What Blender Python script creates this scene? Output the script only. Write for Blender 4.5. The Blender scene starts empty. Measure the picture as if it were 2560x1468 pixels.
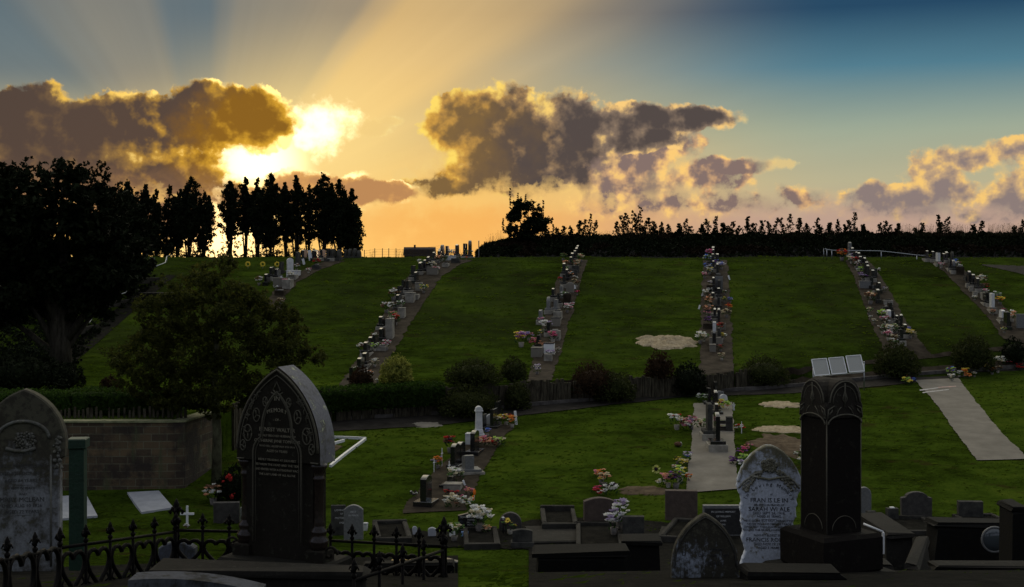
import bpy, math, random
from mathutils import Vector, Matrix, noise
R = random.Random(7)
PI = math.pi
scene = bpy.context.scene
COL = scene.collection
F = 3226.0; CX = 1280.0; HY = 637.0          # focal length and horizon of the 2560 px photograph
CAMZ = 8.0                                   # eye height above the datum

# ------------------------------------------------------------------ terrain
def lerp_tab(tab, y):
    if y <= tab[0][0]: return tab[0][1]
    if y >= tab[-1][0]: return tab[-1][1]
    for i in range(len(tab) - 1):
        if y <= tab[i + 1][0]:
            y0, z0 = tab[i]; y1, z1 = tab[i + 1]
            zm = tab[i - 1] if i > 0 else tab[i]
            zn = tab[i + 2] if i + 2 < len(tab) else tab[i + 1]
            m0 = (z1 - zm[1]) / (y1 - zm[0]); m1 = (zn[1] - z0) / (zn[0] - y0)
            h = y1 - y0; t = (y - y0) / h
            t2 = t * t; t3 = t2 * t
            return ((2*t3 - 3*t2 + 1) * z0 + (t3 - 2*t2 + t) * h * m0 + (-2*t3 + 3*t2) * z1 + (t3 - t2) * h * m1)
LOW = [(-60, 1.0), (-8, -1.3), (0, -1.65), (6, -2.1), (12, -3.0), (16, -4.1), (20, -5.2), (24, -6.1), (28, -6.52), (31, -6.55),
       (33.3, -6.44), (39.2, -5.76), (45.5, -5.25), (50, -4.95), (56, -4.6), (90, -3.0)]
UPP = [(20, -4.6), (34, -4.52), (42, -4.47), (48.5, -4.38), (53, -3.72), (59.3, -2.62), (65, -1.2), (70.5, -.19), (72, -.13)]
WALL = [(-40, 34.2), (-8.9, 34.7), (-7.8, 41.8), (-2.3, 43.7), (.7, 45.1), (6.7, 47.4), (8.9, 48.6), (12, 49.6), (21, 52), (40, 56)]
def lin(tab, x):
    if x <= tab[0][0]: return tab[0][1]
    for i in range(len(tab) - 1):
        if x <= tab[i + 1][0]:
            t = (x - tab[i][0]) / (tab[i + 1][0] - tab[i][0])
            return tab[i][1] + t * (tab[i + 1][1] - tab[i][1])
    return tab[-1][1]
def smooth(t): t = max(0, min(1, t)); return t * t * (3 - 2 * t)
def wall_y(x): return lin(WALL, x)
def wall_w(x): return .12 + 2.4 * smooth((x - 10.5) / 4)
def bump(x, y):
    return .030 * noise.noise(Vector((x * .55, y * .55, 0))) + .055 * noise.noise(Vector((x * .17, y * .17, 3)))
def ter(x, y):
    """height of the ground relative to the camera"""
    wy = wall_y(x)
    l = lerp_tab(LOW, y)
    if y <= wy: z = l
    else:
        u = lerp_tab(UPP, min(y, 72))
        z = l + (u - l) * smooth((y - wy) / wall_w(x))
    if y > 71.5:
        z -= (y - 71.5) ** 1.5 * .03
    return z + bump(x, y)
def G(x, y): return CAMZ + ter(x, y)
def at(px, py, Y):
    return Vector(((px - CX) / F * Y, Y, CAMZ + (HY - py) / F * Y))
def hit(px, py):
    """the point of the ground seen at a pixel of the photograph"""
    if py < 648.5:
        Y = 70.8 + (648.5 - py) * .12
        x = (px - CX) / F * Y
        return Vector((x, Y, G(x, Y)))
    k = (px - CX) / F; m = (HY - py) / F
    y = 9.0
    while y < 74 and ter(k * y, y) < m * y: y += .6
    if y < 74:
        y -= .6
        while ter(k * y, y) < m * y: y += .05
        y -= .025; x = k * y
        return Vector((x, y, G(x, y)))
    x = (px - CX) / F * 71
    return Vector((x, 71, G(x, 71)))

# ------------------------------------------------------------------ objects
def tag(o, label=None, cat=None, group=None, kind=None):
    if label: o['label'] = label
    if cat: o['category'] = cat
    if group: o['group'] = group
    if kind: o['kind'] = kind
    return o
def empty(name, loc, rz=0, label=None, cat=None, group=None):
    o = bpy.data.objects.new(name, None); o.empty_display_size = .1
    COL.objects.link(o); o.location = loc; o.rotation_euler = (0, 0, rz)
    return tag(o, label, cat, group)
class MB:
    def __init__(s): s.v = []; s.f = []; s.m = []; s.sm = []
    def add(s, vs, fs, m=0, sm=False):
        k = len(s.v); s.v.extend([tuple(v) for v in vs])
        for f in fs: s.f.append(tuple(i + k for i in f)); s.m.append(m); s.sm.append(sm)
        return s
    def box(s, c, d, rz=0, m=0, ch=0.0, top=1.0):
        """box on centre c with size d, chamfered by ch; top < 1 tapers"""
        x, y, z = d[0] / 2, d[1] / 2, d[2] / 2
        ch = min(ch, x * .45, y * .45, z * .45)
        if ch > 0:
            lay = [(-z, 1, ch), (-z + ch, 1, 0), (z - ch, top, 0), (z, top, ch)]
        else: lay = [(-z, 1, 0), (z, top, 0)]
        vs = []; ca, sa = math.cos(rz), math.sin(rz)
        for (zz, sc, ins) in lay:
            for (a, b) in ((-1, -1), (1, -1), (1, 1), (-1, 1)):
                px_, py_ = a * (x * sc - ins), b * (y * sc - ins)
                vs.append((c[0] + px_ * ca - py_ * sa, c[1] + px_ * sa + py_ * ca, c[2] + zz))
        n = len(lay); fs = [(3, 2, 1, 0), tuple(range(4 * n - 4, 4 * n))]
        for l in range(n - 1):
            for i in range(4):
                j = (i + 1) % 4
                fs.append((l*4 + i, l*4 + j, l*4 + 4 + j, l*4 + 4 + i))
        return s.add(vs, fs, m)
    def prism(s, prof, y0, y1, ch=.008, m=0, M=None):
        """outline (x,z) pulled from y0 to y1 with chamfered rims"""
        n = len(prof); cx_ = sum(p[0] for p in prof) / n; cz_ = sum(p[1] for p in prof) / n
        A = sum(prof[i][0]*prof[(i+1)%n][1] - prof[(i+1)%n][0]*prof[i][1] for i in range(n))
        sg = 1 if A > 0 else -1
        ins = []
        for i in range(n):
            p, a, b = prof[i], prof[i - 1], prof[(i + 1) % n]
            e1 = (p[0]-a[0], p[1]-a[1]); e2 = (b[0]-p[0], b[1]-p[1])
            l1 = math.hypot(*e1) or 1; l2 = math.hypot(*e2) or 1
            nx = -(e1[1]/l1 + e2[1]/l2) * sg; nz = (e1[0]/l1 + e2[0]/l2) * sg
            L = math.hypot(nx, nz) or 1
            ins.append((p[0] + nx / L * ch, p[1] + nz / L * ch))
        lay = [(ins, y0), (prof, y0 + ch), (prof, y1 - ch), (ins, y1)] if ch > 0 else [(prof, y0), (prof, y1)]
        vs = []
        for pts, yy in lay:
            for p in pts:
                v = Vector((p[0], yy, p[1]))
                vs.append(M @ v if M else v)
        L = len(lay); fs = [tuple(range(n)), tuple(range(L*n - 1, (L-1)*n - 1, -1))]
        for l in range(L - 1):
            for i in range(n):
                j = (i + 1) % n
                fs.append((l*n + j, l*n + i, l*n + n + i, l*n + n + j))
        if sg < 0: fs = [tuple(reversed(f)) for f in fs]
        return s.add(vs, fs, m)
    def tube(s, pts, rad, n=8, m=0, sm=True, cap=True):
        pts = [Vector(p) for p in pts]
        if not isinstance(rad, (list, tuple)): rad = [rad] * len(pts)
        vs = []; up0 = None
        for i, p in enumerate(pts):
            d = (pts[min(i + 1, len(pts) - 1)] - pts[max(i - 1, 0)])
            if d.length < 1e-6: d = Vector((0, 0, 1))
            d.normalize()
            if up0 is None: up0 = Vector((0, 0, 1)) if abs(d.z) < .9 else Vector((1, 0, 0))
            a = d.cross(up0); 
            if a.length < 1e-4: a = d.cross(Vector((0, 1, 0)))
            a.normalize(); b = a.cross(d).normalized(); up0 = b
            for k in range(n):
                t = 2 * PI * k / n
                vs.append(p + (a * math.cos(t) + b * math.sin(t)) * rad[i])
        fs = []
        for i in range(len(pts) - 1):
            for k in range(n):
                j = (k + 1) % n
                fs.append((i*n + k, i*n + n + k, i*n + n + j, i*n + j))
        if cap: fs += [tuple(range(n)), tuple(range(len(pts)*n - 1, len(pts)*n - n - 1, -1))]
        return s.add(vs, fs, m, sm)
    def lathe(s, prof, n=16, c=(0, 0, 0), m=0, sm=True):
        vs = []; fs = []
        for (r, z) in prof:
            for k in range(n):
                t = 2 * PI * k / n
                vs.append((c[0] + r * math.cos(t), c[1] + r * math.sin(t), c[2] + z))
        for i in range(len(prof) - 1):
            for k in range(n):
                j = (k + 1) % n
                fs.append((i*n + k, i*n + j, i*n + n + j, i*n + n + k))
        fs += [tuple(range(n - 1, -1, -1)), tuple(range(len(prof)*n - n, len(prof)*n))]
        return s.add(vs, fs, m, sm)
    def ball(s, c, r, m=0, nu=7, nv=5, jit=0, sq=1.0):
        c = Vector(c); vs = [c + Vector((0, 0, r * sq))]
        for i in range(1, nv):
            a = PI * i / nv
            for k in range(nu):
                t = 2 * PI * k / nu
                q = r * (1 + R.uniform(-jit, jit))
                vs.append(c + Vector((math.sin(a) * math.cos(t), math.sin(a) * math.sin(t), math.cos(a) * sq)) * q)
        vs.append(c - Vector((0, 0, r * sq))); e = len(vs) - 1
        fs = []
        for k in range(nu):
            j = (k + 1) % nu
            fs.append((0, 1 + k, 1 + j)); fs.append((e, e - nu + j, e - nu + k))
            for i in range(nv - 2):
                a = 1 + i * nu
                fs.append((a + k, a + nu + k, a + nu + j, a + j))
        return s.add(vs, fs, m, True)
    def leaf(s, c, L, w, d=None, m=0):
        """one small pointed leaf face"""
        if d is None:
            d = Vector((R.gauss(0, 1), R.gauss(0, 1), R.gauss(0, 1)))
        d = d.normalized()
        a = d.cross(Vector((R.gauss(0, 1), R.gauss(0, 1), R.gauss(0, 1))))
        if a.length < 1e-3: a = Vector((1, 0, 0))
        a.normalize(); c = Vector(c)
        s.add([c - d * L * .5, c + a * w * .5, c + d * L * .5, c - a * w * .5], [(0, 1, 2, 3)], m)
    def build(s, name, mats, parent=None, loc=None, rz=0):
        me = bpy.data.meshes.new(name)
        me.from_pydata(s.v, [], s.f)
        if not isinstance(mats, (list, tuple)): mats = [mats]
        for mt in mats: me.materials.append(mt)
        me.polygons.foreach_set('material_index', s.m)
        me.polygons.foreach_set('use_smooth', s.sm)
        me.update()
        o = bpy.data.objects.new(name, me); COL.objects.link(o)
        if loc is not None: o.location = loc
        if rz: o.rotation_euler = (0, 0, rz)
        if parent is not None: o.parent = parent
        return o

# ------------------------------------------------------------------ materials
def nt_mat(name):
    m = bpy.data.materials.new(name); m.use_nodes = True
    nt = m.node_tree; b = nt.nodes['Principled BSDF']
    return m, nt, b
def mat(name, c1, c2=None, rough=.7, scale=6, c3=None, bump_s=0, spec=.5, detail=6, stretch=None, coord='Object', metal=0, ramp=(.35, .65), coat=0):
    """rough surface whose colour wanders between c1, c2 (and c3) by noise"""
    m, nt, b = nt_mat(name); N = nt.nodes; L = nt.links
    b.inputs['Roughness'].default_value = rough
    b.inputs['Specular IOR Level'].default_value = spec
    b.inputs['Metallic'].default_value = metal
    b.inputs['Coat Weight'].default_value = coat
    if c2 is None:
        b.inputs['Base Color'].default_value = (*c1, 1)
        if not bump_s: return m
    tc = N.new('ShaderNodeTexCoord'); src = tc.outputs[coord]
    if stretch:
        mp = N.new('ShaderNodeMapping'); mp.inputs['Scale'].default_value = stretch
        L.new(src, mp.inputs[0]); src = mp.outputs[0]
    n = N.new('ShaderNodeTexNoise'); n.inputs['Scale'].default_value = scale; n.inputs['Detail'].default_value = detail
    n.inputs['Roughness'].default_value = .62
    L.new(src, n.inputs['Vector'])
    if c2 is not None:
        r = N.new('ShaderNodeValToRGB'); L.new(n.outputs['Fac'], r.inputs[0])
        r.color_ramp.elements[0].position = ramp[0]; r.color_ramp.elements[0].color = (*c1, 1)
        r.color_ramp.elements[1].position = ramp[1]; r.color_ramp.elements[1].color = (*c2, 1)
        if c3 is not None:
            e = r.color_ramp.elements.new(min(.98, ramp[1] + .14)); e.color = (*c3, 1)
        L.new(r.outputs[0], b.inputs['Base Color'])
    if bump_s:
        bp = N.new('ShaderNodeBump'); bp.inputs['Strength'].default_value = bump_s; bp.inputs['Distance'].default_value = .02
        n2 = N.new('ShaderNodeTexNoise'); n2.inputs['Scale'].default_value = scale * 4; n2.inputs['Detail'].default_value = 5
        L.new(src, n2.inputs['Vector']); L.new(n2.outputs['Fac'], bp.inputs['Height']); L.new(bp.outputs[0], b.inputs['Normal'])
    return m

# ------------------------------------------------------------------ camera
cam = bpy.data.cameras.new('camera'); camo = bpy.data.objects.new('camera', cam); COL.objects.link(camo)
cam.sensor_width = 36; cam.lens = 36 * F / 2560
cam.shift_y = -(734 - HY) / 2560
cam.clip_start = .1; cam.clip_end = 20000
camo.location = (0, 0, CAMZ); camo.rotation_euler = (math.radians(90), 0, 0)
scene.camera = camo
scene.view_settings.view_transform = 'Standard'; scene.view_settings.look = 'None'
scene.view_settings.exposure = 0; scene.view_settings.gamma = 1
scene.cycles.max_bounces = 5; scene.cycles.diffuse_bounces = 3; scene.cycles.glossy_bounces = 3; scene.cycles.transparent_max_bounces = 4
scene.cycles.use_denoising = True
# ------------------------------------------------------------------ sky
SUN_AZ = math.radians(-12.0); SUN_EL = math.radians(2.0)
world = bpy.data.worlds.new("World"); scene.world = world; world.use_nodes = True
wt = world.node_tree; WN = wt.nodes; WL = wt.links; WN.clear()
def ang(px, py):
    u = math.atan((px - CX) / F); v = math.atan((HY - py) / F * math.cos(u))
    return math.degrees(u), math.degrees(v)
def _in(sock, v):
    if v is None: return
    if isinstance(v, bpy.types.NodeSocket): WLK(v, sock)
    else: sock.default_value = v
TREE = [wt]
def WLK(a, b): TREE[-1].links.new(a, b)
def M(op, a=None, b=None, c=None, clamp=False):
    n = TREE[-1].nodes.new('ShaderNodeMath'); n.operation = op; n.use_clamp = clamp
    _in(n.inputs[0], a); _in(n.inputs[1], b); _in(n.inputs[2], c)
    return n.outputs[0]
def V(op, a=None, b=None, c=None):
    n = TREE[-1].nodes.new('ShaderNodeVectorMath'); n.operation = op
    _in(n.inputs[0], a); _in(n.inputs[1], b)
    if c is not None: _in(n.inputs[2], c)
    return n.outputs['Value'] if op in ('LENGTH', 'DOT_PRODUCT', 'DISTANCE') else n.outputs[0]
def SS(x, lo, hi, a=0., b=1.):
    n = TREE[-1].nodes.new('ShaderNodeMapRange'); n.interpolation_type = 'SMOOTHSTEP'
    _in(n.inputs['Value'], x); _in(n.inputs['From Min'], lo); _in(n.inputs['From Max'], hi)
    _in(n.inputs['To Min'], a); _in(n.inputs['To Max'], b)
    return n.outputs[0]
def RAMP(x, stops, interp='LINEAR'):
    n = TREE[-1].nodes.new('ShaderNodeValToRGB'); n.color_ramp.interpolation = interp
    _in(n.inputs[0], x); e = n.color_ramp.elements
    col = lambda c: (*c, 1) if not isinstance(c, (int, float)) else (c, c, c, 1)
    e[0].position = stops[0][0]; e[-1].position = stops[-1][0]
    e[0].color = col(stops[0][1]); e[len(e) - 1].color = col(stops[-1][1])
    for p, c in stops[1:-1]: e.new(p).color = col(c)
    return n.outputs[0]
def MIX(f, a, b, mode='MIX'):
    n = TREE[-1].nodes.new('ShaderNodeMix'); n.data_type = 'RGBA'; n.blend_type = mode; n.clamp_factor = True
    _in(n.inputs[0], f)
    for s, v in ((n.inputs[6], a), (n.inputs[7], b)):
        if isinstance(v, (tuple, list)): v = (*v, 1) if len(v) == 3 else v
        _in(s, v)
    return n.outputs[2]
def NOISE(vec, scale, detail=6, rough=.55, dist=0., lac=2.0, color=False):
    n = TREE[-1].nodes.new('ShaderNodeTexNoise')
    n.inputs['Scale'].default_value = scale; n.inputs['Detail'].default_value = detail
    n.inputs['Roughness'].default_value = rough; n.inputs['Distortion'].default_value = dist; n.inputs['Lacunarity'].default_value = lac
    _in(n.inputs['Vector'], vec)
    return n.outputs['Color'] if color else n.outputs['Fac']
def XYZ(x, y, z=0.):
    n = TREE[-1].nodes.new('ShaderNodeCombineXYZ'); _in(n.inputs[0], x); _in(n.inputs[1], y); _in(n.inputs[2], z); return n.outputs[0]
def s2l(r, g, b):
    f = lambda c: ((c/255 + .055) / 1.055) ** 2.4 if c > 10 else c / 255 / 12.92
    return (f(r), f(g), f(b))
tc = WN.new('ShaderNodeTexCoord')
sx = WN.new('ShaderNodeSeparateXYZ'); WL.new(tc.outputs['Generated'], sx.inputs[0])
dx, dy, dz = sx.outputs
DEG = 180 / PI
U = M('MULTIPLY', M('ARCTAN2', dx, dy), DEG)                    # azimuth, degrees from the view axis, right positive
VV = M('MULTIPLY', M('ARCSINE', dz), DEG)                       # elevation, degrees
P = XYZ(U, VV)
# --- clear sky: base colour by elevation, cooler to the right and overhead
tv = M('MULTIPLY', M('MAXIMUM', VV, 0.), 1 / 90.)
right = RAMP(tv, [(0, s2l(200, 165, 145)), (1.2/90, s2l(196, 166, 145)), (3.0/90, s2l(186, 178, 144)), (5.4/90, s2l(156, 168, 148)), (8/90, s2l(82, 126, 144)),
                  (10.5/90, s2l(36, 72, 100)), (13/90, s2l(40, 78, 106)), (22/90, (1.35, 1.30, 1.08)), (38/90, (1.35, 1.30, 1.10)), (60/90, (.60, .60, .56)), (1, (.45, .46, .46))])
left = RAMP(tv, [(0, s2l(255, 196, 96)), (1.0/90, s2l(255, 192, 98)), (3.0/90, s2l(246, 196, 108)), (6/90, s2l(186, 174, 132)), (8.5/90, s2l(128, 142, 138)),
                 (10.5/90, s2l(66, 96, 116)), (14/90, s2l(120, 126, 122)), (22/90, (1.85, 1.62, 1.15)), (38/90, (1.7, 1.55, 1.2)), (60/90, (.62, .61, .56)), (1, (.45, .46, .46))])
azf = SS(U, -4., 15.)
clear = MIX(azf, left, right)
farl = M('MULTIPLY', SS(U, -5., -11.), M('MULTIPLY', SS(VV, 5., 8.), SS(VV, 22., 12.)))
clear = MIX(M('MULTIPLY', farl, .85), clear, s2l(84, 108, 120))
back = SS(M('ABSOLUTE', U), 30., 95.)
backc = RAMP(tv, [(0, (.20, .20, .26)), (6/90, (.22, .24, .32)), (30/90, (.34, .38, .46)), (60/90, (.40, .42, .46)), (1, (.45, .46, .46))])
clear = MIX(back, clear, backc)
# --- glow of the sun, in front and behind the clouds
gu, gv = ang(735, 385)
dG = V('LENGTH', V('MULTIPLY', V('SUBTRACT', P, (gu, gv, 0.)), (.85, 1.15, 0.)))
su, sv = ang(520, 548)
dS = V('LENGTH', V('SUBTRACT', P, (su, sv, 0.)))
theta = M('MULTIPLY', M('ARCTAN2', M('SUBTRACT', VV, sv), M('SUBTRACT', U, su)), 1 / PI)
theta = M('ADD', theta, M('MULTIPLY', M('SUBTRACT', NOISE(P, .25, 3), .5), .012))
ray = RAMP(theta, [(0, .20), (.08, .24), (.115, .38), (.145, .60), (.185, .92), (.262, .88), (.288, .60), (.31, .34), (.40, .24), (.45, .20), (.475, .12), (.50, .04),
                   (.555, .05), (.590, .15), (.66, .17), (.70, .13), (.75, .04), (1, .03)], 'EASE')
rfall = M('MULTIPLY', SS(dS, 29., 6.), SS(dS, 1., 5.))
raycol = MIX(M('MULTIPLY', M('MULTIPLY', ray, rfall), .95), clear, s2l(250, 205, 125))
fine = M('MULTIPLY', M('SUBTRACT', NOISE(XYZ(M('MULTIPLY', theta, 40.), 0.), 1., 2), .5), .14)
raycol = MIX(1., raycol, XYZ(M('ADD', fine, 1.), M('ADD', fine, 1.), M('ADD', fine, 1.)), 'MULTIPLY')
halo = M('POWER', SS(dG, 8.5, .5), 1.5)
bg = MIX(M('MULTIPLY', halo, .7), raycol, (1.0, .74, .28))
g2u, g2v = ang(640, 410)
dG2 = V('LENGTH', V('SUBTRACT', P, (g2u, g2v, 0.)))
g3u, g3v = ang(790, 320)
Pc = V('ADD', P, V('MULTIPLY', V('SUBTRACT', NOISE(P, .9, 6, .6, color=True), (.5, .5, .5)), (4.0, 3.0, 0.)))
dG3 = V('LENGTH', V('MULTIPLY', V('SUBTRACT', Pc, (g3u, g3v, 0.)), (1., 1.5, 0.)))
core = M('MAXIMUM', SS(dG3, 2.2, .2), SS(dG2, 2.9, .6))
bg = MIX(M('MINIMUM', core, 1.), bg, (2.2, 1.85, 1.0))
low = M('MULTIPLY', M('MULTIPLY', SS(VV, 1.7, -.2), SS(U, 9., -6.)), SS(U, -32., -14.))
bg = MIX(M('MULTIPLY', low, .8), bg, (1.15, .74, .22))
du, dv = ang(562, 578)
dD = V('LENGTH', V('SUBTRACT', P, (du, dv, 0.)))
bg = MIX(SS(dD, 2.8, .3), bg, (2.8, 1.9, .8))
# --- clouds
warp = V('SUBTRACT', NOISE(P, .45, 5, .6, color=True), (.5, .5, .5))
Pw = V('ADD', P, V('MULTIPLY', warp, (1.9, 1.1, 0.)))
def blobs(lst, sm=.16):
    acc = None
    for (px, py, a, b) in lst:
        u, v = ang(px, py); k = F * PI / 180
        a, b = a / k, b / k
        d = V('LENGTH', V('MULTIPLY_ADD', Pw, (1/a, 1/b, 0.), (-u/a, -v/b, 0.)))
        acc = d if acc is None else M('SMOOTH_MIN', acc, d, sm)
    return M('SUBTRACT', 1.06, acc)
C1 = [  # bank on the left
    (-200, 370, 420, 140), (60, 310, 200, 90), (230, 320, 180, 90), (380, 320, 200, 95), (560, 290, 170, 88), (650, 312, 110, 66), (240, 460, 330, 120), (0, 450, 330, 150),
    (470, 450, 130, 84), (560, 480, 60, 60), (330, 540, 330, 70)]
C1b = [(780, 482, 200, 58), (920, 484, 120, 34), (640, 500, 130, 50), (1000, 488, 50, 14)]
C2 = [  (1300, 400, 230, 95),  # big cloud in the middle
    (1225, 290, 160, 84), (1130, 320, 91, 64), (1330, 340, 205, 100), (1430, 345, 125, 120), (1330, 420, 205, 89), (1210, 440, 148, 59), (1130, 470, 125, 30), (1560, 308, 171, 52),
    (1670, 300, 125, 46), (1750, 292, 125, 30), (1590, 345, 137, 43), (1450, 440, 57, 68)]
C3 = [(1500, 430, 104, 128), (1590, 400, 128, 93), (1600, 480, 220, 72), (1740, 450, 139, 49), (1830, 410, 104, 30), (1640, 510, 348, 53), (1870, 515, 197, 39), (2000, 500, 104, 39), (1650, 360, 128, 46)]
C4 = [(2280, 505, 174, 53), (2370, 470, 81, 51), (2340, 430, 93, 51), (2430, 392, 139, 35), (2560, 375, 128, 35), (2180, 480, 39, 35), (2560, 520, 151, 63),
      (2640, 480, 151, 70), (2420, 540, 70, 23), (2310, 530, 186, 28), (2760, 400, 232, 70), (3100, 420, 302, 93)]
n1 = NOISE(P, .62, 9, .58); n2 = NOISE(V('ADD', P, (31., 7., 2.)), 2.2, 6, .6)
nn = M('ADD', M('MULTIPLY', M('SUBTRACT', n1, .5), 1.25), M('MULTIPLY', M('SUBTRACT', n2, .5), .42))
tosun = V('NORMALIZE', V('SUBTRACT', (gu, gv + 3.5, 0.), P))
Po = V('ADD', P, V('MULTIPLY', tosun, (.42, .42, 0.)))
nr = NOISE(P, .62, 4, .55); nro = NOISE(Po, .62, 4, .55)
rel = M('MULTIPLY', M('SUBTRACT', nr, nro), 4.2)
n3 = NOISE(V('MULTIPLY', V('ADD', Pw, (5., 50., 0.)), (.8, 1.3, 1.)), 1.1, 7, .62)
nl = NOISE(V('ADD', P, (70., 20., 5.)), .30, 4, .55)
nl2 = NOISE(V('ADD', P, (12., 90., 5.)), .8, 5, .6)
def cloud(bg, lst, dark, mid, rim, k_edge=.16, thick=.5, nz=.8, soft=1., alpha=1., fade=None, relk=.8):
    D = M('ADD', blobs(lst), M('MULTIPLY', nn, nz))
    vary = SS(nl2, .38, .62, .55, 2.4)                # crisp here, wispy there
    if fade:
        e = M('MULTIPLY', SS(VV, ang(0, fade[1])[1], ang(0, fade[0])[1], k_edge * soft * 4.0, k_edge * soft), vary)
    else: e = M('MULTIPLY', vary, k_edge * soft)
    a = M('MULTIPLY', SS(D, 0., e), alpha)
    body = SS(D, .02, M('MULTIPLY', SS(nl, .35, .65, .55, 1.5), thick))
    lit = M('ADD', M('ADD', body, M('MULTIPLY', rel, -relk)), M('ADD', M('MULTIPLY', M('SUBTRACT', n3, .5), .30), M('MULTIPLY', M('SUBTRACT', nl, .5), -.9)))
    c = MIX(SS(lit, -.15, .46), rim, mid)
    c = MIX(SS(lit, .18, 1.0), c, dark)
    return MIX(a, bg, c)
Uw = M('ADD', U, M('MULTIPLY', M('SUBTRACT', NOISE(P, .35, 4, .6), .5), 9.))
dGw = M('ADD', dG, M('MULTIPLY', M('SUBTRACT', NOISE(V('ADD', P, (9., 3., 0.)), .5, 5, .6), .5), 4.))
near = SS(dGw, 8.5, 2.5)
bandD = M('ADD', SS(VV, 3.3, 1.4), M('MULTIPLY', nn, 1.1))
bg = MIX(M('MULTIPLY', SS(bandD, .35, 1.1), M('MULTIPLY', M('MULTIPLY', SS(U, -14., -2.), SS(VV, 4.6, 2.6)), .8)), bg, MIX(SS(U, -2., 12.), s2l(246, 178, 92), s2l(188, 156, 140)))
W = [(930, 312, 60, 26), (970, 298, 40, 16), (1000, 385, 34, 12), (1070, 410, 44, 40), (1020, 445, 36, 30), (1870, 300, 20, 14), (1950, 405, 56, 20)]
bg = cloud(bg, W, s2l(240, 205, 130), s2l(250, 218, 136), s2l(255, 236, 160), alpha=.6, soft=3.0)
bg = cloud(bg, C4, s2l(140, 124, 120), s2l(196, 164, 126), s2l(246, 200, 118), thick=.8, soft=1.7, fade=(480, 570), relk=1.1)
bg = cloud(bg, C3, s2l(132, 112, 106), s2l(212, 168, 122), s2l(252, 204, 120), thick=1.0, soft=2.0, fade=(420, 540), relk=1.2)
bg = cloud(bg, C2, MIX(SS(Uw, -3.5, 2.), s2l(124, 98, 62), s2l(80, 72, 70)), MIX(SS(Uw, -5., 4.), s2l(220, 164, 66), s2l(140, 120, 102)), MIX(SS(Uw, -4., 6.), s2l(255, 220, 104), s2l(250, 204, 126)), thick=.66, soft=.9, fade=(330, 480), relk=.75)
bg = cloud(bg, C1b, s2l(186, 136, 88), s2l(226, 168, 96), MIX(near, s2l(252, 210, 120), (1.8, 1.4, .6)), thick=.55, soft=.8, fade=(430, 540))
lowc = SS(M('ADD', VV, M('MULTIPLY', M('SUBTRACT', n3, .5), 2.)), 4.2, 1.8)
bg = cloud(bg, C1, MIX(lowc, MIX(SS(dGw, 5.0, 3.), s2l(78, 66, 60), s2l(134, 94, 32)), s2l(146, 110, 78)), MIX(lowc, MIX(near, s2l(118, 94, 66), s2l(224, 168, 50)), s2l(200, 150, 92)),
           MIX(near, s2l(240, 192, 84), (1.7, 1.25, .40)), thick=.55, soft=.8, fade=(380, 500), relk=.75)
# --- physical sky adds its part
sky = WN.new('ShaderNodeTexSky'); sky.sky_type = 'NISHITA'; sky.sun_disc = False
sky.sun_elevation = SUN_EL; sky.sun_rotation = SUN_AZ; sky.altitude = 60; sky.air_density = 1.2; sky.dust_density = 2.5
b1 = WN.new('ShaderNodeBackground'); WL.new(sky.outputs[0], b1.inputs[0]); b1.inputs[1].default_value = .001
b2 = WN.new('ShaderNodeBackground'); WL.new(bg, b2.inputs[0]); b2.inputs[1].default_value = 1.0
ad = WN.new('ShaderNodeAddShader'); WL.new(b1.outputs[0], ad.inputs[0]); WL.new(b2.outputs[0], ad.inputs[1])
wo = WN.new('ShaderNodeOutputWorld'); WL.new(ad.outputs[0], wo.inputs[0])
world.cycles.sampling_method = 'MANUAL'; world.cycles.sample_map_resolution = 512
sun = bpy.data.lights.new('sun', 'SUN'); sun.energy = 2.0; sun.angle = math.radians(.5); sun.color = (1, .72, .42)
suno = bpy.data.objects.new('sun', sun); COL.objects.link(suno)
sd = Vector((math.sin(SUN_AZ) * math.cos(SUN_EL), math.cos(SUN_AZ) * math.cos(SUN_EL), math.sin(SUN_EL)))
suno.rotation_euler = sd.to_track_quat('Z', 'Y').to_euler()
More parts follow.
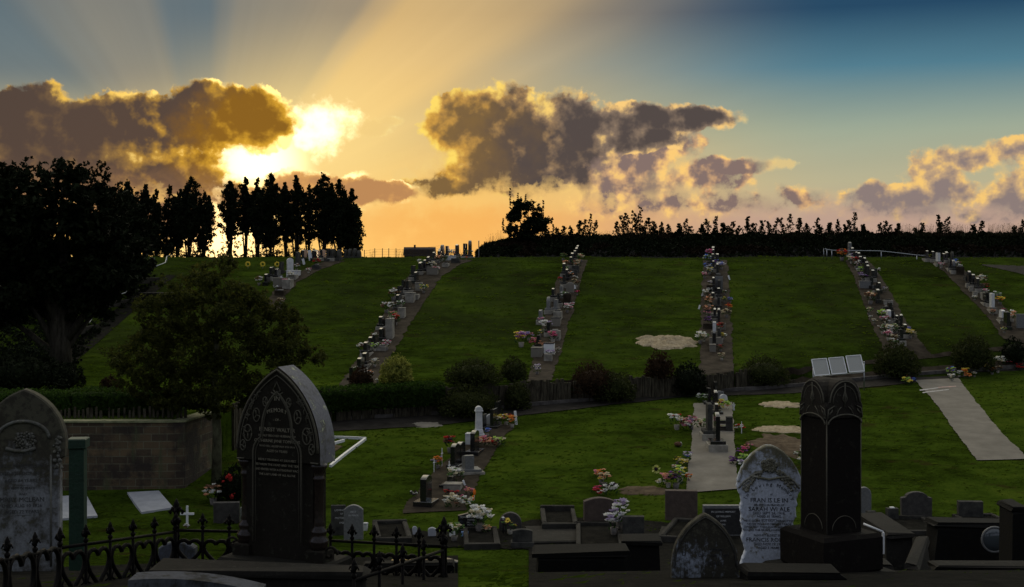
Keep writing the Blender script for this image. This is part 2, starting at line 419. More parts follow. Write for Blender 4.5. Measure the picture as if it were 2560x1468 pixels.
# ------------------------------------------------------------------ ground
def grass_mat():
    m, nt, b = nt_mat('lawn'); TREE.append(nt)
    tc = nt.nodes.new('ShaderNodeTexCoord'); O = tc.outputs['Object']
    big = NOISE(O, .16, 5, .6); mid = NOISE(V('MULTIPLY', O, (1., 1.6, 1.)), .9, 6, .65); fin = NOISE(V('MULTIPLY', O, (1., 1.2, 1.)), 9., 5, .7)
    t = M('ADD', M('MULTIPLY', big, .40), M('ADD', M('MULTIPLY', mid, .38), M('MULTIPLY', fin, .22)))
    c = RAMP(t, [(.36, (.007, .010, .001)), (.45, (.022, .036, .004)), (.53, (.042, .070, .007)), (.64, (.072, .100, .011))])
    br = SS(NOISE(V('MULTIPLY', O, (.9, 1.5, 1.)), .6, 7, .7), .57, .68)
    c = MIX(M('MULTIPLY', br, .7), c, (.030, .021, .008))
    dk = SS(NOISE(V('MULTIPLY', O, (.6, 2.2, 1.)), 1.1, 6, .65), .58, .70)
    c = MIX(M('MULTIPLY', dk, .7), c, (.008, .012, .002))
    sy = nt.nodes.new('ShaderNodeSeparateXYZ'); nt.links.new(O, sy.inputs[0])
    up = M('MULTIPLY', SS(sy.outputs[1], 46., 56.), SS(NOISE(O, .35, 5, .65), .30, .62))   # duller, browner green on the steep bank
    c = MIX(M('MULTIPLY', up, .55), c, (.021, .026, .009))
    nt.links.new(c, b.inputs['Base Color']); b.inputs['Roughness'].default_value = .9; b.inputs['Specular IOR Level'].default_value = .0
    bp = nt.nodes.new('ShaderNodeBump'); bp.inputs['Strength'].default_value = .9; bp.inputs['Distance'].default_value = .05
    h = M('ADD', M('MULTIPLY', fin, 1.), M('MULTIPLY', mid, .8)); nt.links.new(h, bp.inputs['Height']); nt.links.new(bp.outputs[0], b.inputs['Normal'])
    TREE.pop(); return m
LAWN = grass_mat()
def ground():
    xs = []; x = -36.
    while x < 36: xs.append(x); x += .3
    xs = [-3000, -800, -250, -100, -60, -45] + xs + [45, 60, 100, 250, 800, 3000]
    tl = [i / 110 for i in range(111)]
    rows_u = 120
    vs = []; nrow = 0
    for x in xs:
        xc = max(-36, min(36, x)); wy = wall_y(xc)
        col = [(-400, 4.0), (-60, None)]
        for t in tl: col.append((-12 + (wy + 12) * t, None))
        w = wall_w(xc); 
        for k in (.25, .5, .75, 1.0, 1.3): col.append((wy + w * k, None))
        y0 = wy + w * 1.3
        for i in range(1, rows_u + 1): col.append((y0 + (80 - y0) * i / rows_u, None))
        for y, z in ((90, -1.5), (120, -2.0), (200, -2.6), (300, -3.2), (500, -6), (1500, -14), (4800, -16)): col.append((y, z))
        for y, z in col:
            vs.append((x, y, CAMZ + (z if z is not None else ter(xc, y))))
        nrow = len(col)
    fs = []
    for i in range(len(xs) - 1):
        for j in range(nrow - 1):
            a = i * nrow + j
            fs.append((a, a + nrow, a + nrow + 1, a + 1))
    mb = MB(); mb.add(vs, fs, 0, True)
    return tag(mb.build('ground', LAWN), kind='structure')
ground()
# ------------------------------------------------------------------ stone and plant kit
BLACK = mat('black_granite', (.008, .008, .009), (.016, .015, .014), rough=.2, scale=60, spec=.75, coat=.35)
BROWN = mat('brown_granite', (.060, .040, .030), (.105, .070, .050), rough=.4, scale=30, bump_s=.1)
DKBROWN = mat('dark_red_granite', (.016, .010, .008), (.030, .019, .014), rough=.3, scale=40, spec=.4)
GREY = mat('grey_granite', (.10, .10, .095), (.19, .19, .18), rough=.55, scale=18, bump_s=.2, ramp=(.3, .7))
DGREY = mat('old_dark_stone', (.030, .030, .028), (.075, .072, .062), rough=.85, scale=5, bump_s=.5, c3=(.12, .12, .10), spec=.08)
WHITE = mat('white_marble', (.42, .43, .43), (.66, .66, .64), rough=.5, scale=5, bump_s=.1, ramp=(.3, .6))
PAINT = mat('white_paint', (.72, .73, .72), (.8, .8, .8), rough=.4, scale=9)
PLINTH = mat('plinth_concrete', (.18, .165, .135), (.36, .335, .28), rough=.9, scale=4, bump_s=.3, spec=.08)
PALEC = mat('pale_concrete', (.165, .15, .122), (.225, .205, .168), rough=.9, scale=1.6, bump_s=.3, c3=(.27, .25, .205), spec=.08)
MIDC = mat('grave_strip_concrete', (.020, .015, .010), (.056, .044, .030), rough=.92, scale=2.2, bump_s=.4, c3=(.09, .076, .058), spec=.08)
ASPH = mat('asphalt', (.018, .016, .013), (.034, .030, .025), rough=.9, scale=3, bump_s=.5, c3=(.046, .042, .035), spec=.08)
KERBM = mat('kerb_concrete', (.055, .05, .045), (.12, .11, .10), rough=.9, scale=4, bump_s=.3, spec=.08)
SAND = mat('sand', (.26, .20, .12), (.46, .38, .25), rough=.95, scale=9, bump_s=1.0, spec=.08)
DIRT = mat('bare_soil', (.060, .042, .026), (.13, .096, .060), rough=.95, scale=3, bump_s=.9, spec=.08)
BARK = mat('bark', (.020, .017, .013), (.060, .052, .038), rough=.9, scale=9, stretch=(1, 1, .25), bump_s=.9, spec=.08)
TIMBER = mat('old_timber', (.020, .017, .012), (.085, .074, .050), rough=.9, scale=5, stretch=(3, 3, .6), bump_s=.6, spec=.08)
METAL = mat('galvanised_steel', (.36, .38, .40), (.46, .48, .50), rough=.38, scale=12, metal=.9)
IRON = mat('black_iron', (.003, .003, .003), (.008, .006, .005), rough=.6, scale=20, bump_s=.3, spec=.08)
def leafm(name, a, b, spec=.04, tr=.35):
    m = mat(name, a, b, rough=.65, scale=7.5, spec=spec, ramp=(.36, .66), detail=5)
    nt = m.node_tree; N = nt.nodes; b_ = N['Principled BSDF']; out = N['Material Output']
    t = N.new('ShaderNodeBsdfTranslucent'); nt.links.new(b_.inputs['Base Color'].links[0].from_socket, t.inputs[0])
    mx = N.new('ShaderNodeMixShader'); mx.inputs[0].default_value = tr
    nt.links.new(b_.outputs[0], mx.inputs[1]); nt.links.new(t.outputs[0], mx.inputs[2]); nt.links.new(mx.outputs[0], out.inputs[0])
    return m
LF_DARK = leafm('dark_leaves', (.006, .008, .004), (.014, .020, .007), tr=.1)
LF_OLIVE = leafm('olive_leaves', (.016, .022, .006), (.085, .092, .018), tr=.45)
LF_SHRUB = leafm('shrub_leaves', (.018, .024, .007), (.060, .070, .020))
LF_RED = leafm('reddish_leaves', (.022, .014, .008), (.055, .032, .016))
LF_LIT_TIP = leafm('lit_tip_leaves', (.03, .05, .008), (.42, .42, .09), tr=.4)  # wide colour range paints lit tips onto green leaves
LF_HEDGE = leafm('hedge_leaves', (.014, .030, .006), (.055, .105, .016), tr=.45)
LF_DRY = leafm('dry_stems', (.05, .036, .018), (.11, .085, .045))
STEMG = leafm('flower_stems', (.02, .05, .012), (.05, .09, .03))
FL = {}
for n_, c_ in dict(white=(.72, .72, .68), cream=(.62, .56, .40), pink=(.62, .26, .34), hotpink=(.62, .10, .24), red=(.48, .035, .03), yellow=(.70, .58, .10), orange=(.75, .27, .05),
                   peach=(.72, .40, .24), purple=(.24, .10, .34), lilac=(.42, .34, .50), blue=(.12, .22, .58), lime=(.45, .62, .14), brown=(.18, .10, .06), green=(.14, .24, .08), dark=(.05, .03, .05)).items():
    FL[n_] = leafm(n_ + '_petals', tuple(min(.9, v * 1.0) for v in c_), tuple(min(.92, v * 1.3 + .02) for v in c_), tr=.5)
POTM = mat('stoneware', (.05, .045, .04), (.14, .12, .10), rough=.6, scale=14)

def outline(kind, w, h):
    a = w / 2
    if kind == 'flat': return [(-a, 0), (a, 0), (a, h), (-a, h)]
    if kind == 'peak': return [(-a, 0), (a, 0), (a, h * .90), (0, h), (-a, h * .90)]
    if kind == 'slant': return [(-a, 0), (a, 0), (a, h * .80), (-a * .3, h), (-a, h)]
    pts = [(-a, 0), (a, 0)]
    if kind == 'arch':
        r = h * .12; n = 8
        for i in range(n + 1):
            t = 1 - 2 * i / n; pts.append((a * t, h - r * t * t))
    elif kind == 'serp':
        n = 14
        for i in range(n + 1):
            t = 1 - 2 * i / n; pts.append((a * t, h * (.93 + .07 * math.cos(t * PI)) - (.02 * h if abs(t) > .95 else 0)))
    elif kind == 'wave':
        n = 14
        for i in range(n + 1):
            t = 1 - 2 * i / n; pts.append((a * t, h * (.90 + .07 * math.sin(t * 2.6 + .9)) ))
    elif kind == 'round':
        n = 12; hs = h - a
        for i in range(n + 1): t = PI * i / n; pts.append((a * math.cos(t), hs + a * math.sin(t)))
    elif kind == 'shoulder':
        pts += [(a, h * .80), (a * .72, h * .83)]
        for i in range(9): t = PI * i / 8; pts.append((a * .72 * math.cos(t), h * .83 + h * .17 * math.sin(t)))
        pts += [(-a * .72, h * .83), (-a, h * .80)]
    out = []
    for p in pts:
        if not out or math.hypot(p[0] - out[-1][0], p[1] - out[-1][1]) > 1e-4: out.append(p)
    return out
def gothic(a, hs, rise, n=12):
    """pointed arch of half width a springing at hs"""
    Rr = (a * a + rise * rise) / (2 * a); cx_ = a - Rr
    pts = []
    e = math.atan2(rise, -cx_) if cx_ < 0 else math.atan2(rise, -cx_)
    for i in range(n + 1):
        t = e * i / n; pts.append((cx_ + Rr * math.cos(t), hs + Rr * math.sin(t)))
    return pts + [(-x, z) for x, z in reversed(pts[:-1])]
MATN = {'black': BLACK, 'grey': GREY, 'white': WHITE, 'brown': BROWN, 'dark grey': DGREY}
def headstone(loc, rz, w, h, t, kind, mn, bh=.0, bw=None, bt=None, ph=0., pw=None, pt=None, pm=None, bm=None, label='', group=None, tilt=0, sink=.12):
    r = empty('headstone', loc, rz, label, 'headstone', group)
    bw = bw or w * 1.22; bt = bt or t * 2.6
    z = 0
    if ph:
        m = MB(); m.box((0, 0, (ph - sink) / 2), (pw or bw * 1.12, pt or bt * 1.25, ph + sink), ch=.012)
        m.build('plinth', pm or PLINTH, r); z = ph
    if bh:
        s_ = 0 if ph else sink
        m = MB(); m.box((0, 0, z + (bh - s_) / 2), (bw, bt, bh + s_), ch=.008)
        m.build('base', bm or (MATN[mn] if mn != 'white' else PALEC), r); z += bh
    if not bh and not ph: z = -sink; h += sink
    m = MB(); m.prism(outline(kind, w, h), -t / 2, t / 2, ch=.012)
    o = m.build('tablet', MATN[mn], r); o.location = (0, 0, z)
    if tilt: r.rotation_euler = (tilt, 0, rz)
    return r
EDGES = []
def bouquet(loc, cols, size=.22, label='', group=None, pot=True, cat='flowers', name='flower_bunch', tall=1.0):
    r = empty(name, loc, R.uniform(0, 6), label, cat, group)
    size *= 1.12; ph = size * .42 if pot else 0
    if pot:
        m = MB(); q = size * .26
        m.lathe([(q * .7, -.04), (q * .75, 0), (q, ph), (q * .86, ph), (q * .8, ph * .8)], 9); m.build('pot', R.choice([POTM, PLINTH, POTM]), r)
    lv = MB()
    for i in range(26):
        a = R.uniform(0, 6.28); rr = size * .62 * math.sqrt(R.random())
        lv.leaf((rr * math.cos(a), rr * math.sin(a), ph + R.uniform(0, size * .75 * tall)), size * .42, size * .12, Vector((math.cos(a), math.sin(a), R.uniform(.3, 1.6))))
    lv.build('foliage', STEMG, r)
    fl = MB(); n = max(8, int(12 + size * 26))
    for i in range(n):
        a = R.uniform(0, 6.28); rr = size * .6 * math.sqrt(R.random())
        z = ph + size * (.35 + .65 * R.random() * (1 - .4 * rr / size)) * tall
        k = R.randrange(len(cols)); c = (rr * math.cos(a), rr * math.sin(a), z); q = size * R.uniform(.13, .22)
        fl.ball(c, q * .62, k, 6, 4, .2, .7)
        for j in range(5):
            b = j * 1.2566 + a
            cc = Vector(c) + Vector((math.cos(b), math.sin(b), R.uniform(-.2, .4))) * q * .7
            fl.leaf(cc, q * 1.1, q * .9, Vector((math.cos(b), math.sin(b), .35)), k)
    fl.build('blooms', [FL[c] for c in cols], r)
    return r
ORD = ['', 'first', 'second', 'third', 'fourth', 'fifth', 'sixth', 'seventh', 'eighth', 'ninth', 'tenth', 'eleventh', 'twelfth', 'thirteenth', 'fourteenth', 'fifteenth',
       'sixteenth', 'seventeenth', 'eighteenth', 'nineteenth', 'twentieth']
def place(i, n, lo, hi):
    """i counted from 0 at the near end"""
    if i < (n + 1) // 2: return (ORD[i + 1] + ' from ' + lo) if i else 'nearest ' + lo
    j = n - i
    return (ORD[j] + ' from ' + hi) if j > 1 else 'last ' + hi
POLY = []
def on_strip(px, py):
    for P_ in POLY:
        c = False; j = len(P_) - 1
        for i in range(len(P_)):
            xi, yi = P_[i]; xj, yj = P_[j]
            if (yi > py) != (yj > py) and px < (xj - xi) * (py - yi) / (yj - yi) + xi: c = not c
            j = i
        if c: return True
    return False
def strip(name, U_, L_, m, dz=.02, nx=None, ny=4, kind='structure', jag=0.):
    """a sheet laid over the ground between two lines read off the photograph"""
    def rs(pts, n):
        d = [0]
        for a, b in zip(pts, pts[1:]): d.append(d[-1] + math.hypot(b[0] - a[0], b[1] - a[1]))
        out = []
        for i in range(n + 1):
            s = d[-1] * i / n; k = 0
            while k < len(pts) - 2 and d[k + 1] < s: k += 1
            t = (s - d[k]) / max(1e-6, d[k + 1] - d[k])
            out.append((pts[k][0] + (pts[k+1][0] - pts[k][0]) * t, pts[k][1] + (pts[k+1][1] - pts[k][1]) * t))
        return out
    nx = nx or 30; POLY.append(list(U_) + list(reversed(L_))); EDGES.append((name, list(U_), list(L_)))
    A = [hit(*p) for p in rs(U_, nx)]; B = [hit(*p) for p in rs(L_, nx)]
    vs = []; fs = []
    for i in range(nx + 1):
        for j in range(ny + 1):
            p = A[i].lerp(B[i], j / ny)
            if jag and j in (0, ny): p = p + (A[i] - B[i]).normalized() * (R.uniform(-jag, jag) * .5 + jag * 1.6 * noise.noise(Vector((p.x * 1.3, p.y * 1.3, 7 + j))))
            vs.append((p.x, p.y, G(p.x, p.y) + dz))
    for i in range(nx):
        for j in range(ny):
            a = i * (ny + 1) + j
            fs.append((a, a + 1, a + ny + 2, a + ny + 1))
    mb = MB(); mb.add(vs, fs, 0, True)
    o = mb.build(name, m)
    me = o.data
    if me.polygons[0].normal.z < 0: me.flip_normals()
    return tag(o, kind=kind) if kind else o

# ------------------------------------------------------------------ foliage
def clump(mb, c, rad, n, L, w, up=0., m=0, shell=.35):
    """leaves scattered through an ellipsoid, gathered in knots"""
    c = Vector(c); k = max(3, n // 22); knots = []
    for i in range(k):
        d = Vector((R.gauss(0, 1), R.gauss(0, 1), R.gauss(0, 1))).normalized() * (shell + (1 - shell) * R.random() ** .6)
        knots.append(c + Vector((d.x * rad[0], d.y * rad[1], d.z * rad[2])))
    q = min(rad) * .34 + .02
    for i in range(n):
        p = R.choice(knots) + Vector((R.gauss(0, q * .55), R.gauss(0, q * .55), R.gauss(0, q * .5)))
        d = Vector((R.gauss(0, 1), R.gauss(0, 1), R.gauss(0, 1) + up))
        s = R.uniform(.7, 1.3)
        mb.leaf(p, L * s, w * s, d, m)
def dome(px, top, base, wpx, m, label, n=1500, name='shrub', group='rounded shrubs along the road', L=.10, round_=True, blooms=None, cat='shrub'):
    p = hit(px, base); Y = p.y; w = wpx / F * Y; h = (base - top) / F * Y
    r = empty(name, p, 0, label, cat, group)
    mb = MB()
    core = [];
    for i in range(n):
        d = Vector((R.gauss(0, 1), R.gauss(0, 1), abs(R.gauss(0, 1)) * 1.0 - .15)).normalized()
        k = .80 + .20 * R.random()
        k *= 1 + .20 * noise.noise(d * 2.0 + Vector((px, 0, 0))) + .10 * noise.noise(d * 5 + Vector((px, 0, 0)))
        if R.random() < .03: k *= R.uniform(1.05, 1.18)
        q = Vector((d.x * w / 2 * k, d.y * w / 2 * k, h * .06 + max(0, (d.z + .15) / 1.15) * h * .94 * k))
        s = R.uniform(.6, 1.2)
        mb.leaf(q, L * s, L * .55 * s, d + Vector((R.gauss(0, .7), R.gauss(0, .7), R.gauss(0, .7))))
    vs = MB(); vs.ball((0, 0, h * .42), 1, 0, 12, 8, .05)
    for i, v in enumerate(vs.v): vs.v[i] = (v[0] * w * .36, v[1] * w * .36, h * .40 + (v[2] - h * .42) * h * .38)
    mb.add(vs.v, vs.f, 0, True)
    mb.build('foliage', m, r)
    st = MB()
    for i in range(4):
        a = i * 1.6; st.tube([(0.03 * math.cos(a), .03 * math.sin(a), -.1), (w * .12 * math.cos(a), w * .12 * math.sin(a), h * .35)], [.03, .015], 5)
    st.build('stem', BARK, r)
    if blooms:
        for (dx_, dz_, q) in blooms[1]:
            fb = MB(); fb.ball((0, 0, 0), q, 0, 8, 6, .28, .8)
            for i in range(9): fb.leaf((R.gauss(0, q * .6), R.gauss(0, q * .4), R.gauss(0, q * .6)), q * 1.3, q)
            fb.build('bloom', FL[blooms[0]], r).location = (dx_ * w / 2, -w * .5, dz_ * h)
    return r
# ------------------------------------------------------------------ paths, road, kerb
KL = [(700, 1062), (850, 1052), (1100, 1037), (1373, 1012), (1644, 990), (1920, 974), (2023, 965), (2210, 946), (2347, 935), (2560, 919), (2700, 908)]
strip('road', [(x, y + 1) for x, y in KL], [(700, 1086), (850, 1078), (1018, 1070), (1120, 1062), (1300, 1041), (1500, 1017), (1715, 993), (1960, 986), (2100, 976), (2290, 958), (2400, 945), (2560, 927), (2700, 916)], ASPH, .025, 140, 4, jag=.06)
strip('footpath', [(850, 1046), (1100, 1027), (1373, 1001), (1644, 976), (1920, 960), (2023, 951), (2210, 932), (2347, 921), (2560, 905), (2700, 895)], [(850, 1051), (1100, 1036), (1373, 1011), (1644, 989), (1920, 973), (2023, 964), (2210, 945), (2347, 934), (2560, 918), (2700, 907)], MIDC, .10, 80, 3)
def kerb():
    mb = MB(); pts = []
    for (x0, y0), (x1, y1) in zip(KL[1:], KL[2:]):
        for k in range(8): pts.append(hit(x0 + (x1 - x0) * k / 8, y0 + (y1 - y0) * k / 8))
    vs = []; fs = []
    for i, p in enumerate(pts):
        d = (pts[min(i + 1, len(pts) - 1)] - pts[max(0, i - 1)]).normalized(); nrm = Vector((-d.y, d.x, 0))
        z = G(p.x, p.y)
        a = p + nrm * .09; b = p - nrm * .06
        vs += [(b.x, b.y, z - .1), (b.x, b.y, z + .135), (a.x, a.y, z + .14), (a.x, a.y, z - .1)]
    for i in range(len(pts) - 1):
        for j in range(3):
            fs.append((4*i + j, 4*i + 4 + j, 4*i + 5 + j, 4*i + 1 + j))
    mb.add(vs, fs); return tag(mb.build('kerb', KERBM), kind='structure')
kerb()
strip('concrete_path', [(1290, 957), (1600, 946), (1850, 934), (2000, 920), (2330, 885), (2560, 862), (2700, 848)], [(1290, 968), (1600, 957), (1850, 946), (2000, 931), (2330, 896), (2560, 874), (2700, 860)], MIDC, .022, 100, 3, jag=.05)
strip('grave_strip', [(846, 968), (905, 880), (965, 775), (1020, 692), (1078, 660), (1130, 650)], [(935, 970), (985, 880), (1047, 775), (1103, 694), (1150, 662), (1185, 651)], MIDC, .02, 110, jag=.07)
strip('grave_strip', [(1318, 955), (1335, 890), (1365, 780), (1392, 700), (1420, 651)], [(1378, 957), (1398, 890), (1430, 780), (1452, 700), (1470, 651)], MIDC, .02, 110, jag=.07)
strip('grave_strip', [(1750, 940), (1752, 860), (1752, 760), (1756, 700), (1760, 651)], [(1834, 942), (1830, 860), (1826, 760), (1822, 700), (1818, 651)], MIDC, .02, 110, jag=.07)
strip('grave_strip', [(2218, 895), (2196, 848), (2172, 795), (2148, 728), (2121, 666), (2112, 651)], [(2336, 893), (2306, 860), (2262, 800), (2217, 714), (2180, 661), (2170, 651)], MIDC, .02, 110, jag=.07)
strip('grave_strip', [(2507, 848), (2477, 803), (2445, 768), (2402, 722), (2362, 682), (2319, 651)], [(2600, 870), (2560, 816), (2512, 768), (2464, 728), (2426, 690), (2380, 651)], MIDC, .02, 110, jag=.07)
strip('grave_strip', [(655, 775), (678, 735), (705, 706), (750, 680), (810, 655)], [(705, 778), (715, 740), (745, 706), (790, 680), (862, 653)], MIDC, .02, 110, jag=.07)
strip('grave_strip', [(1735, 1010), (1730, 1100), (1722, 1170), (1714, 1234)], [(1830, 1007), (1836, 1100), (1840, 1170), (1846, 1224)], PALEC, .03, 110, jag=.03)
strip('grave_strip', [(1225, 1064), (1172, 1107), (1116, 1155), (1081, 1183), (1003, 1286)], [(1290, 1060), (1277, 1075), (1242, 1124), (1198, 1195), (1162, 1278)], MIDC, .025, 110, jag=.07)
strip('grave_strip', [(2287, 952), (2340, 1010), (2395, 1090), (2442, 1153)], [(2395, 947), (2440, 1005), (2505, 1085), (2572, 1149)], PALEC, .03, 110, jag=.03)
strip('road_spur', [(2455, 662), (2520, 664), (2620, 668)], [(2455, 664), (2540, 682), (2660, 720)], ASPH, .02, 30)
# ------------------------------------------------------------------ retaining walls
def walls():
    pts = [(x / 10., wall_y(x / 10.)) for x in range(-300, -88, 4)] + [(-8.9, 34.7), (-8.6, 36.6)]
    m, nt, b = nt_mat('block_wall'); TREE.append(nt)
    tc = nt.nodes.new('ShaderNodeTexCoord'); O = tc.outputs['Object']
    sp = nt.nodes.new('ShaderNodeSeparateXYZ'); nt.links.new(O, sp.inputs[0])
    br = nt.nodes.new('ShaderNodeTexBrick'); _in(br.inputs['Vector'], XYZ(sp.outputs[0], sp.outputs[2]))
    br.inputs['Scale'].default_value = 1; br.inputs['Brick Width'].default_value = .42; br.inputs['Row Height'].default_value = .2; br.inputs['Mortar Size'].default_value = .012
    br.inputs['Color1'].default_value = (.045, .030, .018, 1); br.inputs['Color2'].default_value = (.135, .090, .045, 1); br.inputs['Mortar'].default_value = (.13, .12, .075, 1)
    st = NOISE(O, 1.1, 6, .65)
    c = MIX(SS(st, .36, .56), (.028, .020, .014), br.outputs[0]); c = MIX(SS(NOISE(V('MULTIPLY', O, (1.5, 1.5, .3)), 2.4, 5), .55, .75), c, (.06, .072, .03))
    _in(b.inputs['Base Color'], c); b.inputs['Roughness'].default_value = .92
    bp = nt.nodes.new('ShaderNodeBump'); bp.inputs['Strength'].default_value = .6; bp.inputs['Distance'].default_value = .03
    _in(bp.inputs['Height'], M('ADD', NOISE(O, 14., 4), M('MULTIPLY', br.outputs['Fac'], -1.))); _in(b.inputs['Normal'], bp.outputs[0]); TREE.pop()
    wl = MB(); cp = MB(); n = len(pts); vs = []; cv = []
    for i, (x, y) in enumerate(pts):
        a = Vector(pts[max(0, i - 1)]); c_ = Vector(pts[min(n - 1, i + 1)]); d = (c_ - a).normalized(); q = Vector((d.y, -d.x))
        z0 = CAMZ + lerp_tab(LOW, y) - .3; z1 = CAMZ - 4.50
        f = Vector((x, y)) + q * .12; k = Vector((x, y)) - q * .22
        vs += [(f.x, f.y, z0), (f.x, f.y, z1), (k.x, k.y, z1), (k.x, k.y, z0)]
        f = Vector((x, y)) + q * .16; k = Vector((x, y)) - q * .26
        cv += [(f.x, f.y, z1 + .003), (f.x, f.y, z1 + .05), (k.x, k.y, z1 + .05), (k.x, k.y, z1 + .003)]
    fs = [(4*i + j, 4*i + 4 + j, 4*i + 4 + (j + 1) % 4, 4*i + (j + 1) % 4) for i in range(n - 1) for j in range(4)] + [(4*n - 4, 4*n - 3, 4*n - 2, 4*n - 1)]
    wl.add(vs, fs); cp.add(cv, fs)
    r = empty('retaining_wall', (-16, 34.5, CAMZ - 6.3), 0, 'mossy block retaining wall below the clipped hedge, left of the gothic monument', 'wall')
    for o in (wl.build('wall', m, r), cp.build('coping', mat('mossy_coping', (.12, .13, .06), (.28, .28, .15), rough=.9, scale=4, bump_s=.4), r)):
        o.location = (16, -34.5, -(CAMZ - 6.3))
    # rotten timber stakes
    tw = MB(); x = -8.3
    while x < 11.2:
        y = wall_y(x); a = math.atan2(wall_y(x + .1) - wall_y(x - .1), .2); w = R.uniform(.09, .15)
        zl = ter(x, y - .15); zu = ter(x, y + .3); h = (zu - zl) * (1 if x < 9 else (11.4 - x) / 2.4) + R.uniform(-.07, .09)
        if R.random() > .04 and h > .05: tw.box((x, y - .12, CAMZ + zl + h / 2 - .05), (w * .92, R.uniform(.07, .12), h + .1), rz=a, ch=.015)
        x += w * math.cos(a)
    tag(tw.build('timber_wall', TIMBER), 'low retaining wall of rotten upright timber stakes along the road', 'wall')
    pr = empty('picket_edging', (-14, 35.2, CAMZ - 4.45), 0, 'row of short worn pickets on top of the block wall', 'fence'); x = -14.
    while x < -8.6:
        y = wall_y(x) + .5
        if R.random() > .15:
            h_ = .2 + R.uniform(0, .13); pk = MB(); pk.box((x + 14, y - 35.2, h_ / 2), (R.uniform(.05, .09), .03, h_), ch=.01, top=R.uniform(.6, 1)); pk.build('picket', TIMBER, pr)
        x += R.uniform(.09, .16)
walls()
# hedges
def hedge(path, hw, z0f, h, label, n, m=LF_HEDGE):
    """clipped hedge along path (x,y); z0f gives its foot"""
    mb = MB(); seg = []
    for a, b in zip(path, path[1:]): seg.append((Vector(a), Vector(b), math.dist(a, b)))
    T = sum(s[2] for s in seg)
    c = Vector((path[0][0], path[0][1], z0f(*path[0])))
    for a, b, l in seg:
        k = max(1, int(l / .5))
        for i in range(k):
            p = a.lerp(b, (i + .5) / k); mb.box((p.x - c.x, p.y - c.y, z0f(p.x, p.y) - c.z + h * .45), (l / k + .05, hw * 1.5, h * .9), rz=math.atan2(b.y - a.y, b.x - a.x), ch=.08)
    for i in range(n):
        s = R.uniform(0, T)
        for a, b, l in seg:
            if s <= l: break
            s -= l
        p = a.lerp(b, s / l); d = (b - a).normalized(); q = Vector((d.y, -d.x))
        hh = h * (1 + .10 * noise.noise(Vector((p.x * .8, p.y * .8, 5))))
        if R.random() < .5: off = hw * R.uniform(.85, 1.08); z = R.uniform(0, hh)
        else: off = R.uniform(-hw, hw); z = hh * R.uniform(.93, 1.06)
        pos = Vector((p.x + q.x * off - c.x, p.y + q.y * off - c.y, z0f(p.x, p.y) - c.z + z))
        s_ = R.uniform(.6, 1.2)
        mb.leaf(pos, .10 * s_, .06 * s_, Vector((q.x + R.gauss(0, .8), q.y + R.gauss(0, .8), .5 + R.gauss(0, .8))))
    r = empty('hedge', c, 0, label, 'hedge'); mb.build('foliage', m, r); return r
hedge([(-30, 36.2), (-20, 36.3), (-9.3, 36.6)], .5, lambda x, y: CAMZ - 4.45, .62, 'long clipped dark hedge above the block wall', 9000)
hedge([(x, wall_y(x) + .15) for x in (-7.6, -6, -4.5, -3.2, -2.4)], .55, lambda x, y: G(x, y - .7) + .38, .72, 'trailing green hedge over the timber stakes right of the gothic monument', 5200)
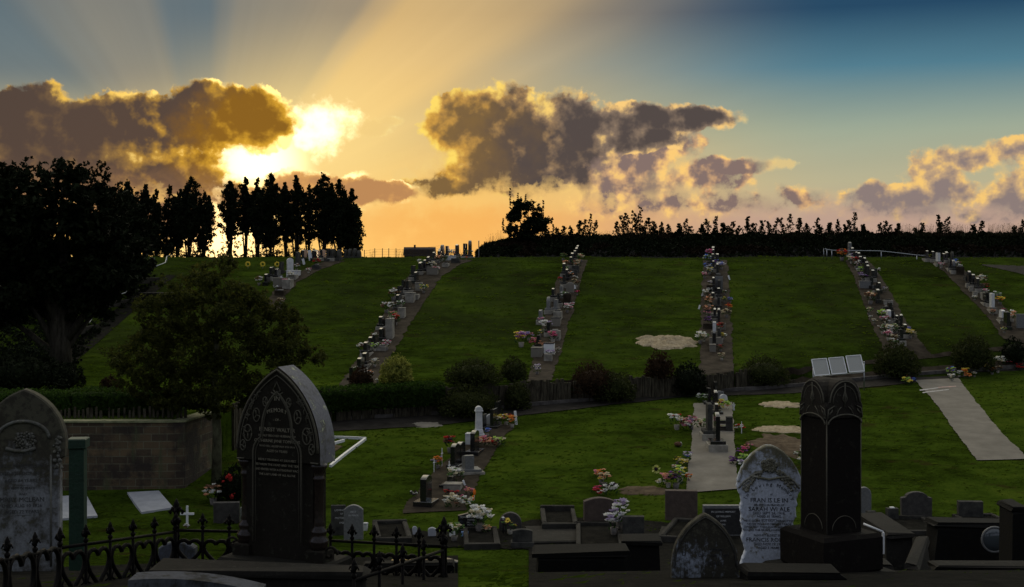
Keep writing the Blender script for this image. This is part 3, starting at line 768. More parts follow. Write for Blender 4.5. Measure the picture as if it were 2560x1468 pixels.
# ------------------------------------------------------------------ bank and its scrub
def bank_top(px): return lin([(1180, 646), (1205, 622), (1250, 606), (1300, 600), (1400, 597), (1900, 591), (2300, 590), (2560, 588), (3000, 586)], px)
def bank():
    vs = []; fs = []; xs = [1176 + i * 8 for i in range(360)]
    Yb = [72.0, 72.6, 73.2, 73.8, 74.4, 75.2, 77, 80]; pf = [0, .32, .6, .82, .95, 1, .98, .7]
    for px in xs:
        zt = (HY - bank_top(px)) / F * 74.6
        for Y, f in zip(Yb, pf):
            x = (px - CX) / F * Y; z0 = ter(x, Y) - .05
            vs.append((x, Y, CAMZ + z0 + (zt - z0) * f * (1 + .06 * noise.noise(Vector((x, Y, 1)))) - (.02 if f else .1)))
    k = len(Yb)
    for i in range(len(xs) - 1):
        for j in range(k - 1): a = i * k + j; fs.append((a, a + k, a + k + 1, a + 1))
    mb = MB(); mb.add(vs, fs, 0, True)
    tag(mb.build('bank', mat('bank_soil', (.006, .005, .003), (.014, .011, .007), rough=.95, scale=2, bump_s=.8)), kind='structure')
    sc = MB()
    for i in range(42000):
        px = R.uniform(1190, 2620) if i % 8 else R.uniform(2620, 4000); t = R.random() ** .8; Y = 72.2 + 2.8 * t
        zt = (HY - bank_top(px)) / F * 74.6; x = (px - CX) / F * Y; z0 = ter(x, Y)
        f = min(1, lin([(0, 0), (.2, .32), (.43, .62), (.62, .84), (.8, .96), (1, 1)], t) + .05 * R.random())
        z = CAMZ + z0 + (zt - z0) * f + (.08 + .12 * (t > .5)) * noise.noise(Vector((x * 1.1, t * 3, 4)))
        s_ = R.uniform(.6, 1.5)
        sc.leaf((x, Y, z + R.uniform(-.05, .16)), .20 * s_, .10 * s_, Vector((R.gauss(0, 1), R.gauss(0, .6) - .3, .9)), 0 if noise.noise(Vector((x * .5, t * 3, 0))) < .25 else 1)
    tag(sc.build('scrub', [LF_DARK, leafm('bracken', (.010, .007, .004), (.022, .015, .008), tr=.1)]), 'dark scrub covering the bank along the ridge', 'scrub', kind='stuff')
    gs = MB()
    for i in range(2600):
        px = R.uniform(925, 2600) if R.random() < .8 else R.uniform(2180, 2560)
        Y = R.uniform(73.5, 75.5) if px > 1200 else R.uniform(71.5, 73)
        if noise.noise(Vector((px * .012, 0, 9))) < -.12: continue
        x = (px - CX) / F * Y
        z = CAMZ + ((HY - bank_top(px)) / F * 74.6 if px > 1185 else ter(x, Y)) - .05
        h = R.uniform(.2, .55) * (1.35 if px > 2200 or 1180 < px < 1260 else .9); l = R.gauss(.03, .07)
        gs.tube([(x, Y, z), (x + l * .4, Y, z + h * .6), (x + l, Y, z + h)], [.0035, .003, .002], 3, cap=False)
        gs.leaf((x + l, Y, z + h), .07, .018, Vector((l, 0, .3)))
    tag(gs.build('long_grass', LF_DRY), 'thin dry seeding grass standing along the ridge', 'grass', kind='stuff')
bank()
# ------------------------------------------------------------------ lawn grass
def lawn():
    mb = MB(); n = 0
    T = {}
    while n < 50000:
        Y = 9.5 + 62 * R.random() ** 1.1; px = R.uniform(-60, 2620); x = (px - CX) / F * Y
        if abs(Y - wall_y(x)) < .4: n += 1; continue
        p = noise.noise(Vector((x * .7, Y * 1.1, 0)))
        py = HY - ter(x, Y) / Y * F
        if on_strip(px, py): n += 1; continue
        if p < -.25: n += 1; continue
        z = G(x, Y) - .01; h = R.uniform(.012, .030) * (1 + .6 * max(0, p)) * (1 + Y / 70); w = h * .45
        a = R.uniform(0, 6.28); c, s = math.cos(a) * w, math.sin(a) * w
        l = R.gauss(0, 1.3) * h
        mb.add([(x - c, Y - s, z), (x + c, Y + s, z), (x + c * .3 + l, Y + s * .3 + l, z + h), (x - c * .6 - l, Y - s * .6, z + h * .8)], [(0, 1, 2, 3)], 0 if p < .1 else 1)
        n += 1
    tag(mb.build('grass', [leafm('grass_blades_dark', (.035, .06, .004), (.055, .09, .006), tr=.5), leafm('grass_blades', (.05, .085, .006), (.08, .115, .008), tr=.5)]), 'short tufted lawn grass between the grave rows', 'grass', kind='stuff')
lawn()
# mounds of sand and bare soil
def mound(px0, px1, py0, py1, h, m, name, label, cat='mound', rough=.35):
    c = hit((px0 + px1) / 2, (py0 + py1) / 2); A = hit((px0 + px1) / 2, py1); B = hit((px0 + px1) / 2, py0)
    rx = (px1 - px0) / 2 / F * c.y; ry = max(.25, (B.y - A.y) / 2)
    mb = MB(); vs = []; fs = []; n, k = 72, 14
    for j in range(k + 1):
        for i in range(n):
            t = 2 * PI * i / n; q = j / k; e = 1 + rough * noise.noise(Vector((math.cos(t) * 2.4, math.sin(t) * 2.4, px0))) + .16 * noise.noise(Vector((math.cos(t) * 8, math.sin(t) * 8, px0)))
            x = c.x + rx * q * e * math.cos(t); y = c.y + ry * q * e * math.sin(t)
            z = G(x, y) + .012 + h * (1 - q ** 3) * (1 + .9 * noise.noise(Vector((x * 3.1, y * 3.1, 1))) + .4 * noise.noise(Vector((x * 9, y * 9, 1)))) - (.03 if j == k else 0)
            vs.append((x - c.x, y - c.y, z - c.z))
    for j in range(k):
        for i in range(n): fs.append((j*n + i, j*n + (i + 1) % n, (j+1)*n + (i + 1) % n, (j+1)*n + i))
    mb.add(vs, fs, 0, True)
    o = mb.build(name, m, loc=c)
    if o.data.polygons[n * 3].normal.z < 0: o.data.flip_normals()
    return tag(o, label, cat)
mound(1588, 1742, 842, 872, .17, SAND, 'sand_mound', 'long sandy mound on the lawn between two upper grave rows')
mound(1898, 1998, 1004, 1020, .05, SAND, 'sand_mound', 'thin pale sandy mound on the lawn just below the road')
mound(1885, 2015, 1064, 1084, .03, SAND, 'sand_mound', 'ragged sandy patch on the lawn left of the tall pillar')
mound(1880, 2030, 1085, 1140, .06, DIRT, 'soil_mound', 'brown soil heap behind the white pointed headstone')
mound(1545, 1680, 1216, 1238, .03, DIRT, 'soil_mound', 'brown soil patch left of the foot of the pale concrete strip')
mound(1020, 1110, 1054, 1070, .02, PALEC, 'gravel_patch', 'pale gravel patch at the lawn edge beside the road', cat='gravel')

# ---- bare dark ground between the old graves and dark leaves added as tree shade on the left slope
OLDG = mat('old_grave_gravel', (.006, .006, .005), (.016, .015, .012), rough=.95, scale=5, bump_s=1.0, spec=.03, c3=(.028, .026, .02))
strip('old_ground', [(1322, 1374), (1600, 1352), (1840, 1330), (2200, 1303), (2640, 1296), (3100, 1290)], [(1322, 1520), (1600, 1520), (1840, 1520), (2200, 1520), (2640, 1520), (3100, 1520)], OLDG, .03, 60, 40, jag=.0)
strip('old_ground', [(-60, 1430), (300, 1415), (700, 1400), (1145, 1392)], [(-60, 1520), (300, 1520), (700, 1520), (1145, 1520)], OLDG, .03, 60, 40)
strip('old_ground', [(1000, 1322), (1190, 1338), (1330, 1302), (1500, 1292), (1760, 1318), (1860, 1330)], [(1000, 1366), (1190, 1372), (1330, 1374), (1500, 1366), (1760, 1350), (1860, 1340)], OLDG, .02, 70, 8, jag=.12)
shade_lv = MB()
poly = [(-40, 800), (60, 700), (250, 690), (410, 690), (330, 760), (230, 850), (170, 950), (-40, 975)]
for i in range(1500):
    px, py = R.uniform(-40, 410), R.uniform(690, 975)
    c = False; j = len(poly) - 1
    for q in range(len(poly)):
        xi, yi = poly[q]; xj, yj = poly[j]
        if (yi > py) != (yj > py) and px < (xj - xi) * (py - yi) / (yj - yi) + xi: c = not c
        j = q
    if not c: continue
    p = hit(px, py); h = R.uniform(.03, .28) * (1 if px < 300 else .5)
    clump(shade_lv, p + Vector((0, 0, h * .6)), (.25, .25, h * .6), 26, .12, .07, .6, shell=.1)
tag(shade_lv.build('shade_leaf_patches', LF_DARK), 'dark leaf patches standing in for shade on the slope below the left trees', 'shade leaves', kind='stuff')

sp_ = MB()
for i in range(150):                                # shaggy tops along the bank
    px = R.uniform(1195, 2600); Y = 74.7; k = Y / F; h = R.uniform(.05, .28)
    c = Vector(((px - CX) * k, Y, CAMZ + (HY - bank_top(px)) * k - .05 + h * .3))
    clump(sp_, c, (R.uniform(.15, .45), .2, h), 60, .15, .06, 1.2, shell=.1)
tag(sp_.build('bracken', LF_DARK), 'shaggy bracken tops breaking the upper edge of the bank', 'bracken', kind='stuff')
# ------------------------------------------------------------------ trees
def poplar(px, top, wpx, Y, lean, label, dens=1.0, bare=.30, group='poplars on the ridge in front of the sun', leaders=3):
    x = (px - CX) / F * Y; z0 = G(x, Y) - .05; H = CAMZ + (HY - top) / F * Y - z0; W = wpx / F * Y * 1.04
    r = empty('poplar_tree', (x, Y, z0), 0, label, 'tree', group)
    tr = MB(); cr = MB()
    tr.tube([(0, 0, -.2), (lean * .1 * H, 0, H * .3), (lean * .55 * H, 0, H * .75)], [.09, .07, .03], 6)
    for k in range(leaders + 1):
        a = k * 2.4 + R.uniform(0, 1); off = W * (.0 if k == 0 else R.uniform(.16, .32)); hk = H * (1.0 if k == 0 else R.uniform(.72, .95))
        bx, by = off * math.cos(a), off * math.sin(a) * .8
        pts = [Vector((bx * .2, by * .2, 0)), Vector((bx * .8 + lean * H * .25, by * .8, hk * .35)), Vector((bx + lean * H * .6, by, hk * .7)), Vector((bx * .9 + lean * H, by * .9, hk * .97))]
        tr.tube(pts, [.05, .045, .03, .01], 5)
        nc = int(15 * dens)
        for i in range(nc):
            t = bare + (1 - bare) * (i + R.random()) / nc
            q = (t - bare) / (1 - bare)
            env = W * .56 * (math.sin(PI * min(1, q * .95 + .08)) ** .6) * (1 - .12 * q)
            s = 3 * t; j = min(2, int(s)); p = pts[j].lerp(pts[j + 1], s - j)
            a2 = R.uniform(0, 6.28); d = env * R.uniform(.1, .75)
            cc = p + Vector((math.cos(a2) * d, math.sin(a2) * d, 0))
            rr = max(.07, env * .46)
            clump(cr, cc, (rr, rr, rr * 1.9), int(125 * dens), .13, .08, 1.6, shell=.1)
        for i in range(5):                       # spikes at the top
            p = pts[3] + Vector((R.uniform(-.1, .1), R.uniform(-.1, .1), R.uniform(-.35, .0)))
            clump(cr, p, (.06, .06, .2), 22, .13, .06, 2.5, shell=.1)
    for i in range(int((30 if bare < .4 else 12) * dens)):              # thin growth low on the trunks
        a2 = R.uniform(0, 6.28); d = W * .5 * R.random(); z = H * R.uniform(.02, bare + .1)
        cc = (math.cos(a2) * d, math.sin(a2) * d, z)
        clump(cr, cc, (.10, .10, .16), 12, .10, .05, .6)
        if i % 2: tr.tube([(cc[0] * .4, cc[1] * .4, max(0, z - .5)), cc], [.015, .006], 3, cap=False)
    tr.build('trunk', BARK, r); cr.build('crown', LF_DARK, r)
    return r
POP = [  # px, top, width, Y, lean, dens
    (318, 447, 66, 76, 0, 1.3), (362, 458, 44, 77, 0, 1.1), (392, 472, 34, 76, 0, 1.), (414, 460, 40, 78, .06, 1.), (442, 470, 44, 77, .06, 1.0),
    (470, 438, 70, 76, .03, 1.25), (508, 476, 52, 76, .03, 1.1),
    (578, 449, 58, 76, 0, 1.15), (614, 440, 46, 77, 0, 1.1), (645, 444, 40, 78, 0, 1.1), (678, 430, 68, 76, 0, 1.5), (716, 450, 36, 77, -.02, 1.), (741, 434, 52, 76, 0, 1.1),
    (772, 458, 34, 78, 0, .8), (808, 430, 58, 76, 0, 1.4), (846, 446, 62, 75.5, 0, 1.4), (876, 470, 60, 75.5, .03, 1.3)]
n_ = len(POP)
for i, (px, top, w, Y, ln, dn) in enumerate(POP):
    lb = ('%s poplar of the ridge row beside the sun' % ('leftmost' if i == 0 else ORD[i + 1] + ' from the left,')) if i < 8 else ('%s poplar of the ridge row beside the sun' % ('rightmost' if i == n_ - 1 else ORD[n_ - i] + ' from the right,'))
    lb = lb.replace(', poplar of', ' poplar in')
    poplar(px + R.uniform(-2, 2), top, w, Y, ln, lb, dn, bare=R.uniform(.30, .40) if 560 < px < 660 else R.uniform(.16, .34))
# undergrowth between the trunks
ug = MB()
for i in range(520):
    px = R.uniform(250, 905); Y = R.uniform(73.5, 79)
    if 515 < px < 640 and R.random() < .5: continue
    px = px; x = (px - CX) / F * Y
    hmax = .5 + .9 * max(0, noise.noise(Vector((px * .013, 2, 0)))) + (.9 if px < 400 else 0)
    z = G(x, Y) + hmax * R.random() ** 1.5
    clump(ug, (x, Y, z), (.18, .18, .16), 36, .12, .06, .5)
tag(ug.build('undergrowth', LF_DARK), 'dark undergrowth under the poplars on the ridge', 'undergrowth', kind='stuff')

def blob_tree(name, px, base, blobs_, Y, label, n, L, m, trunk_r, depth, group=None, cat='tree', limbs=True, twigs=0, pts=None):
    x = (px - CX) / F * Y; z0 = G(x, Y)
    r = empty(name, (x, Y, z0), 0, label, cat, group)
    cr = MB(); tr = MB(); tot = sum(b[2] * b[3] for b in blobs_)
    cx_ = sum(b[0] for b in blobs_) / len(blobs_)
    top = min(b[1] for b in blobs_)
    for (bx, by, bw, bh) in blobs_:
        c = Vector(((bx - CX) / F * Y - x, R.uniform(-.3, .3) * depth, CAMZ + (HY - by) / F * Y - z0))
        w, h = bw / F * Y, bh / F * Y
        k = max(1, int(n * bw * bh / tot)); sub = max(3, k // 160)
        for i in range(sub):
            d = Vector((R.gauss(0, 1), R.gauss(0, 1), R.gauss(0, 1))).normalized() * R.random() ** .45
            cc = c + Vector((d.x * w, d.y * depth * .5, d.z * h))
            q = .30 * min(w, h) + .10
            clump(cr, cc, (q * 1.25, q * 1.25, q * .8), k // sub, L, L * .5, .2, shell=.2)
        if limbs:
            f = Vector((0, 0, min(c.z * .5, .45 * c.z)))
            tr.tube([f * .6, f.lerp(c, .5) + Vector((0, 0, -.15)), c], [trunk_r * .5, trunk_r * .3, trunk_r * .1], 6)
    zt = CAMZ + (HY - (top + 40)) / F * Y - z0
    tr.tube([(0, 0, -.2), (.02, 0, zt * .25), (-.05, 0, zt * .5), (.05, 0, zt * .9)], [trunk_r * 1.25, trunk_r, trunk_r * .8, trunk_r * .3], 10)
    for (tx, ty, tx2, ty2) in (pts or []):
        a = Vector(((tx - CX) / F * Y - x, 0, CAMZ + (HY - ty) / F * Y - z0)); b = Vector(((tx2 - CX) / F * Y - x, R.uniform(-.3, .3), CAMZ + (HY - ty2) / F * Y - z0))
        tr.tube([a, a.lerp(b, .5) + Vector((.03, 0, .05)), b], [.025, .015, .006], 4)
        for i in range(9):
            clump(cr, a.lerp(b, .25 + .75 * i / 8), (.09, .09, .09), 9, L * .55, L * .33)
            if R.random() < .6:
                d = a.lerp(b, .3 + .7 * i / 8) + Vector((R.uniform(-.25, .25), R.uniform(-.2, .2), R.uniform(.05, .22)))
                clump(cr, d, (.07, .07, .07), 9, L * .55, L * .33)
    tr.build('trunk', BARK, r); cr.build('crown', m, r)
    return r
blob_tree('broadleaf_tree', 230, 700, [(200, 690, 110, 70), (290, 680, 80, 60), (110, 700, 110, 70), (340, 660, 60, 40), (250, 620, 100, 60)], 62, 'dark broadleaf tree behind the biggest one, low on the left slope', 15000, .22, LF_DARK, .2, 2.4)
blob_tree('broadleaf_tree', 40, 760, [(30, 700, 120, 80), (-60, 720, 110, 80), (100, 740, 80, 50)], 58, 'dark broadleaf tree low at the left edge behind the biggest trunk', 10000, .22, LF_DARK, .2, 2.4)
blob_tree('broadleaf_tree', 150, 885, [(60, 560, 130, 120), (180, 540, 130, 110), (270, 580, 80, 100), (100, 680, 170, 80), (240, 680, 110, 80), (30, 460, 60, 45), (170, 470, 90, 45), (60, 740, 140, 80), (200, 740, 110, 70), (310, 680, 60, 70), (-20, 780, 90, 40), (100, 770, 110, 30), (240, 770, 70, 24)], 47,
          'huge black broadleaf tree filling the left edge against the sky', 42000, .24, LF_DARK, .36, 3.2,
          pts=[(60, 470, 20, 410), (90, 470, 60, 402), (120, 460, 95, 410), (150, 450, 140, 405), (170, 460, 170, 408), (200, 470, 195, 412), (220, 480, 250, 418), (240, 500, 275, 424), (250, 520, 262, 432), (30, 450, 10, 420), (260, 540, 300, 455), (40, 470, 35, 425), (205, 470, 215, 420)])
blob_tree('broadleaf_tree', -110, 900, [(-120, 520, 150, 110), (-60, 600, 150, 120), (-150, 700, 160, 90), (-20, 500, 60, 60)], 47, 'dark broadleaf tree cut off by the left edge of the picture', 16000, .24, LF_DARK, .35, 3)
blob_tree('broadleaf_tree', 330, 655, [(300, 560, 60, 60), (340, 590, 60, 50), (260, 600, 60, 50), (380, 610, 50, 30), (330, 520, 40, 40)], 72, 'dark bushy tree between the big left tree and the poplars', 12000, .20, LF_DARK, .16, 2)
blob_tree('spreading_tree', 541, 1196, [(505, 668, 50, 50), (500, 735, 110, 56), (420, 780, 110, 50), (620, 770, 110, 56), (700, 800, 60, 44), (560, 850, 200, 70), (390, 860, 130, 60), (700, 870, 96, 56), (775, 890, 36, 36),
          (335, 930, 84, 44), (450, 945, 150, 60), (600, 960, 140, 60), (730, 950, 76, 44), (540, 1005, 150, 30), (670, 1000, 80, 30), (420, 1000, 110, 26)], 35.2,
          'wide olive green spreading tree growing in front of the block wall', 54000, .10, LF_OLIVE, .12, 2.4, limbs=False)
for ch_ in [o for o in COL.objects if o.parent and o.parent.name.startswith('spreading_tree') and o.name.startswith('trunk')]: ch_.data.materials[0] = mat('lichen_bark', (.045, .038, .026), (.15, .15, .085), rough=.9, scale=5, stretch=(1, 1, .5), bump_s=.9, spec=.05)
# the round bush and the saplings on the bank
def sapling(px, top, wpx, label, n=260, kind='sapling', base=None, Y=74.6, big=False, stems=None):
    x = (px - CX) / F * Y; z0 = CAMZ + (HY - bank_top(px)) / F * Y - .1; H = CAMZ + (HY - top) / F * Y - z0; W = wpx / F * Y
    W *= 1.25
    r = empty('sapling' if not big else 'round_bush', (x, Y, z0), 0, label, 'sapling' if not big else 'bush', None if big else 'young trees along the top of the bank')
    tr = MB(); cr = MB(); ns = stems or max(1, min(5, int(W / .28)))
    for k in range(ns):
        u = 0 if ns == 1 else (k / (ns - 1) - .5) * .75
        h = H * (1 if k == ns // 2 else R.uniform(.6, .88)); tx = u * W + R.uniform(-.04, .04)
        pts = [Vector((u * W * .3, 0, 0)), Vector((tx * .8, R.uniform(-.1, .1), h * .5)), Vector((tx, R.uniform(-.1, .1), h))]
        tr.tube(pts, [.02, .012, .004], 4)
        for i in range(9):
            t = .16 + .84 * i / 8; p = pts[0].lerp(pts[1], t * 2) if t < .5 else pts[1].lerp(pts[2], t * 2 - 1)
            q = (.21 if ns > 1 else W * .42) * (1 - .72 * t) * R.uniform(.6, 1.3) + .028
            for e in range(2):
                c = p + Vector((R.uniform(-1, 1) * q * .9, R.uniform(-1, 1) * q, R.uniform(-.02, .05)))
                clump(cr, c, (q * .8, q * .8, q * .8), max(14, n // (ns * 6)), .10, .07, .8, shell=.1)
    tr.build('stem', BARK, r); cr.build('foliage', LF_DARK, r)
    return r
r = empty('round_bush', ((1320 - CX) / F * 74, 74, CAMZ + .85), 0, 'big round dark bush standing on the left end of the bank', 'bush')
cr = MB(); tr = MB(); k_ = 74 / F
for (bx, by, bw, bh, n_) in [(1320, 545, 50, 44, 1800), (1290, 530, 34, 38, 4000), (1350, 560, 36, 36, 4000), (1320, 580, 62, 26, 5000), (1278, 575, 26, 22, 900), (1368, 585, 18, 16, 260), (1320, 515, 24, 18, 300)]:
    c = Vector(((bx - 1320) * k_, 0, (HY - by) * k_ - .85))
    for i in range(16):
        d = Vector((R.gauss(0, 1), R.gauss(0, 1), R.gauss(0, 1))).normalized() * R.random() ** .5
        clump(cr, c + Vector((d.x * bw * k_ * .75, d.y * .7, d.z * bh * k_ * .75)), (.26, .26, .22), n_ // 14, .12, .08, .5, shell=.1)
    tr.tube([(0, 0, -.2), c * .5, c], [.06, .04, .01], 5)
for (tx, ty, t0) in [(1275, 473, 520), (1295, 484, 520), (1314, 488, 520), (1358, 503, 545), (1258, 548, 575), (1333, 505, 530), (1383, 562, 590)]:
    a = Vector(((tx - 1320) * k_, 0, (HY - t0) * k_ - .85)); b = Vector(((tx - 1320) * k_, 0, (HY - ty) * k_ - .85))
    tr.tube([a, b], [.015, .004], 4)
    for i in range(8): clump(cr, a.lerp(b, i / 7), (.07 * (1 - i / 12),) * 3, 14, .09, .06, 1)
tr.build('trunk', BARK, r); cr.build('foliage', LF_DARK, r)
SAP = [(1401, 567, 20), (1437, 555, 26), (1470, 537, 44), (1552, 536, 22), (1575, 530, 44), (1602, 520, 30), (1622, 550, 36), (1644, 560, 20), (1663, 566, 22), (1696, 562, 12), (1714, 551, 32), (1755, 566, 18), (1778, 545, 24), (1800, 560, 26),
       (1826, 557, 44), (1868, 545, 18), (1896, 554, 26), (1932, 546, 24), (1964, 539, 26), (1998, 548, 18), (2029, 549, 28), (2062, 558, 26), (2083, 554, 24), (2114, 564, 10), (2130, 533, 22), (2159, 564, 16), (2212, 555, 30), (2246, 562, 16),
       (2298, 560, 20), (2346, 541, 12), (2360, 545, 20), (2445, 554, 22), (2547, 555, 20)]
n_ = len(SAP)
for i, (px, top, w) in enumerate(SAP):
    if i < 17: lb = 'dark sapling on the bank, %s one right of the big round bush' % ORD[i + 1] if i else 'small dark sapling just right of the big round bush on the bank'
    else:
        j = n_ - i; lb = 'dark sapling on the bank, %s from the right edge' % ORD[j] if j > 1 else 'dark sapling on the bank nearest the right edge'
    sapling(px, top, w, lb, n=300 if w > 30 else 220)
# ------------------------------------------------------------------ shrubs
dome(1184, 900, 968, 138, LF_SHRUB, 'wide dark domed shrub on the grass above the hedge', 2600)
dome(1284, 893, 955, 68, LF_SHRUB, 'small round shrub beside the foot of the row with the white box', 1100)
dome(1174, 962, 1042, 162, LF_SHRUB, 'widest dark domed shrub, hanging over the timber wall', 3000)
dome(1294, 955, 1024, 66, LF_SHRUB, 'round green shrub at the wall right of the widest dome', 1100)
dome(1483, 902, 985, 128, LF_RED, 'dark maroon domed shrub above the timber wall', 2600)
dome(1536, 928, 1004, 108, LF_SHRUB, 'dull green domed shrub in front of the maroon one', 2000)
dome(1648, 890, 960, 74, LF_RED, 'loose reddish shrub left of the darkest ball shrub', 900, L=.12)
dome(1722, 905, 990, 94, LF_DARK, 'darkest ball shrub right beside the concrete row', 2000)
dome(1909, 893, 968, 124, LF_SHRUB, 'flat-topped shrub between the two right-hand upper rows', 2200)
dome(2242, 856, 945, 112, LF_SHRUB, 'tall loose shrub right of the three-panel sign', 2400, L=.12)
dome(2432, 838, 925, 104, LF_SHRUB, 'loose brownish green shrub near the right edge of the road', 2200, L=.12)
dome(2535, 845, 912, 66, LF_DARK, 'small black ball shrub at the right edge', 1100)
dome(992, 887, 964, 86, LF_LIT_TIP, 'yellow-green shrub with painted lit tips at the foot of a grave row', 1500, L=.11)
dome(902, 918, 966, 60, LF_RED, 'small reddish shrub left of the yellow-green shrub', 700)
dome(470, 1030, 1046, 30, LF_SHRUB, 'tiny plant on the hedge above the block wall', 200, name='shrub') if False else None
dome(165, 905, 972, 90, LF_DARK, 'dark round shrub below the big left tree', 1300)
dome(275, 940, 985, 54, LF_RED, 'small brown shrub on the terrace left of the spreading tree', 700)
dome(50, 860, 985, 220, LF_DARK, 'wide dark shrub mass on the terrace at the left edge', 3600, L=.13)
dome(583, 1165, 1254, 88, LF_DARK, 'dark rose bush with red blooms left of the gothic monument', 1500, name='rose_bush', group=None,
     blooms=('red', [(-.1, .78, .05), (.0, .82, .05), (.08, .74, .045), (.15, .25, .05), (-.35, .66, .035), (.05, .70, .04)]))
# ------------------------------------------------------------------ grave rows
RZ = PI / 2 - .135
def near_look(mn, kind, h):
    s_ = 'tall' if h > .85 else ('low' if h < .5 else '')
    k = {'flat': 'square-topped', 'arch': 'curved-top', 'serp': 'curved-top', 'round': 'round-topped', 'peak': 'peaked', 'wave': 'wave-topped', 'slant': 'slant-topped', 'shoulder': 'shouldered'}[kind]
    return (s_ + ' ' if s_ else '') + mn + ' '
# px, y of the top, y of the foot, colour, shape, plinth height, options
ROWS = {
 'A': ('the row below the shed', 'foot', 'top', [
  (884, 922, 948, 'black', 'flat'), (902, 908, 930, 'black', 'arch'), (914, 885, 917, 'black', 'arch'), (917, 866, 889, 'black', 'arch'), (939, 846, 871, 'black', 'flat'), (928, 842, 868, 'black', 'arch'),
  (956, 819, 848, 'black', 'arch'), (954, 796, 822, 'black', 'arch'), (997, 744, 766, 'black', 'arch'), (1000, 715, 745, 'black', 'flat'), (1011, 700, 730, 'black', 'flat'), (1022, 702, 732, 'black', 'flat'),
  (1041, 679, 706, 'black', 'arch'), (1033, 664, 699, 'black', 'flat'), (1052, 655, 684, 'black', 'serp'), (1063, 649, 676, 'black', 'arch'), (1072, 641, 670, 'black', 'serp'), (1086, 631, 656, 'black', 'arch'),
  (1099, 628, 652, 'black', 'arch'), (1101, 621, 646, 'black', 'serp'), (1118, 615, 645, 'black', 'flat'), (1106, 612, 644, 'black', 'round'), (1143, 611, 645, 'black', 'peak'), (1163, 609, 646, 'black', 'flat'), (1175, 601, 647, 'black', 'round')]),
 'B': ('the row above the white box', 'foot', 'top', [
  (1347, 838, 872, 'black', 'flat'), (1373, 806, 838, 'black', 'flat'), (1352, 780, 806, 'grey', 'arch'), (1390, 749, 780, 'grey', 'flat'), (1372, 742, 782, 'grey', 'round'), (1397, 733, 764, 'black', 'flat'),
  (1384, 724, 750, 'black', 'arch'), (1404, 715, 742, 'grey', 'flat'), (1411, 687, 716, 'black', 'flat'), (1418, 672, 698, 'black', 'arch'), (1411, 657, 690, 'black', 'arch'), (1428, 643, 668, 'black', 'arch'),
  (1431, 635, 658, 'black', 'serp'), (1438, 627, 652, 'black', 'arch'), (1442, 618, 647, 'black', 'serp'), (1445, 613, 640, 'black', 'serp')]),
 'C': ('the row right of the sand', 'foot', 'top', [
  (1785, 832, 864, 'black', 'flat'), (1797, 818, 853, 'dark grey', 'arch'), (1786, 805, 834, 'white', 'flat'), (1797, 770, 811, 'black', 'arch'), (1787, 770, 802, 'black', 'serp'), (1796, 743, 768, 'black', 'flat'),
  (1782, 730, 756, 'black', 'arch'), (1796, 729, 748, 'black', 'arch'), (1785, 713, 740, 'black', 'flat'), (1798, 698, 728, 'dark grey', 'serp'), (1784, 692, 722, 'black', 'arch'), (1793, 658, 687, 'black', 'arch'),
  (1783, 654, 678, 'black', 'arch'), (1782, 647, 668, 'black', 'flat'), (1793, 637, 660, 'black', 'serp'), (1782, 634, 654, 'black', 'arch'), (1783, 628, 648, 'black', 'serp'), (1783, 616, 642, 'black', 'serp')]),
 'D': ('the row left of the white railing end', 'foot', 'top', [
  (2252, 833, 858, 'black', 'flat'), (2260, 818, 842, 'black', 'arch'), (2240, 803, 830, 'black', 'flat'), (2252, 785, 827, 'black', 'arch'), (2241, 789, 812, 'black', 'arch'), (2229, 784, 808, 'black', 'flat'),
  (2221, 774, 808, 'white', 'arch'), (2224, 761, 788, 'black', 'flat'), (2193, 722, 754, 'black', 'arch'), (2187, 713, 742, 'black', 'flat'), (2196, 705, 729, 'black', 'arch'), (2178, 693, 718, 'black', 'flat'),
  (2181, 681, 702, 'black', 'arch'), (2168, 662, 700, 'black', 'arch'), (2161, 659, 699, 'black', 'flat'), (2166, 654, 678, 'black', 'arch'), (2161, 645, 670, 'black', 'serp'), (2150, 641, 667, 'black', 'arch'),
  (2146, 633, 657, 'black', 'serp'), (2140, 635, 655, 'black', 'arch'), (2135, 632, 652, 'black', 'flat'), (2130, 618, 644, 'black', 'serp'), (2124, 605, 640, 'grey', 'peak')]),
 'E': ('the rightmost row', 'foot', 'top', [
  (2517, 780, 822, 'black', 'flat'), (2505, 784, 806, 'white', 'arch'), (2480, 733, 780, 'white', 'flat'), (2464, 734, 762, 'black', 'flat'), (2470, 730, 764, 'black', 'flat'), (2442, 694, 728, 'black', 'arch'),
  (2432, 685, 718, 'black', 'arch'), (2422, 677, 710, 'black', 'arch'), (2383, 650, 682, 'black', 'round'), (2375, 646, 676, 'black', 'flat'), (2365, 629, 656, 'black', 'serp'), (2358, 633, 655, 'black', 'arch'),
  (2380, 629, 660, 'dark grey', 'round'), (2345, 632, 664, 'white', 'flat'), (2331, 630, 654, 'black', 'arch'), (2316, 632, 652, 'black', 'arch')]),
 'L': ('the row beside the poplars', 'foot', 'top', [
  (668, 684, 710, 'black', 'arch'), (681, 667, 697, 'black', 'arch'), (694, 673, 699, 'black', 'serp'), (704, 655, 682, 'dark grey', 'flat'), (745, 629, 662, 'dark grey', 'arch'), (761, 624, 650, 'black', 'arch'),
  (787, 624, 650, 'black', 'arch'), (793, 625, 650, 'black', 'serp'), (807, 626, 650, 'black', 'arch'), (821, 621, 652, 'dark grey', 'flat'), (832, 622, 651, 'dark grey', 'arch'), (848, 624, 650, 'dark grey', 'round'),
  (865, 624, 647, 'dark grey', 'arch'), (876, 622, 646, 'dark grey', 'round'), (888, 621, 646, 'dark grey', 'round'), (898, 626, 646, 'dark grey', 'round')]),
}
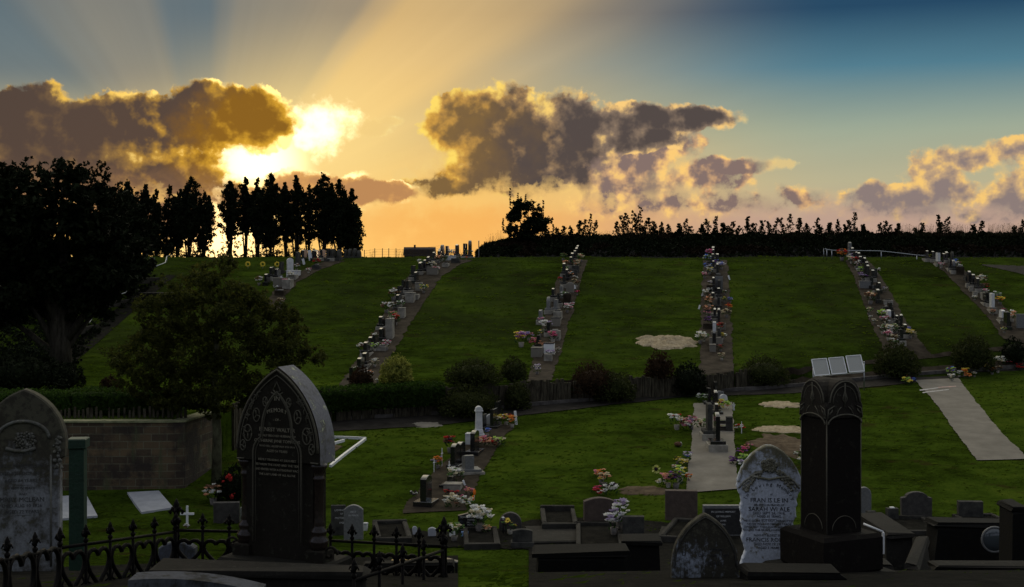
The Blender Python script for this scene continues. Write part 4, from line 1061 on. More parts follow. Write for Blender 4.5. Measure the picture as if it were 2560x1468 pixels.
ROWNAME = {'A': 'the grave row below the shed', 'B': 'the grave row above the white box', 'C': 'the grave row right of the sand', 'D': 'the grave row by the white railing',
           'E': 'the rightmost grave row', 'L': 'the grave row beside the poplars'}
for key, (_, lo, hi, lst) in ROWS.items():
    lst = sorted(lst, key=lambda s: -s[2]); n = len(lst)
    for i, (px, ty, by, mn, kind) in enumerate(lst):
        p = hit(px, by); h = (by - ty) / F * p.y
        if by <= 648: p.z = min(p.z, CAMZ + (HY - by) / F * p.y)
        h = CAMZ + (HY - ty) / F * p.y - p.z
        ph = .12 if R.random() < .6 else .0; bh = .10
        h = max(.34, h - ph - bh)
        lb = 'small %s headstone, %s of %s' % (mn, place(i, n, 'foot', 'top'), ROWNAME[key])
        if mn == 'white' or h > .75: lb = lb.replace('small', 'upright' if mn == 'white' else 'taller')
        headstone(p, RZ + R.uniform(-.05, .05), R.uniform(.5, .68), h, R.uniform(.11, .15), kind, mn, bh=bh, bt=.28, ph=ph, label=lb, group='headstones of the upper grave rows')
# pale concrete steps and boxes between the stones
def block(px0, px1, y0, y1, m, name, label, cat, depth=.5, cap=None, ch=.015, group=None, pot=False):
    p = hit((px0 + px1) / 2, y1); w = (px1 - px0) / F * p.y; h = (y1 - y0) / F * p.y
    r = empty(name, p, RZ - PI / 2, label, cat, group)
    mb = MB(); mb.box((0, depth / 2, h / 2 - .04), (w, depth, h + .08), ch=ch); mb.build('body', m, r)
    mb = MB(); mb.box((0, depth / 2, h + .022), (w * 1.06, depth * 1.05, .04), ch=.01); mb.build('lid', cap or m, r)
    return r
gp = 'pale concrete steps in the grave rows'
block(1359, 1384, 860, 886, PAINT, 'white_box', 'bright white box with dark lid at the foot of its grave row', 'grave box', .5, BLACK)
block(1327, 1354, 872, 894, PALEC, 'concrete_step', 'square pale concrete step left of the bright white box', 'concrete step', .5, None, group=gp)
block(1377, 1400, 796, 817, PALEC, 'concrete_step', 'pale concrete step with dark lid above the bright white box', 'concrete step', .5, BLACK, group=gp)
block(1774, 1790, 864, 881, PALEC, 'concrete_step', 'small pale concrete step at the foot of the row right of the sand', 'concrete step', .4, None, group=gp)
block(1792, 1814, 811, 825, PALEC, 'concrete_step', 'pale concrete step, second up the row right of the sand', 'concrete step', .4, None, group=gp)
block(1788, 1807, 692, 724, GREY, 'upright_slab', 'plain pale grey upright slab facing the camera in the upper middle row', 'slab', .12, None)
block(2150, 2178, 705, 722, GREY, 'concrete_step', 'wide grey block halfway up the grave row by the white railing', 'concrete step', .4, None, group=gp)
block(2542, 2575, 788, 822, GREY, 'upright_slab', 'pale grey slab cut off by the right edge, upper rightmost row', 'slab', .14, None)
block(1012, 1034, 734, 758, PLINTH, 'concrete_step', 'pale concrete step in the middle of the grave row below the shed', 'concrete step', .5, None, group=gp)
block(994, 1010, 772, 797, PLINTH, 'concrete_step', 'narrow pale concrete step topped by white flowers, row below the shed', 'concrete step', .4, None, group=gp)
block(963, 981, 800, 849, PLINTH, 'concrete_step', 'tall narrow pale concrete step in the lower half of the row below the shed', 'concrete step', .4, None, group=gp)
block(1037, 1053, 708, 728, PLINTH, 'concrete_step', 'weathered concrete step in the upper half of the row below the shed', 'concrete step', .4, None, group=gp)
block(1066, 1093, 672, 688, PALEC, 'concrete_step', 'pale concrete step near the top of the row below the shed', 'concrete step', .4, None, group=gp)
block(1115, 1137, 641, 651, WHITE, 'concrete_step', 'low white step holding white flowers at the top of the row below the shed', 'concrete step', .4, None, group=gp)
block(682, 715, 697, 718, PALEC, 'concrete_step', 'wide pale concrete step at the foot of the row beside the poplars', 'concrete step', .5, None, group=gp)
block(715, 745, 678, 693, WHITE, 'white_step', 'low white step under the white headstone beside the poplars', 'step', .5, None)
for (a, b, y0, y1, w_) in [(2416, 2424, 711, 722, 'third'), (2424, 2434, 719, 731, 'second'), (2434, 2444, 731, 745, 'first')]:
    block(a, b, y0, y1, PLINTH, 'concrete_step', 'small concrete step, %s from the foot of three beside the rightmost row' % w_, 'concrete step', .3, None, group=gp)
p = hit(725, 680); headstone(p, RZ - PI/2 + .5, .32, .72, .2, 'arch', 'white', label='white upright headstone standing on the white step beside the poplars', group=None)
# leaning white boards near the poplars
def board(px, ty, by, wpx, lean, label, m=PAINT, rz=.2, name='white_board', cat='board'):
    p = hit(px, by); w = wpx / F * p.y; h = (by - ty) / F * p.y
    r = empty(name, p, rz, label, cat)
    mb = MB(); mb.box((0, 0, h / 2), (w, .03, h + .02), ch=.006); o = mb.build('panel', m, r); o.rotation_euler = (0, lean, 0)
    mb = MB(); mb.box((0, .03, h * .3), (.03, .03, h * .7), ch=.004); mb.build('stake', TIMBER, r)
    return r
board(777, 626, 652, 9, -.14, 'larger of two leaning white boards among the stones by the poplars')
board(761, 647, 662, 6, -.28, 'smaller of two leaning white boards among the stones by the poplars')
board(707, 690, 700, 5, -.5, 'small white card leaning on the wide step beside the poplars', name='white_card', cat='card')
board(1438, 713, 723, 5, -.3, 'small white card on the right side of the row above the white box', name='white_card', cat='card')
board(1824, 689, 700, 4, -.3, 'tilted white card, right side of the row right of the sand', name='white_card', cat='card')
board(1755, 731, 741, 4, .35, 'tilted white card, upper left side of the row right of the sand', name='white_card', cat='card')
board(1747, 763, 773, 4, .3, 'tilted white card, lower left side of the row right of the sand', name='white_card', cat='card')
board(1291, 1028, 1062, 6, -.1, 'white card on a post at the top of the white pillar row', name='white_card', cat='card')
board(620, 764, 780, 12, .0, 'pale board half hidden behind the spreading tree', m=GREY)
# sunflower wreaths on stands
for i, px in enumerate((620, 657, 693)):
    p = hit(px, 672); r = empty('sunflower_wreath', p, 0, 'yellow ring wreath on a thin stand, %s of three by the poplars' % ('left', 'middle', 'right')[i], 'wreath', 'three yellow wreaths on the grass')
    mb = MB(); mb.tube([(.10 * math.cos(t * PI / 9), -.02, .24 + .10 * math.sin(t * PI / 9)) for t in range(19)], .032, 6, cap=False)
    for t in range(18):
        a = t * PI / 9; mb.leaf((.12 * math.cos(a), -.03, .24 + .12 * math.sin(a)), .08, .04, Vector((math.cos(a), 0, math.sin(a))))
    mb.build('petals', FL['yellow'], r)
    mb = MB(); mb.tube([(0, 0, -.05), (0, 0, .15)], .008, 5); mb.build('stand', METAL, r)

# ---- flowers of the upper rows
UF = [  # px, y (foot), colours, size, place words
 (1303, 868, ['purple', 'lilac', 'yellow', 'pink'], .42, 'at the left foot of the row above the white box', 'big purple flower bunch'),
 (1322, 852, ['pink', 'blue', 'lilac'], .26, 'just above the big purple bunch near the white box', 'small pink and blue flower bunch'),
 (1336, 872, ['hotpink', 'pink', 'peach'], .30, 'just left of the bright white box', 'bright pink flower bunch'),
 (1352, 812, ['pink', 'lilac'], .22, 'on the left of the row above the white box', 'pale pink flower bunch'),
 (1364, 832, ['white', 'lilac', 'white'], .36, 'above the bright white box', 'large white flower bunch'),
 (1382, 858, ['pink', 'hotpink', 'green'], .32, 'directly behind the bright white box', 'pink flower bunch in a white pot'),
 (1396, 882, ['white', 'brown'], .14, 'at the right corner of the bright white box', 'tiny white flower bunch'),
 (1443, 738, ['red', 'hotpink'], .16, 'right edge of the row above the white box', 'small red flower bunch'),
 (1430, 772, ['pink', 'white'], .20, 'low right edge of the row above the white box', 'small pink and white flower bunch'),
 (1426, 695, ['orange', 'white'], .22, 'high above the white box', 'orange and white flower bunch'),
 (1411, 750, ['white', 'green'], .26, 'beside the grey upright stone above the white box', 'white and green flower bunch'),
 (1452, 656, ['cream', 'green', 'peach'], .32, 'at the top right of the row above the white box', 'cream and green flower bunch'),
 (1440, 674, ['cream', 'brown', 'peach'], .36, 'below the top of the row above the white box', 'faded cream flower bunch'),
 (1408, 652, ['brown', 'green'], .28, 'at the top left of the row above the white box', 'dull brown flower bunch'),
 (1437, 705, ['white', 'brown'], .24, 'upper right side of the row above the white box', 'white and brown flower bunch'),
 (1775, 648, ['pink', 'hotpink', 'lilac'], .32, 'at the top left of the row right of the sand', 'pink and lilac flower bunch'),
 (1769, 660, ['white', 'blue', 'green'], .34, 'below the top of the row right of the sand', 'white and blue flower bunch'),
 (1788, 668, ['purple', 'blue'], .26, 'high in the row right of the sand', 'dark purple flower bunch'),
 (1803, 675, ['blue', 'lilac', 'white'], .28, 'upper right side of the row right of the sand', 'blue flower bunch'),
 (1770, 680, ['blue', 'white', 'brown'], .30, 'upper left side of the row right of the sand', 'blue and white mixed flower bunch'),
 (1763, 744, ['white', 'cream'], .26, 'left of centre in the row right of the sand', 'white flower bunch'),
 (1775, 735, ['white', 'dark'], .2, 'in the middle of the row right of the sand', 'white and dark flower bunch'),
 (1773, 770, ['brown', 'cream', 'peach'], .34, 'in the lower half of the row right of the sand', 'faded brown flower bunch'),
 (1810, 757, ['yellow', 'green'], .2, 'on the right of the row right of the sand', 'yellow flower bunch'),
 (1826, 757, ['lilac', 'blue'], .18, 'at the far right edge of the row right of the sand', 'tiny lilac flower bunch'),
 (1821, 780, ['red', 'orange', 'brown'], .26, 'lower right of the row right of the sand', 'red and orange flower bunch'),
 (1816, 795, ['brown', 'cream'], .3, 'below the red bunch right of the sand mound', 'withered brown flower bunch'),
 (1770, 816, ['purple', 'dark'], .28, 'lower left of the row right of the sand', 'purple flower bunch'),
 (1769, 795, ['dark', 'brown', 'pink'], .28, 'above the purple bunch right of the sand mound', 'dark pink flower bunch'),
 (1751, 860, ['white', 'cream'], .34, 'between the sand mound and the nearest black headstone', 'tall white flower bunch'),
 (1760, 855, ['white', 'green'], .26, 'just right of the tall white bunch by the sand mound', 'smaller white flower bunch'),
 (2105, 652, ['orange', 'brown', 'red'], .42, 'at the top left of the row by the white railing', 'big rust orange flower bunch'),
 (2128, 660, ['white', 'cream'], .28, 'near the top of the row by the white railing', 'white flower bunch'),
 (2140, 672, ['white', 'brown'], .30, 'below the top of the row by the white railing', 'white and brown flower bunch'),
 (2152, 690, ['lime', 'white', 'green'], .30, 'in the upper half of the row by the white railing', 'pale green flower bunch'),
 (2157, 703, ['purple', 'lilac', 'dark'], .30, 'on the wide grey block of the row by the white railing', 'purple flower bunch'),
 (2176, 762, ['cream', 'peach', 'brown'], .40, 'halfway down the row by the white railing', 'faded peach flower bunch'),
 (2172, 787, ['green', 'cream'], .22, 'left edge of the row by the white railing', 'greenish flower bunch'),
 (2176, 798, ['white'], .12, 'lowest on the left edge of the row by the white railing', 'tiny white flower bunch'),
 (2204, 802, ['lime', 'white', 'lilac'], .34, 'left of the white stone, row by the white railing', 'lime and white flower bunch'),
 (2212, 818, ['white', 'pink', 'brown'], .34, 'below the lime bunch in the row by the white railing', 'pink and white flower bunch'),
 (2224, 840, ['white', 'cream'], .34, 'near the foot of the row by the white railing', 'big white flower bunch'),
 (2236, 838, ['white', 'cream', 'green'], .32, 'right beside the big white bunch, row by the white railing', 'second big white flower bunch'),
 (2221, 852, ['pink', 'white'], .28, 'lowest left of the row by the white railing', 'pale pink flower bunch'),
 (2270, 834, ['blue', 'lilac'], .2, 'on the right near the foot of the row by the white railing', 'blue flower bunch'),
 (2275, 848, ['yellow', 'cream'], .28, 'at the right foot of the row by the white railing', 'yellow flower bunch'),
 (2284, 842, ['cream', 'peach'], .16, 'right of the yellow bunch, row by the white railing', 'small cream flower bunch'),
 (2323, 652, ['yellow', 'green'], .24, 'at the top of the rightmost row', 'bright yellow flower bunch'),
 (2394, 678, ['white', 'brown'], .32, 'in the upper part of the rightmost row', 'white flower bunch'),
 (2384, 668, ['blue', 'dark'], .3, 'near the top of the rightmost row', 'dark blue flower bunch'),
 (2456, 718, ['cream', 'white', 'brown'], .4, 'in the middle of the rightmost row', 'big cream flower bunch'),
 (2463, 728, ['red', 'brown'], .26, 'below the big cream bunch in the rightmost row', 'dull red flower bunch'),
 (2492, 752, ['white', 'green'], .3, 'right of the tall white stone in the rightmost row', 'white and green flower bunch'),
 (2500, 762, ['orange', 'yellow'], .28, 'right of the tall white stone, rightmost row', 'orange and yellow flower bunch'),
 (2529, 806, ['white', 'peach'], .34, 'beside the cut-off grey slab, rightmost row', 'white and peach flower bunch'),
 (2508, 782, ['pink', 'red'], .14, 'above the small white stone of the rightmost row', 'tiny pink flower bunch'),
 (1052, 668, ['white', 'green'], .28, 'in the upper half of the row below the shed', 'white flower bunch'),
 (1081, 674, ['white', 'cream'], .28, 'on the pale step near the top, row below the shed', 'white and cream flower bunch'),
 (1128, 643, ['white', 'cream', 'white'], .30, 'on the low white step at the top, row below the shed', 'broad white flower bunch'),
 (1141, 643, ['lilac', 'pink'], .24, 'at the top of the row below the shed', 'lilac flower bunch'),
 (1174, 646, ['white', 'lime'], .28, 'at the very top end of the row below the shed', 'pale mint flower bunch'),
 (1166, 650, ['red', 'orange'], .14, 'left of the mint bunch atop the row below the shed', 'tiny red flower bunch'),
 (984, 752, ['white', 'brown'], .40, 'on the left of the row below the shed', 'large spiky white flower bunch'),
 (1002, 773, ['white', 'green'], .28, 'on the narrow step of the row below the shed', 'white and green flower bunch'),
 (966, 783, ['white', 'brown'], .34, 'left edge of the row below the shed', 'wispy white flower bunch'),
 (982, 802, ['pink', 'peach', 'green'], .28, 'middle of the row below the shed', 'pink and peach flower bunch'),
 (988, 815, ['green', 'white', 'red'], .34, 'beside the tall narrow step, row below the shed', 'mixed green and white flower bunch'),
 (974, 822, ['cream', 'white'], .24, 'just left of the mixed bunch, row below the shed', 'cream flower bunch'),
 (937, 878, ['white', 'lime'], .24, 'in the lower part of the row below the shed', 'white flower bunch'),
 (903, 882, ['white', 'brown'], .26, 'low on the left edge of the row below the shed', 'white and brown flower bunch'),
 (925, 945, ['peach', 'white'], .18, 'on the small reddish shrub', 'tiny peach flower bunch'),
 (944, 958, ['white'], .12, 'at the foot of the yellow-green shrub', 'tiny white flower bunch'),
 (741, 678, ['white', 'brown'], .26, 'on the white step beside the poplars', 'small white flower bunch'),
 (795, 664, ['cream', 'green'], .26, 'on the grass edge beside the poplars', 'cream flower bunch'),
 (648, 714, ['white', 'brown'], .3, 'left foot of the row beside the poplars', 'pale withered flower bunch'),
]
for (px, y, cols, sz, where, what) in UF:
    bouquet(hit(px, y), cols, sz, (what + ' ' + where), 'flowers on the upper grave rows')

# further low steps and faded bunches that crowd the strips
PAL = [['cream', 'brown'], ['white', 'brown', 'green'], ['peach', 'brown'], ['white', 'cream'], ['pink', 'white'], ['lilac', 'white'], ['red', 'brown'], ['yellow', 'green', 'white']]
PALN = ['dusty cream', 'brownish white', 'dull peach', 'plain white', 'washed-out pink', 'washed-out lilac', 'brownish red', 'weak yellow']
GS = [e for e in EDGES if e[0] == 'grave_strip'][:6]
for key, (nm, A_, B_) in zip('ABCDEL', GS):
    def along(P_, t):
        q = t * (len(P_) - 1); k = min(len(P_) - 2, int(q)); f = q - k
        return P_[k][0] + (P_[k+1][0] - P_[k][0]) * f, P_[k][1] + (P_[k+1][1] - P_[k][1]) * f
    if key == 'E': pass
    nst = 7 if key in 'ABCD' else 4; nf = 11 if key in 'ABCD' else 6
    for i in range(nst):
        t = .14 + .8 * (i + R.uniform(.1, .9)) / nst; a = along(A_, t); b = along(B_, t); s_ = R.uniform(.25, .75)
        px, py = a[0] + (b[0] - a[0]) * s_, a[1] + (b[1] - a[1]) * s_
        p = hit(px, py); r = empty('headstone_step', p, RZ + R.uniform(-.05, .05), 'low weathered concrete step, %s of %s' % (place(i, nst, 'foot', 'top'), ROWNAME[key]), 'step', 'low steps between the upper headstones')
        w = R.uniform(.30, .55); h = R.uniform(.16, .42)
        mb = MB(); mb.box((0, 0, h / 2 - .05), (w, R.uniform(.3, .5), h + .1), ch=.02); mb.build('body', R.choice([PLINTH, DGREY, MIDC, DGREY, PALEC]), r)
        if R.random() < .5: mb = MB(); mb.box((0, 0, h + .02), (w * .8, .22, .05), ch=.01); mb.build('cap', R.choice([BLACK, BLACK, GREY]), r)
    for i in range(nf):
        t = .06 + .9 * (i + R.uniform(.1, .9)) / nf; a = along(A_, t); b = along(B_, t); s_ = R.choice([R.uniform(.05, .35), R.uniform(.55, .95)])
        px, py = a[0] + (b[0] - a[0]) * s_, a[1] + (b[1] - a[1]) * s_
        k = R.randrange(8)
        bouquet(hit(px, py), PAL[k], R.uniform(.16, .30), '%s bunch, %s of %s' % (PALN[k], place(i, nf, 'foot', 'top'), ROWNAME[key]), 'faded bunches between the upper headstones')
# ------------------------------------------------------------------ lower grave rows
def hs(px, ty, by, w, mn, kind, label, t=.11, bh=.08, ph=.0, rz=RZ, group='headstones of the lower grave rows', bw=None, bt=None, **k):
    p = hit(px, by); h = (by - ty) / F * p.y - bh - ph
    return headstone(p, rz, w, max(.1, h), t, kind, mn, bh=bh, ph=ph, bw=bw, bt=bt, label=label, group=group, **k)
RB = PI / 2 - .25
hs(1065, 1188, 1262, .5, 'black', 'arch', 'black headstone nearest the camera in the row of the white pillar', .16, .12, 0, RB, bw=.62, bt=.5)
hs(1128, 1190, 1214, .3, 'black', 'flat', 'low black stone behind a pale kerb near the thin white cross', .14, .06, 0, RB, bw=.62, bt=.5)
hs(1138, 1108, 1164, .5, 'black', 'arch', 'tall black curved headstone left of the slanted pale stone', .14, .06, 0, RB)
hs(1152, 1104, 1152, .5, 'black', 'arch', 'black headstone touching the back of the tall curved one, lower left row', .14, .06, 0, RB)
hs(1170, 1136, 1181, .45, 'grey', 'slant', 'pale grey slant-topped headstone with a lit sloping face', .26, .07, .05, RB + .5)
hs(1187, 1076, 1134, .5, 'black', 'arch', 'black curved headstone in front of the white pillar', .14, .10, 0, RB, bw=.7, bt=.4)
hs(1207, 1035, 1070, .5, 'black', 'flat', 'short black headstone just right of the white pillar', .11, .06, 0, RB)
hs(1234, 1022, 1068, .5, 'black', 'flat', 'black headstone second from the top of the white pillar row', .11, .06, 0, RB, bt=.4)
hs(1245, 1003, 1050, .5, 'black', 'flat', 'black headstone highest in the row of the white pillar', .11, .06, 0, RB)
hs(1226, 1035, 1062, .3, 'white', 'round', 'small round-topped white stone behind the white pillar', .1, .03, 0, .2)
# white pillar monument
p = hit(1197, 1104); r = empty('pillar_monument', p, .15, 'tall white marble pillar with rounded cap in the lower left row', 'monument')
k_ = p.y / F
mb = MB(); mb.box((0, 0, .12), (.34, .34, .28), ch=.02); mb.box((0, 0, .33), (.27, .27, .14), ch=.02, top=.85); mb.build('base', WHITE, r)
mb = MB(); mb.box((0, 0, .40 + .26), (.21, .20, .52), ch=.01, top=.9); mb.build('shaft', WHITE, r)
mb = MB(); mb.box((0, 0, .945), (.25, .23, .05), ch=.012); mb.prism(outline('round', .22, .12), -.10, .10, ch=.015, M=Matrix.Translation((0, 0, .972))); mb.build('cap', WHITE, r)
block(1163, 1180, 1088, 1114, WHITE, 'white_step', 'stepped white block left of the white pillar', 'step', .3)
block(1108, 1151, 1214, 1229, PLINTH, 'grave_kerb', 'pale concrete kerb block behind the nearest black headstone, lower left row', 'kerb', .35)
def cross(px, ty, by, m, label, wpx=None, t=.03, rz=0., name='cross', bar=.72, pot=False):
    p = hit(px, by); h = (by - ty) / F * p.y; w = (wpx / F * p.y) if wpx else h * .35
    r = empty(name, p, rz, label, 'cross')
    mb = MB(); mb.box((0, 0, h / 2 - .05), (t, t * .7, h + .1), ch=.003); mb.build('upright', m, r)
    mb = MB(); mb.box((0, -t * .1, h * bar), (w, t * .9, t), ch=.003); mb.build('crossbar', m, r)
    return r
cross(1105, 1120, 1168, PAINT, 'tallest of three thin white crosses, lower left row', 10, .022, 1.2)
cross(1085, 1146, 1182, PAINT, 'thin white cross standing left among orange flowers', 10, .022, 1.2)
cross(1123, 1152, 1192, PAINT, 'thin white cross in front of the tall black curved headstone', 10, .022, 1.2)
LFW = [
 (1125, 1132, ['brown', 'red', 'dark'], .32, 'reddish brown dried bunch behind the tall black curved headstone'),
 (1094, 1172, ['orange', 'peach', 'lilac'], .24, 'orange flower bunch beside the left thin white cross'),
 (1139, 1200, ['white', 'cream', 'green'], .34, 'vase of faded white flowers near the slanted pale stone'),
 (1190, 1124, ['white', 'pink', 'cream'], .24, 'white and pink bunch at the foot of the white pillar row headstone'),
 (1208, 1118, ['red', 'pink', 'peach'], .34, 'red and peach bunch right of the white pillar'),
 (1249, 1116, ['lime', 'cream', 'lime'], .28, 'round lime green bunch on the right edge of the white pillar row'),
 (1237, 1118, ['red', 'dark', 'brown'], .24, 'dark red bunch just left of the lime green one'),
 (1249, 1063, ['yellow', 'white'], .24, 'yellow and white bunch at the top of the white pillar row'),
 (1266, 1064, ['red', 'yellow', 'pink'], .26, 'red and yellow bunch at the top of the white pillar row'),
 (1280, 1070, ['orange', 'cream'], .26, 'orange bunch at the top right of the white pillar row'),
 (1219, 1092, ['blue', 'lilac'], .18, 'small blue bunch behind the red and peach one'),
 (1034, 1243, ['white', 'dark'], .16, 'white and dark bunch left of the nearest black headstone'),
 (1120, 1238, ['red', 'dark'], .16, 'dark red rose bunch on the concrete, lower left row'),
 (1137, 1249, ['red', 'dark', 'brown'], .22, 'dark maroon bunch beside a white card, lower left row'),
 (1132, 1268, ['white', 'cream', 'brown'], .32, 'low cream white bunch at the bottom corner of the lower left row'),
 (1165, 1268, ['white', 'green', 'cream'], .26, 'low greenish white bunch at the bottom of the lower left row'),
 (1174, 1236, ['pink', 'peach'], .20, 'pale pink bunch left of the coral windmill'),
 (1146, 1226, ['white', 'green'], .10, 'tiny white bunch behind the maroon bunch'),
 (1753, 1003, ['green', 'white'], .26, 'green leafy bunch at the top left of the concrete strip row'),
 (1807, 1026, ['yellow', 'peach', 'lime'], .36, 'yellow and peach bunch on the right of the concrete strip row'),
 (1757, 1070, ['brown', 'green', 'cream'], .30, 'dry brown bunch behind the brownish grey headstone'),
 (1692, 1074, ['red', 'cream', 'white'], .34, 'red and cream bunch, left of three bunches beside the strip'),
 (1711, 1074, ['pink', 'white', 'cream'], .34, 'pink and white bunch, middle of three beside the strip'),
 (1728, 1074, ['pink', 'lilac', 'brown'], .28, 'dusty pink bunch touching the left edge of the concrete strip'),
 (1718, 1158, ['blue', 'white', 'lilac'], .22, 'bright blue bunch at the left edge of the concrete strip'),
 (1708, 1166, ['yellow', 'cream'], .22, 'yellow bunch just left of the bright blue one'),
 (1693, 1160, ['yellow', 'brown'], .14, 'tiny yellow bunch left of the concrete strip'),
 (1688, 1178, ['peach', 'white'], .12, 'tiny peach bunch right of the sunflower'),
 (1654, 1216, ['white', 'cream'], .20, 'white lily bunch at the far left of the bottom bunches by the strip'),
 (1671, 1218, ['pink', 'peach'], .26, 'pink rose bunch left of the foot of the concrete strip'),
 (1690, 1222, ['dark', 'purple', 'green'], .32, 'dark purple bunch at the foot of the concrete strip'),
 (1700, 1208, ['yellow', 'lime', 'white'], .30, 'wide yellow bunch behind the dark purple one'),
 (1722, 1204, ['red', 'orange'], .14, 'tiny red bunch on the left edge of the concrete strip'),
 (1849, 1078, ['white', 'red'], .22, 'white and red bunch right of the concrete strip'),
 (1867, 1130, ['pink', 'brown', 'peach'], .26, 'brownish pink bunch above the white pointed headstone'),
 (1855, 1146, ['purple', 'hotpink'], .22, 'bright purple bunch left of the white pointed headstone'),
 (1862, 1162, ['lime', 'green', 'lime'], .28, 'lime green bunch left of the white pointed headstone'),
 (1856, 1174, ['white', 'lilac'], .18, 'small white bunch below the lime green one'),
 (1838, 1162, ['purple', 'dark'], .24, 'dark purple bunch on the right edge of the concrete strip'),
 (2010, 1146, ['white'], .24, 'round white bunch partly behind the tall pillar'),
 (2007, 1168, ['white', 'cream'], .20, 'lower white bunch partly behind the tall pillar'),
 (1990, 1140, ['white', 'green'], .12, 'tiny white bunch right of the white pointed headstone'),
 (1491, 1192, ['orange', 'peach'], .12, 'single orange bloom above the middle lawn bunches'),
 (1503, 1208, ['peach', 'pink', 'orange'], .26, 'peach bunch on the lawn behind the left brown headstone'),
 (1511, 1218, ['yellow', 'cream', 'peach'], .26, 'yellow bunch on the lawn behind the left brown headstone'),
 (1488, 1232, ['red', 'hotpink'], .20, 'red bunch on the lawn behind the left brown headstone'),
 (1500, 1240, ['red', 'white'], .20, 'red and white bunch just behind the left brown headstone'),
 (1525, 1238, ['white', 'white', 'dark'], .32, 'white gypsophila bunch right behind the left brown headstone'),
 (2262, 948, ['pink', 'peach'], .24, 'dusty pink bunch at the left of the empty strip head'),
 (2266, 962, ['yellow', 'lime'], .28, 'bright yellow bunch at the left of the empty strip head'),
 (2280, 958, ['blue', 'purple'], .22, 'violet blue bunch at the left of the empty strip head'),
 (2376, 944, ['blue', 'lime', 'purple'], .28, 'blue and lime bunch at the right of the empty strip head'),
 (2380, 954, ['white', 'cream'], .2, 'white bunch below the blue and lime one'),
 (2398, 944, ['white', 'green'], .18, 'whitish bunch left of the orange one at the roadside'),
 (2412, 942, ['orange', 'yellow'], .24, 'bright orange bunch on the roadside grass'),
 (2420, 946, ['orange', 'peach'], .22, 'second orange bunch on the roadside grass'),
 (2436, 943, ['white', 'cream'], .14, 'small white bunch right of the orange ones'),
 (2470, 930, ['yellow', 'cream', 'brown'], .22, 'pale yellow bunch at the roadside near the right edge'),
 (2480, 938, ['orange', 'brown'], .22, 'brownish orange bunch at the roadside near the right edge'),
 (2494, 934, ['cream', 'brown'], .24, 'cream bunch at the roadside near the right edge'),
 (2502, 912, ['white', 'cream'], .34, 'spiky white bunch under the black ball shrub'),
 (2524, 918, ['pink', 'red'], .18, 'small pink bunch under the black ball shrub'),
 (2548, 926, ['red', 'dark'], .3, 'dark red bunch at the right edge of the roadside'),
]
for (px, y, cols, sz, lb) in LFW: bouquet(hit(px, y), cols, sz, lb, 'flowers around the lower grave rows', pot=R.random() < .5)
# cards, windmill
board(1163, 1200, 1215, 5, -.35, 'white card on a stake above the pink bunch, lower left row', name='white_card', cat='card')
board(1144, 1230, 1243, 5, -.4, 'white card leaning over the maroon bunch, lower left row', name='white_card', cat='card')
board(1172, 1248, 1256, 10, .5, 'white card lying beside the coral windmill', name='white_card', cat='card')
p = hit(1186, 1252); r = empty('windmill', p, .1, 'coral red plastic windmill of two petals standing on the lower left row', 'windmill')
mb = MB(); mb.tube([(0, 0, -.03), (0, 0, .2)], .006, 5); mb.build('stick', PAINT, r)
mb = MB()
for (c, rr) in (((.0, 0, .16), (.04, .085)), ((-.03, 0, .01), (.035, .075))):
    b_ = MB(); b_.ball((0, 0, 0), 1, 0, 10, 7); mb.add([(c[0] + v[0] * rr[0], c[1] + v[1] * .012, c[2] + .07 + v[2] * rr[1]) for v in b_.v], b_.f, 0, True)
mb.build('sails', FL['orange'], r)
p = hit(1156, 1256); r = empty('ring_wreath', p, .1, 'small pink oval ring wreath leaning among the bunches, lower left row', 'wreath')
mb = MB(); mb.tube([(.055 * math.cos(t * PI / 9), 0, .10 + .085 * math.sin(t * PI / 9)) for t in range(19)], .016, 6, cap=False); mb.build('ring', FL['pink'], r)
mb = MB(); mb.tube([(0, 0, -.03), (0, 0, .03)], .006, 5); mb.build('stand', METAL, r)
# ---- row on the pale concrete strip
RC = PI / 2 - .04
hs(1788, 954, 990, .55, 'black', 'flat', 'black headstone highest on the pale concrete strip', .11, .05, 0, RC)
hs(1772, 970, 1010, .5, 'black', 'flat', 'black headstone standing left near the top of the concrete strip', .11, .10, 0, RC, bw=.6, bt=.42)
hs(1788, 975, 1020, .55, 'black', 'arch', 'black curved headstone second down the middle of the concrete strip', .12, .05, 0, RC)
hs(1790, 1007, 1034, .5, 'black', 'arch', 'black curved headstone beside the yellow bunch on the concrete strip', .12, .08, 0, RC, bw=.6, bt=.42)
hs(1773, 1008, 1096, .6, 'dark grey', 'flat', 'tall brownish grey headstone on the left of the concrete strip', .15, .10, .18, RC, bw=.72, bt=.42)
hs(1792, 1030, 1124, .62, 'black', 'arch', 'tall black curved headstone nearest the camera on the concrete strip', .13, .10, .20, RC, bw=.72, bt=.46)
block(1793, 1817, 1069, 1079, BLACK, 'granite_plate', 'black granite plate behind the tall black curved headstone on the strip', 'plate', .3)
block(1796, 1818, 1055, 1062, BLACK, 'granite_plate', 'upper black granite plate further back on the strip', 'plate', .25)
block(1815, 1832, 1046, 1080, DGREY, 'grey_post', 'squat grey stone post on the right of the concrete strip', 'post', .25)
hs(1808, 986, 1008, .3, 'white', 'round', 'small white round-topped stone at the right of the strip top', .1, .03, 0, .3)
hs(1799, 977, 998, .3, 'grey', 'arch', 'small pale grey stone at the right of the strip top', .1, .03, 0, .3)
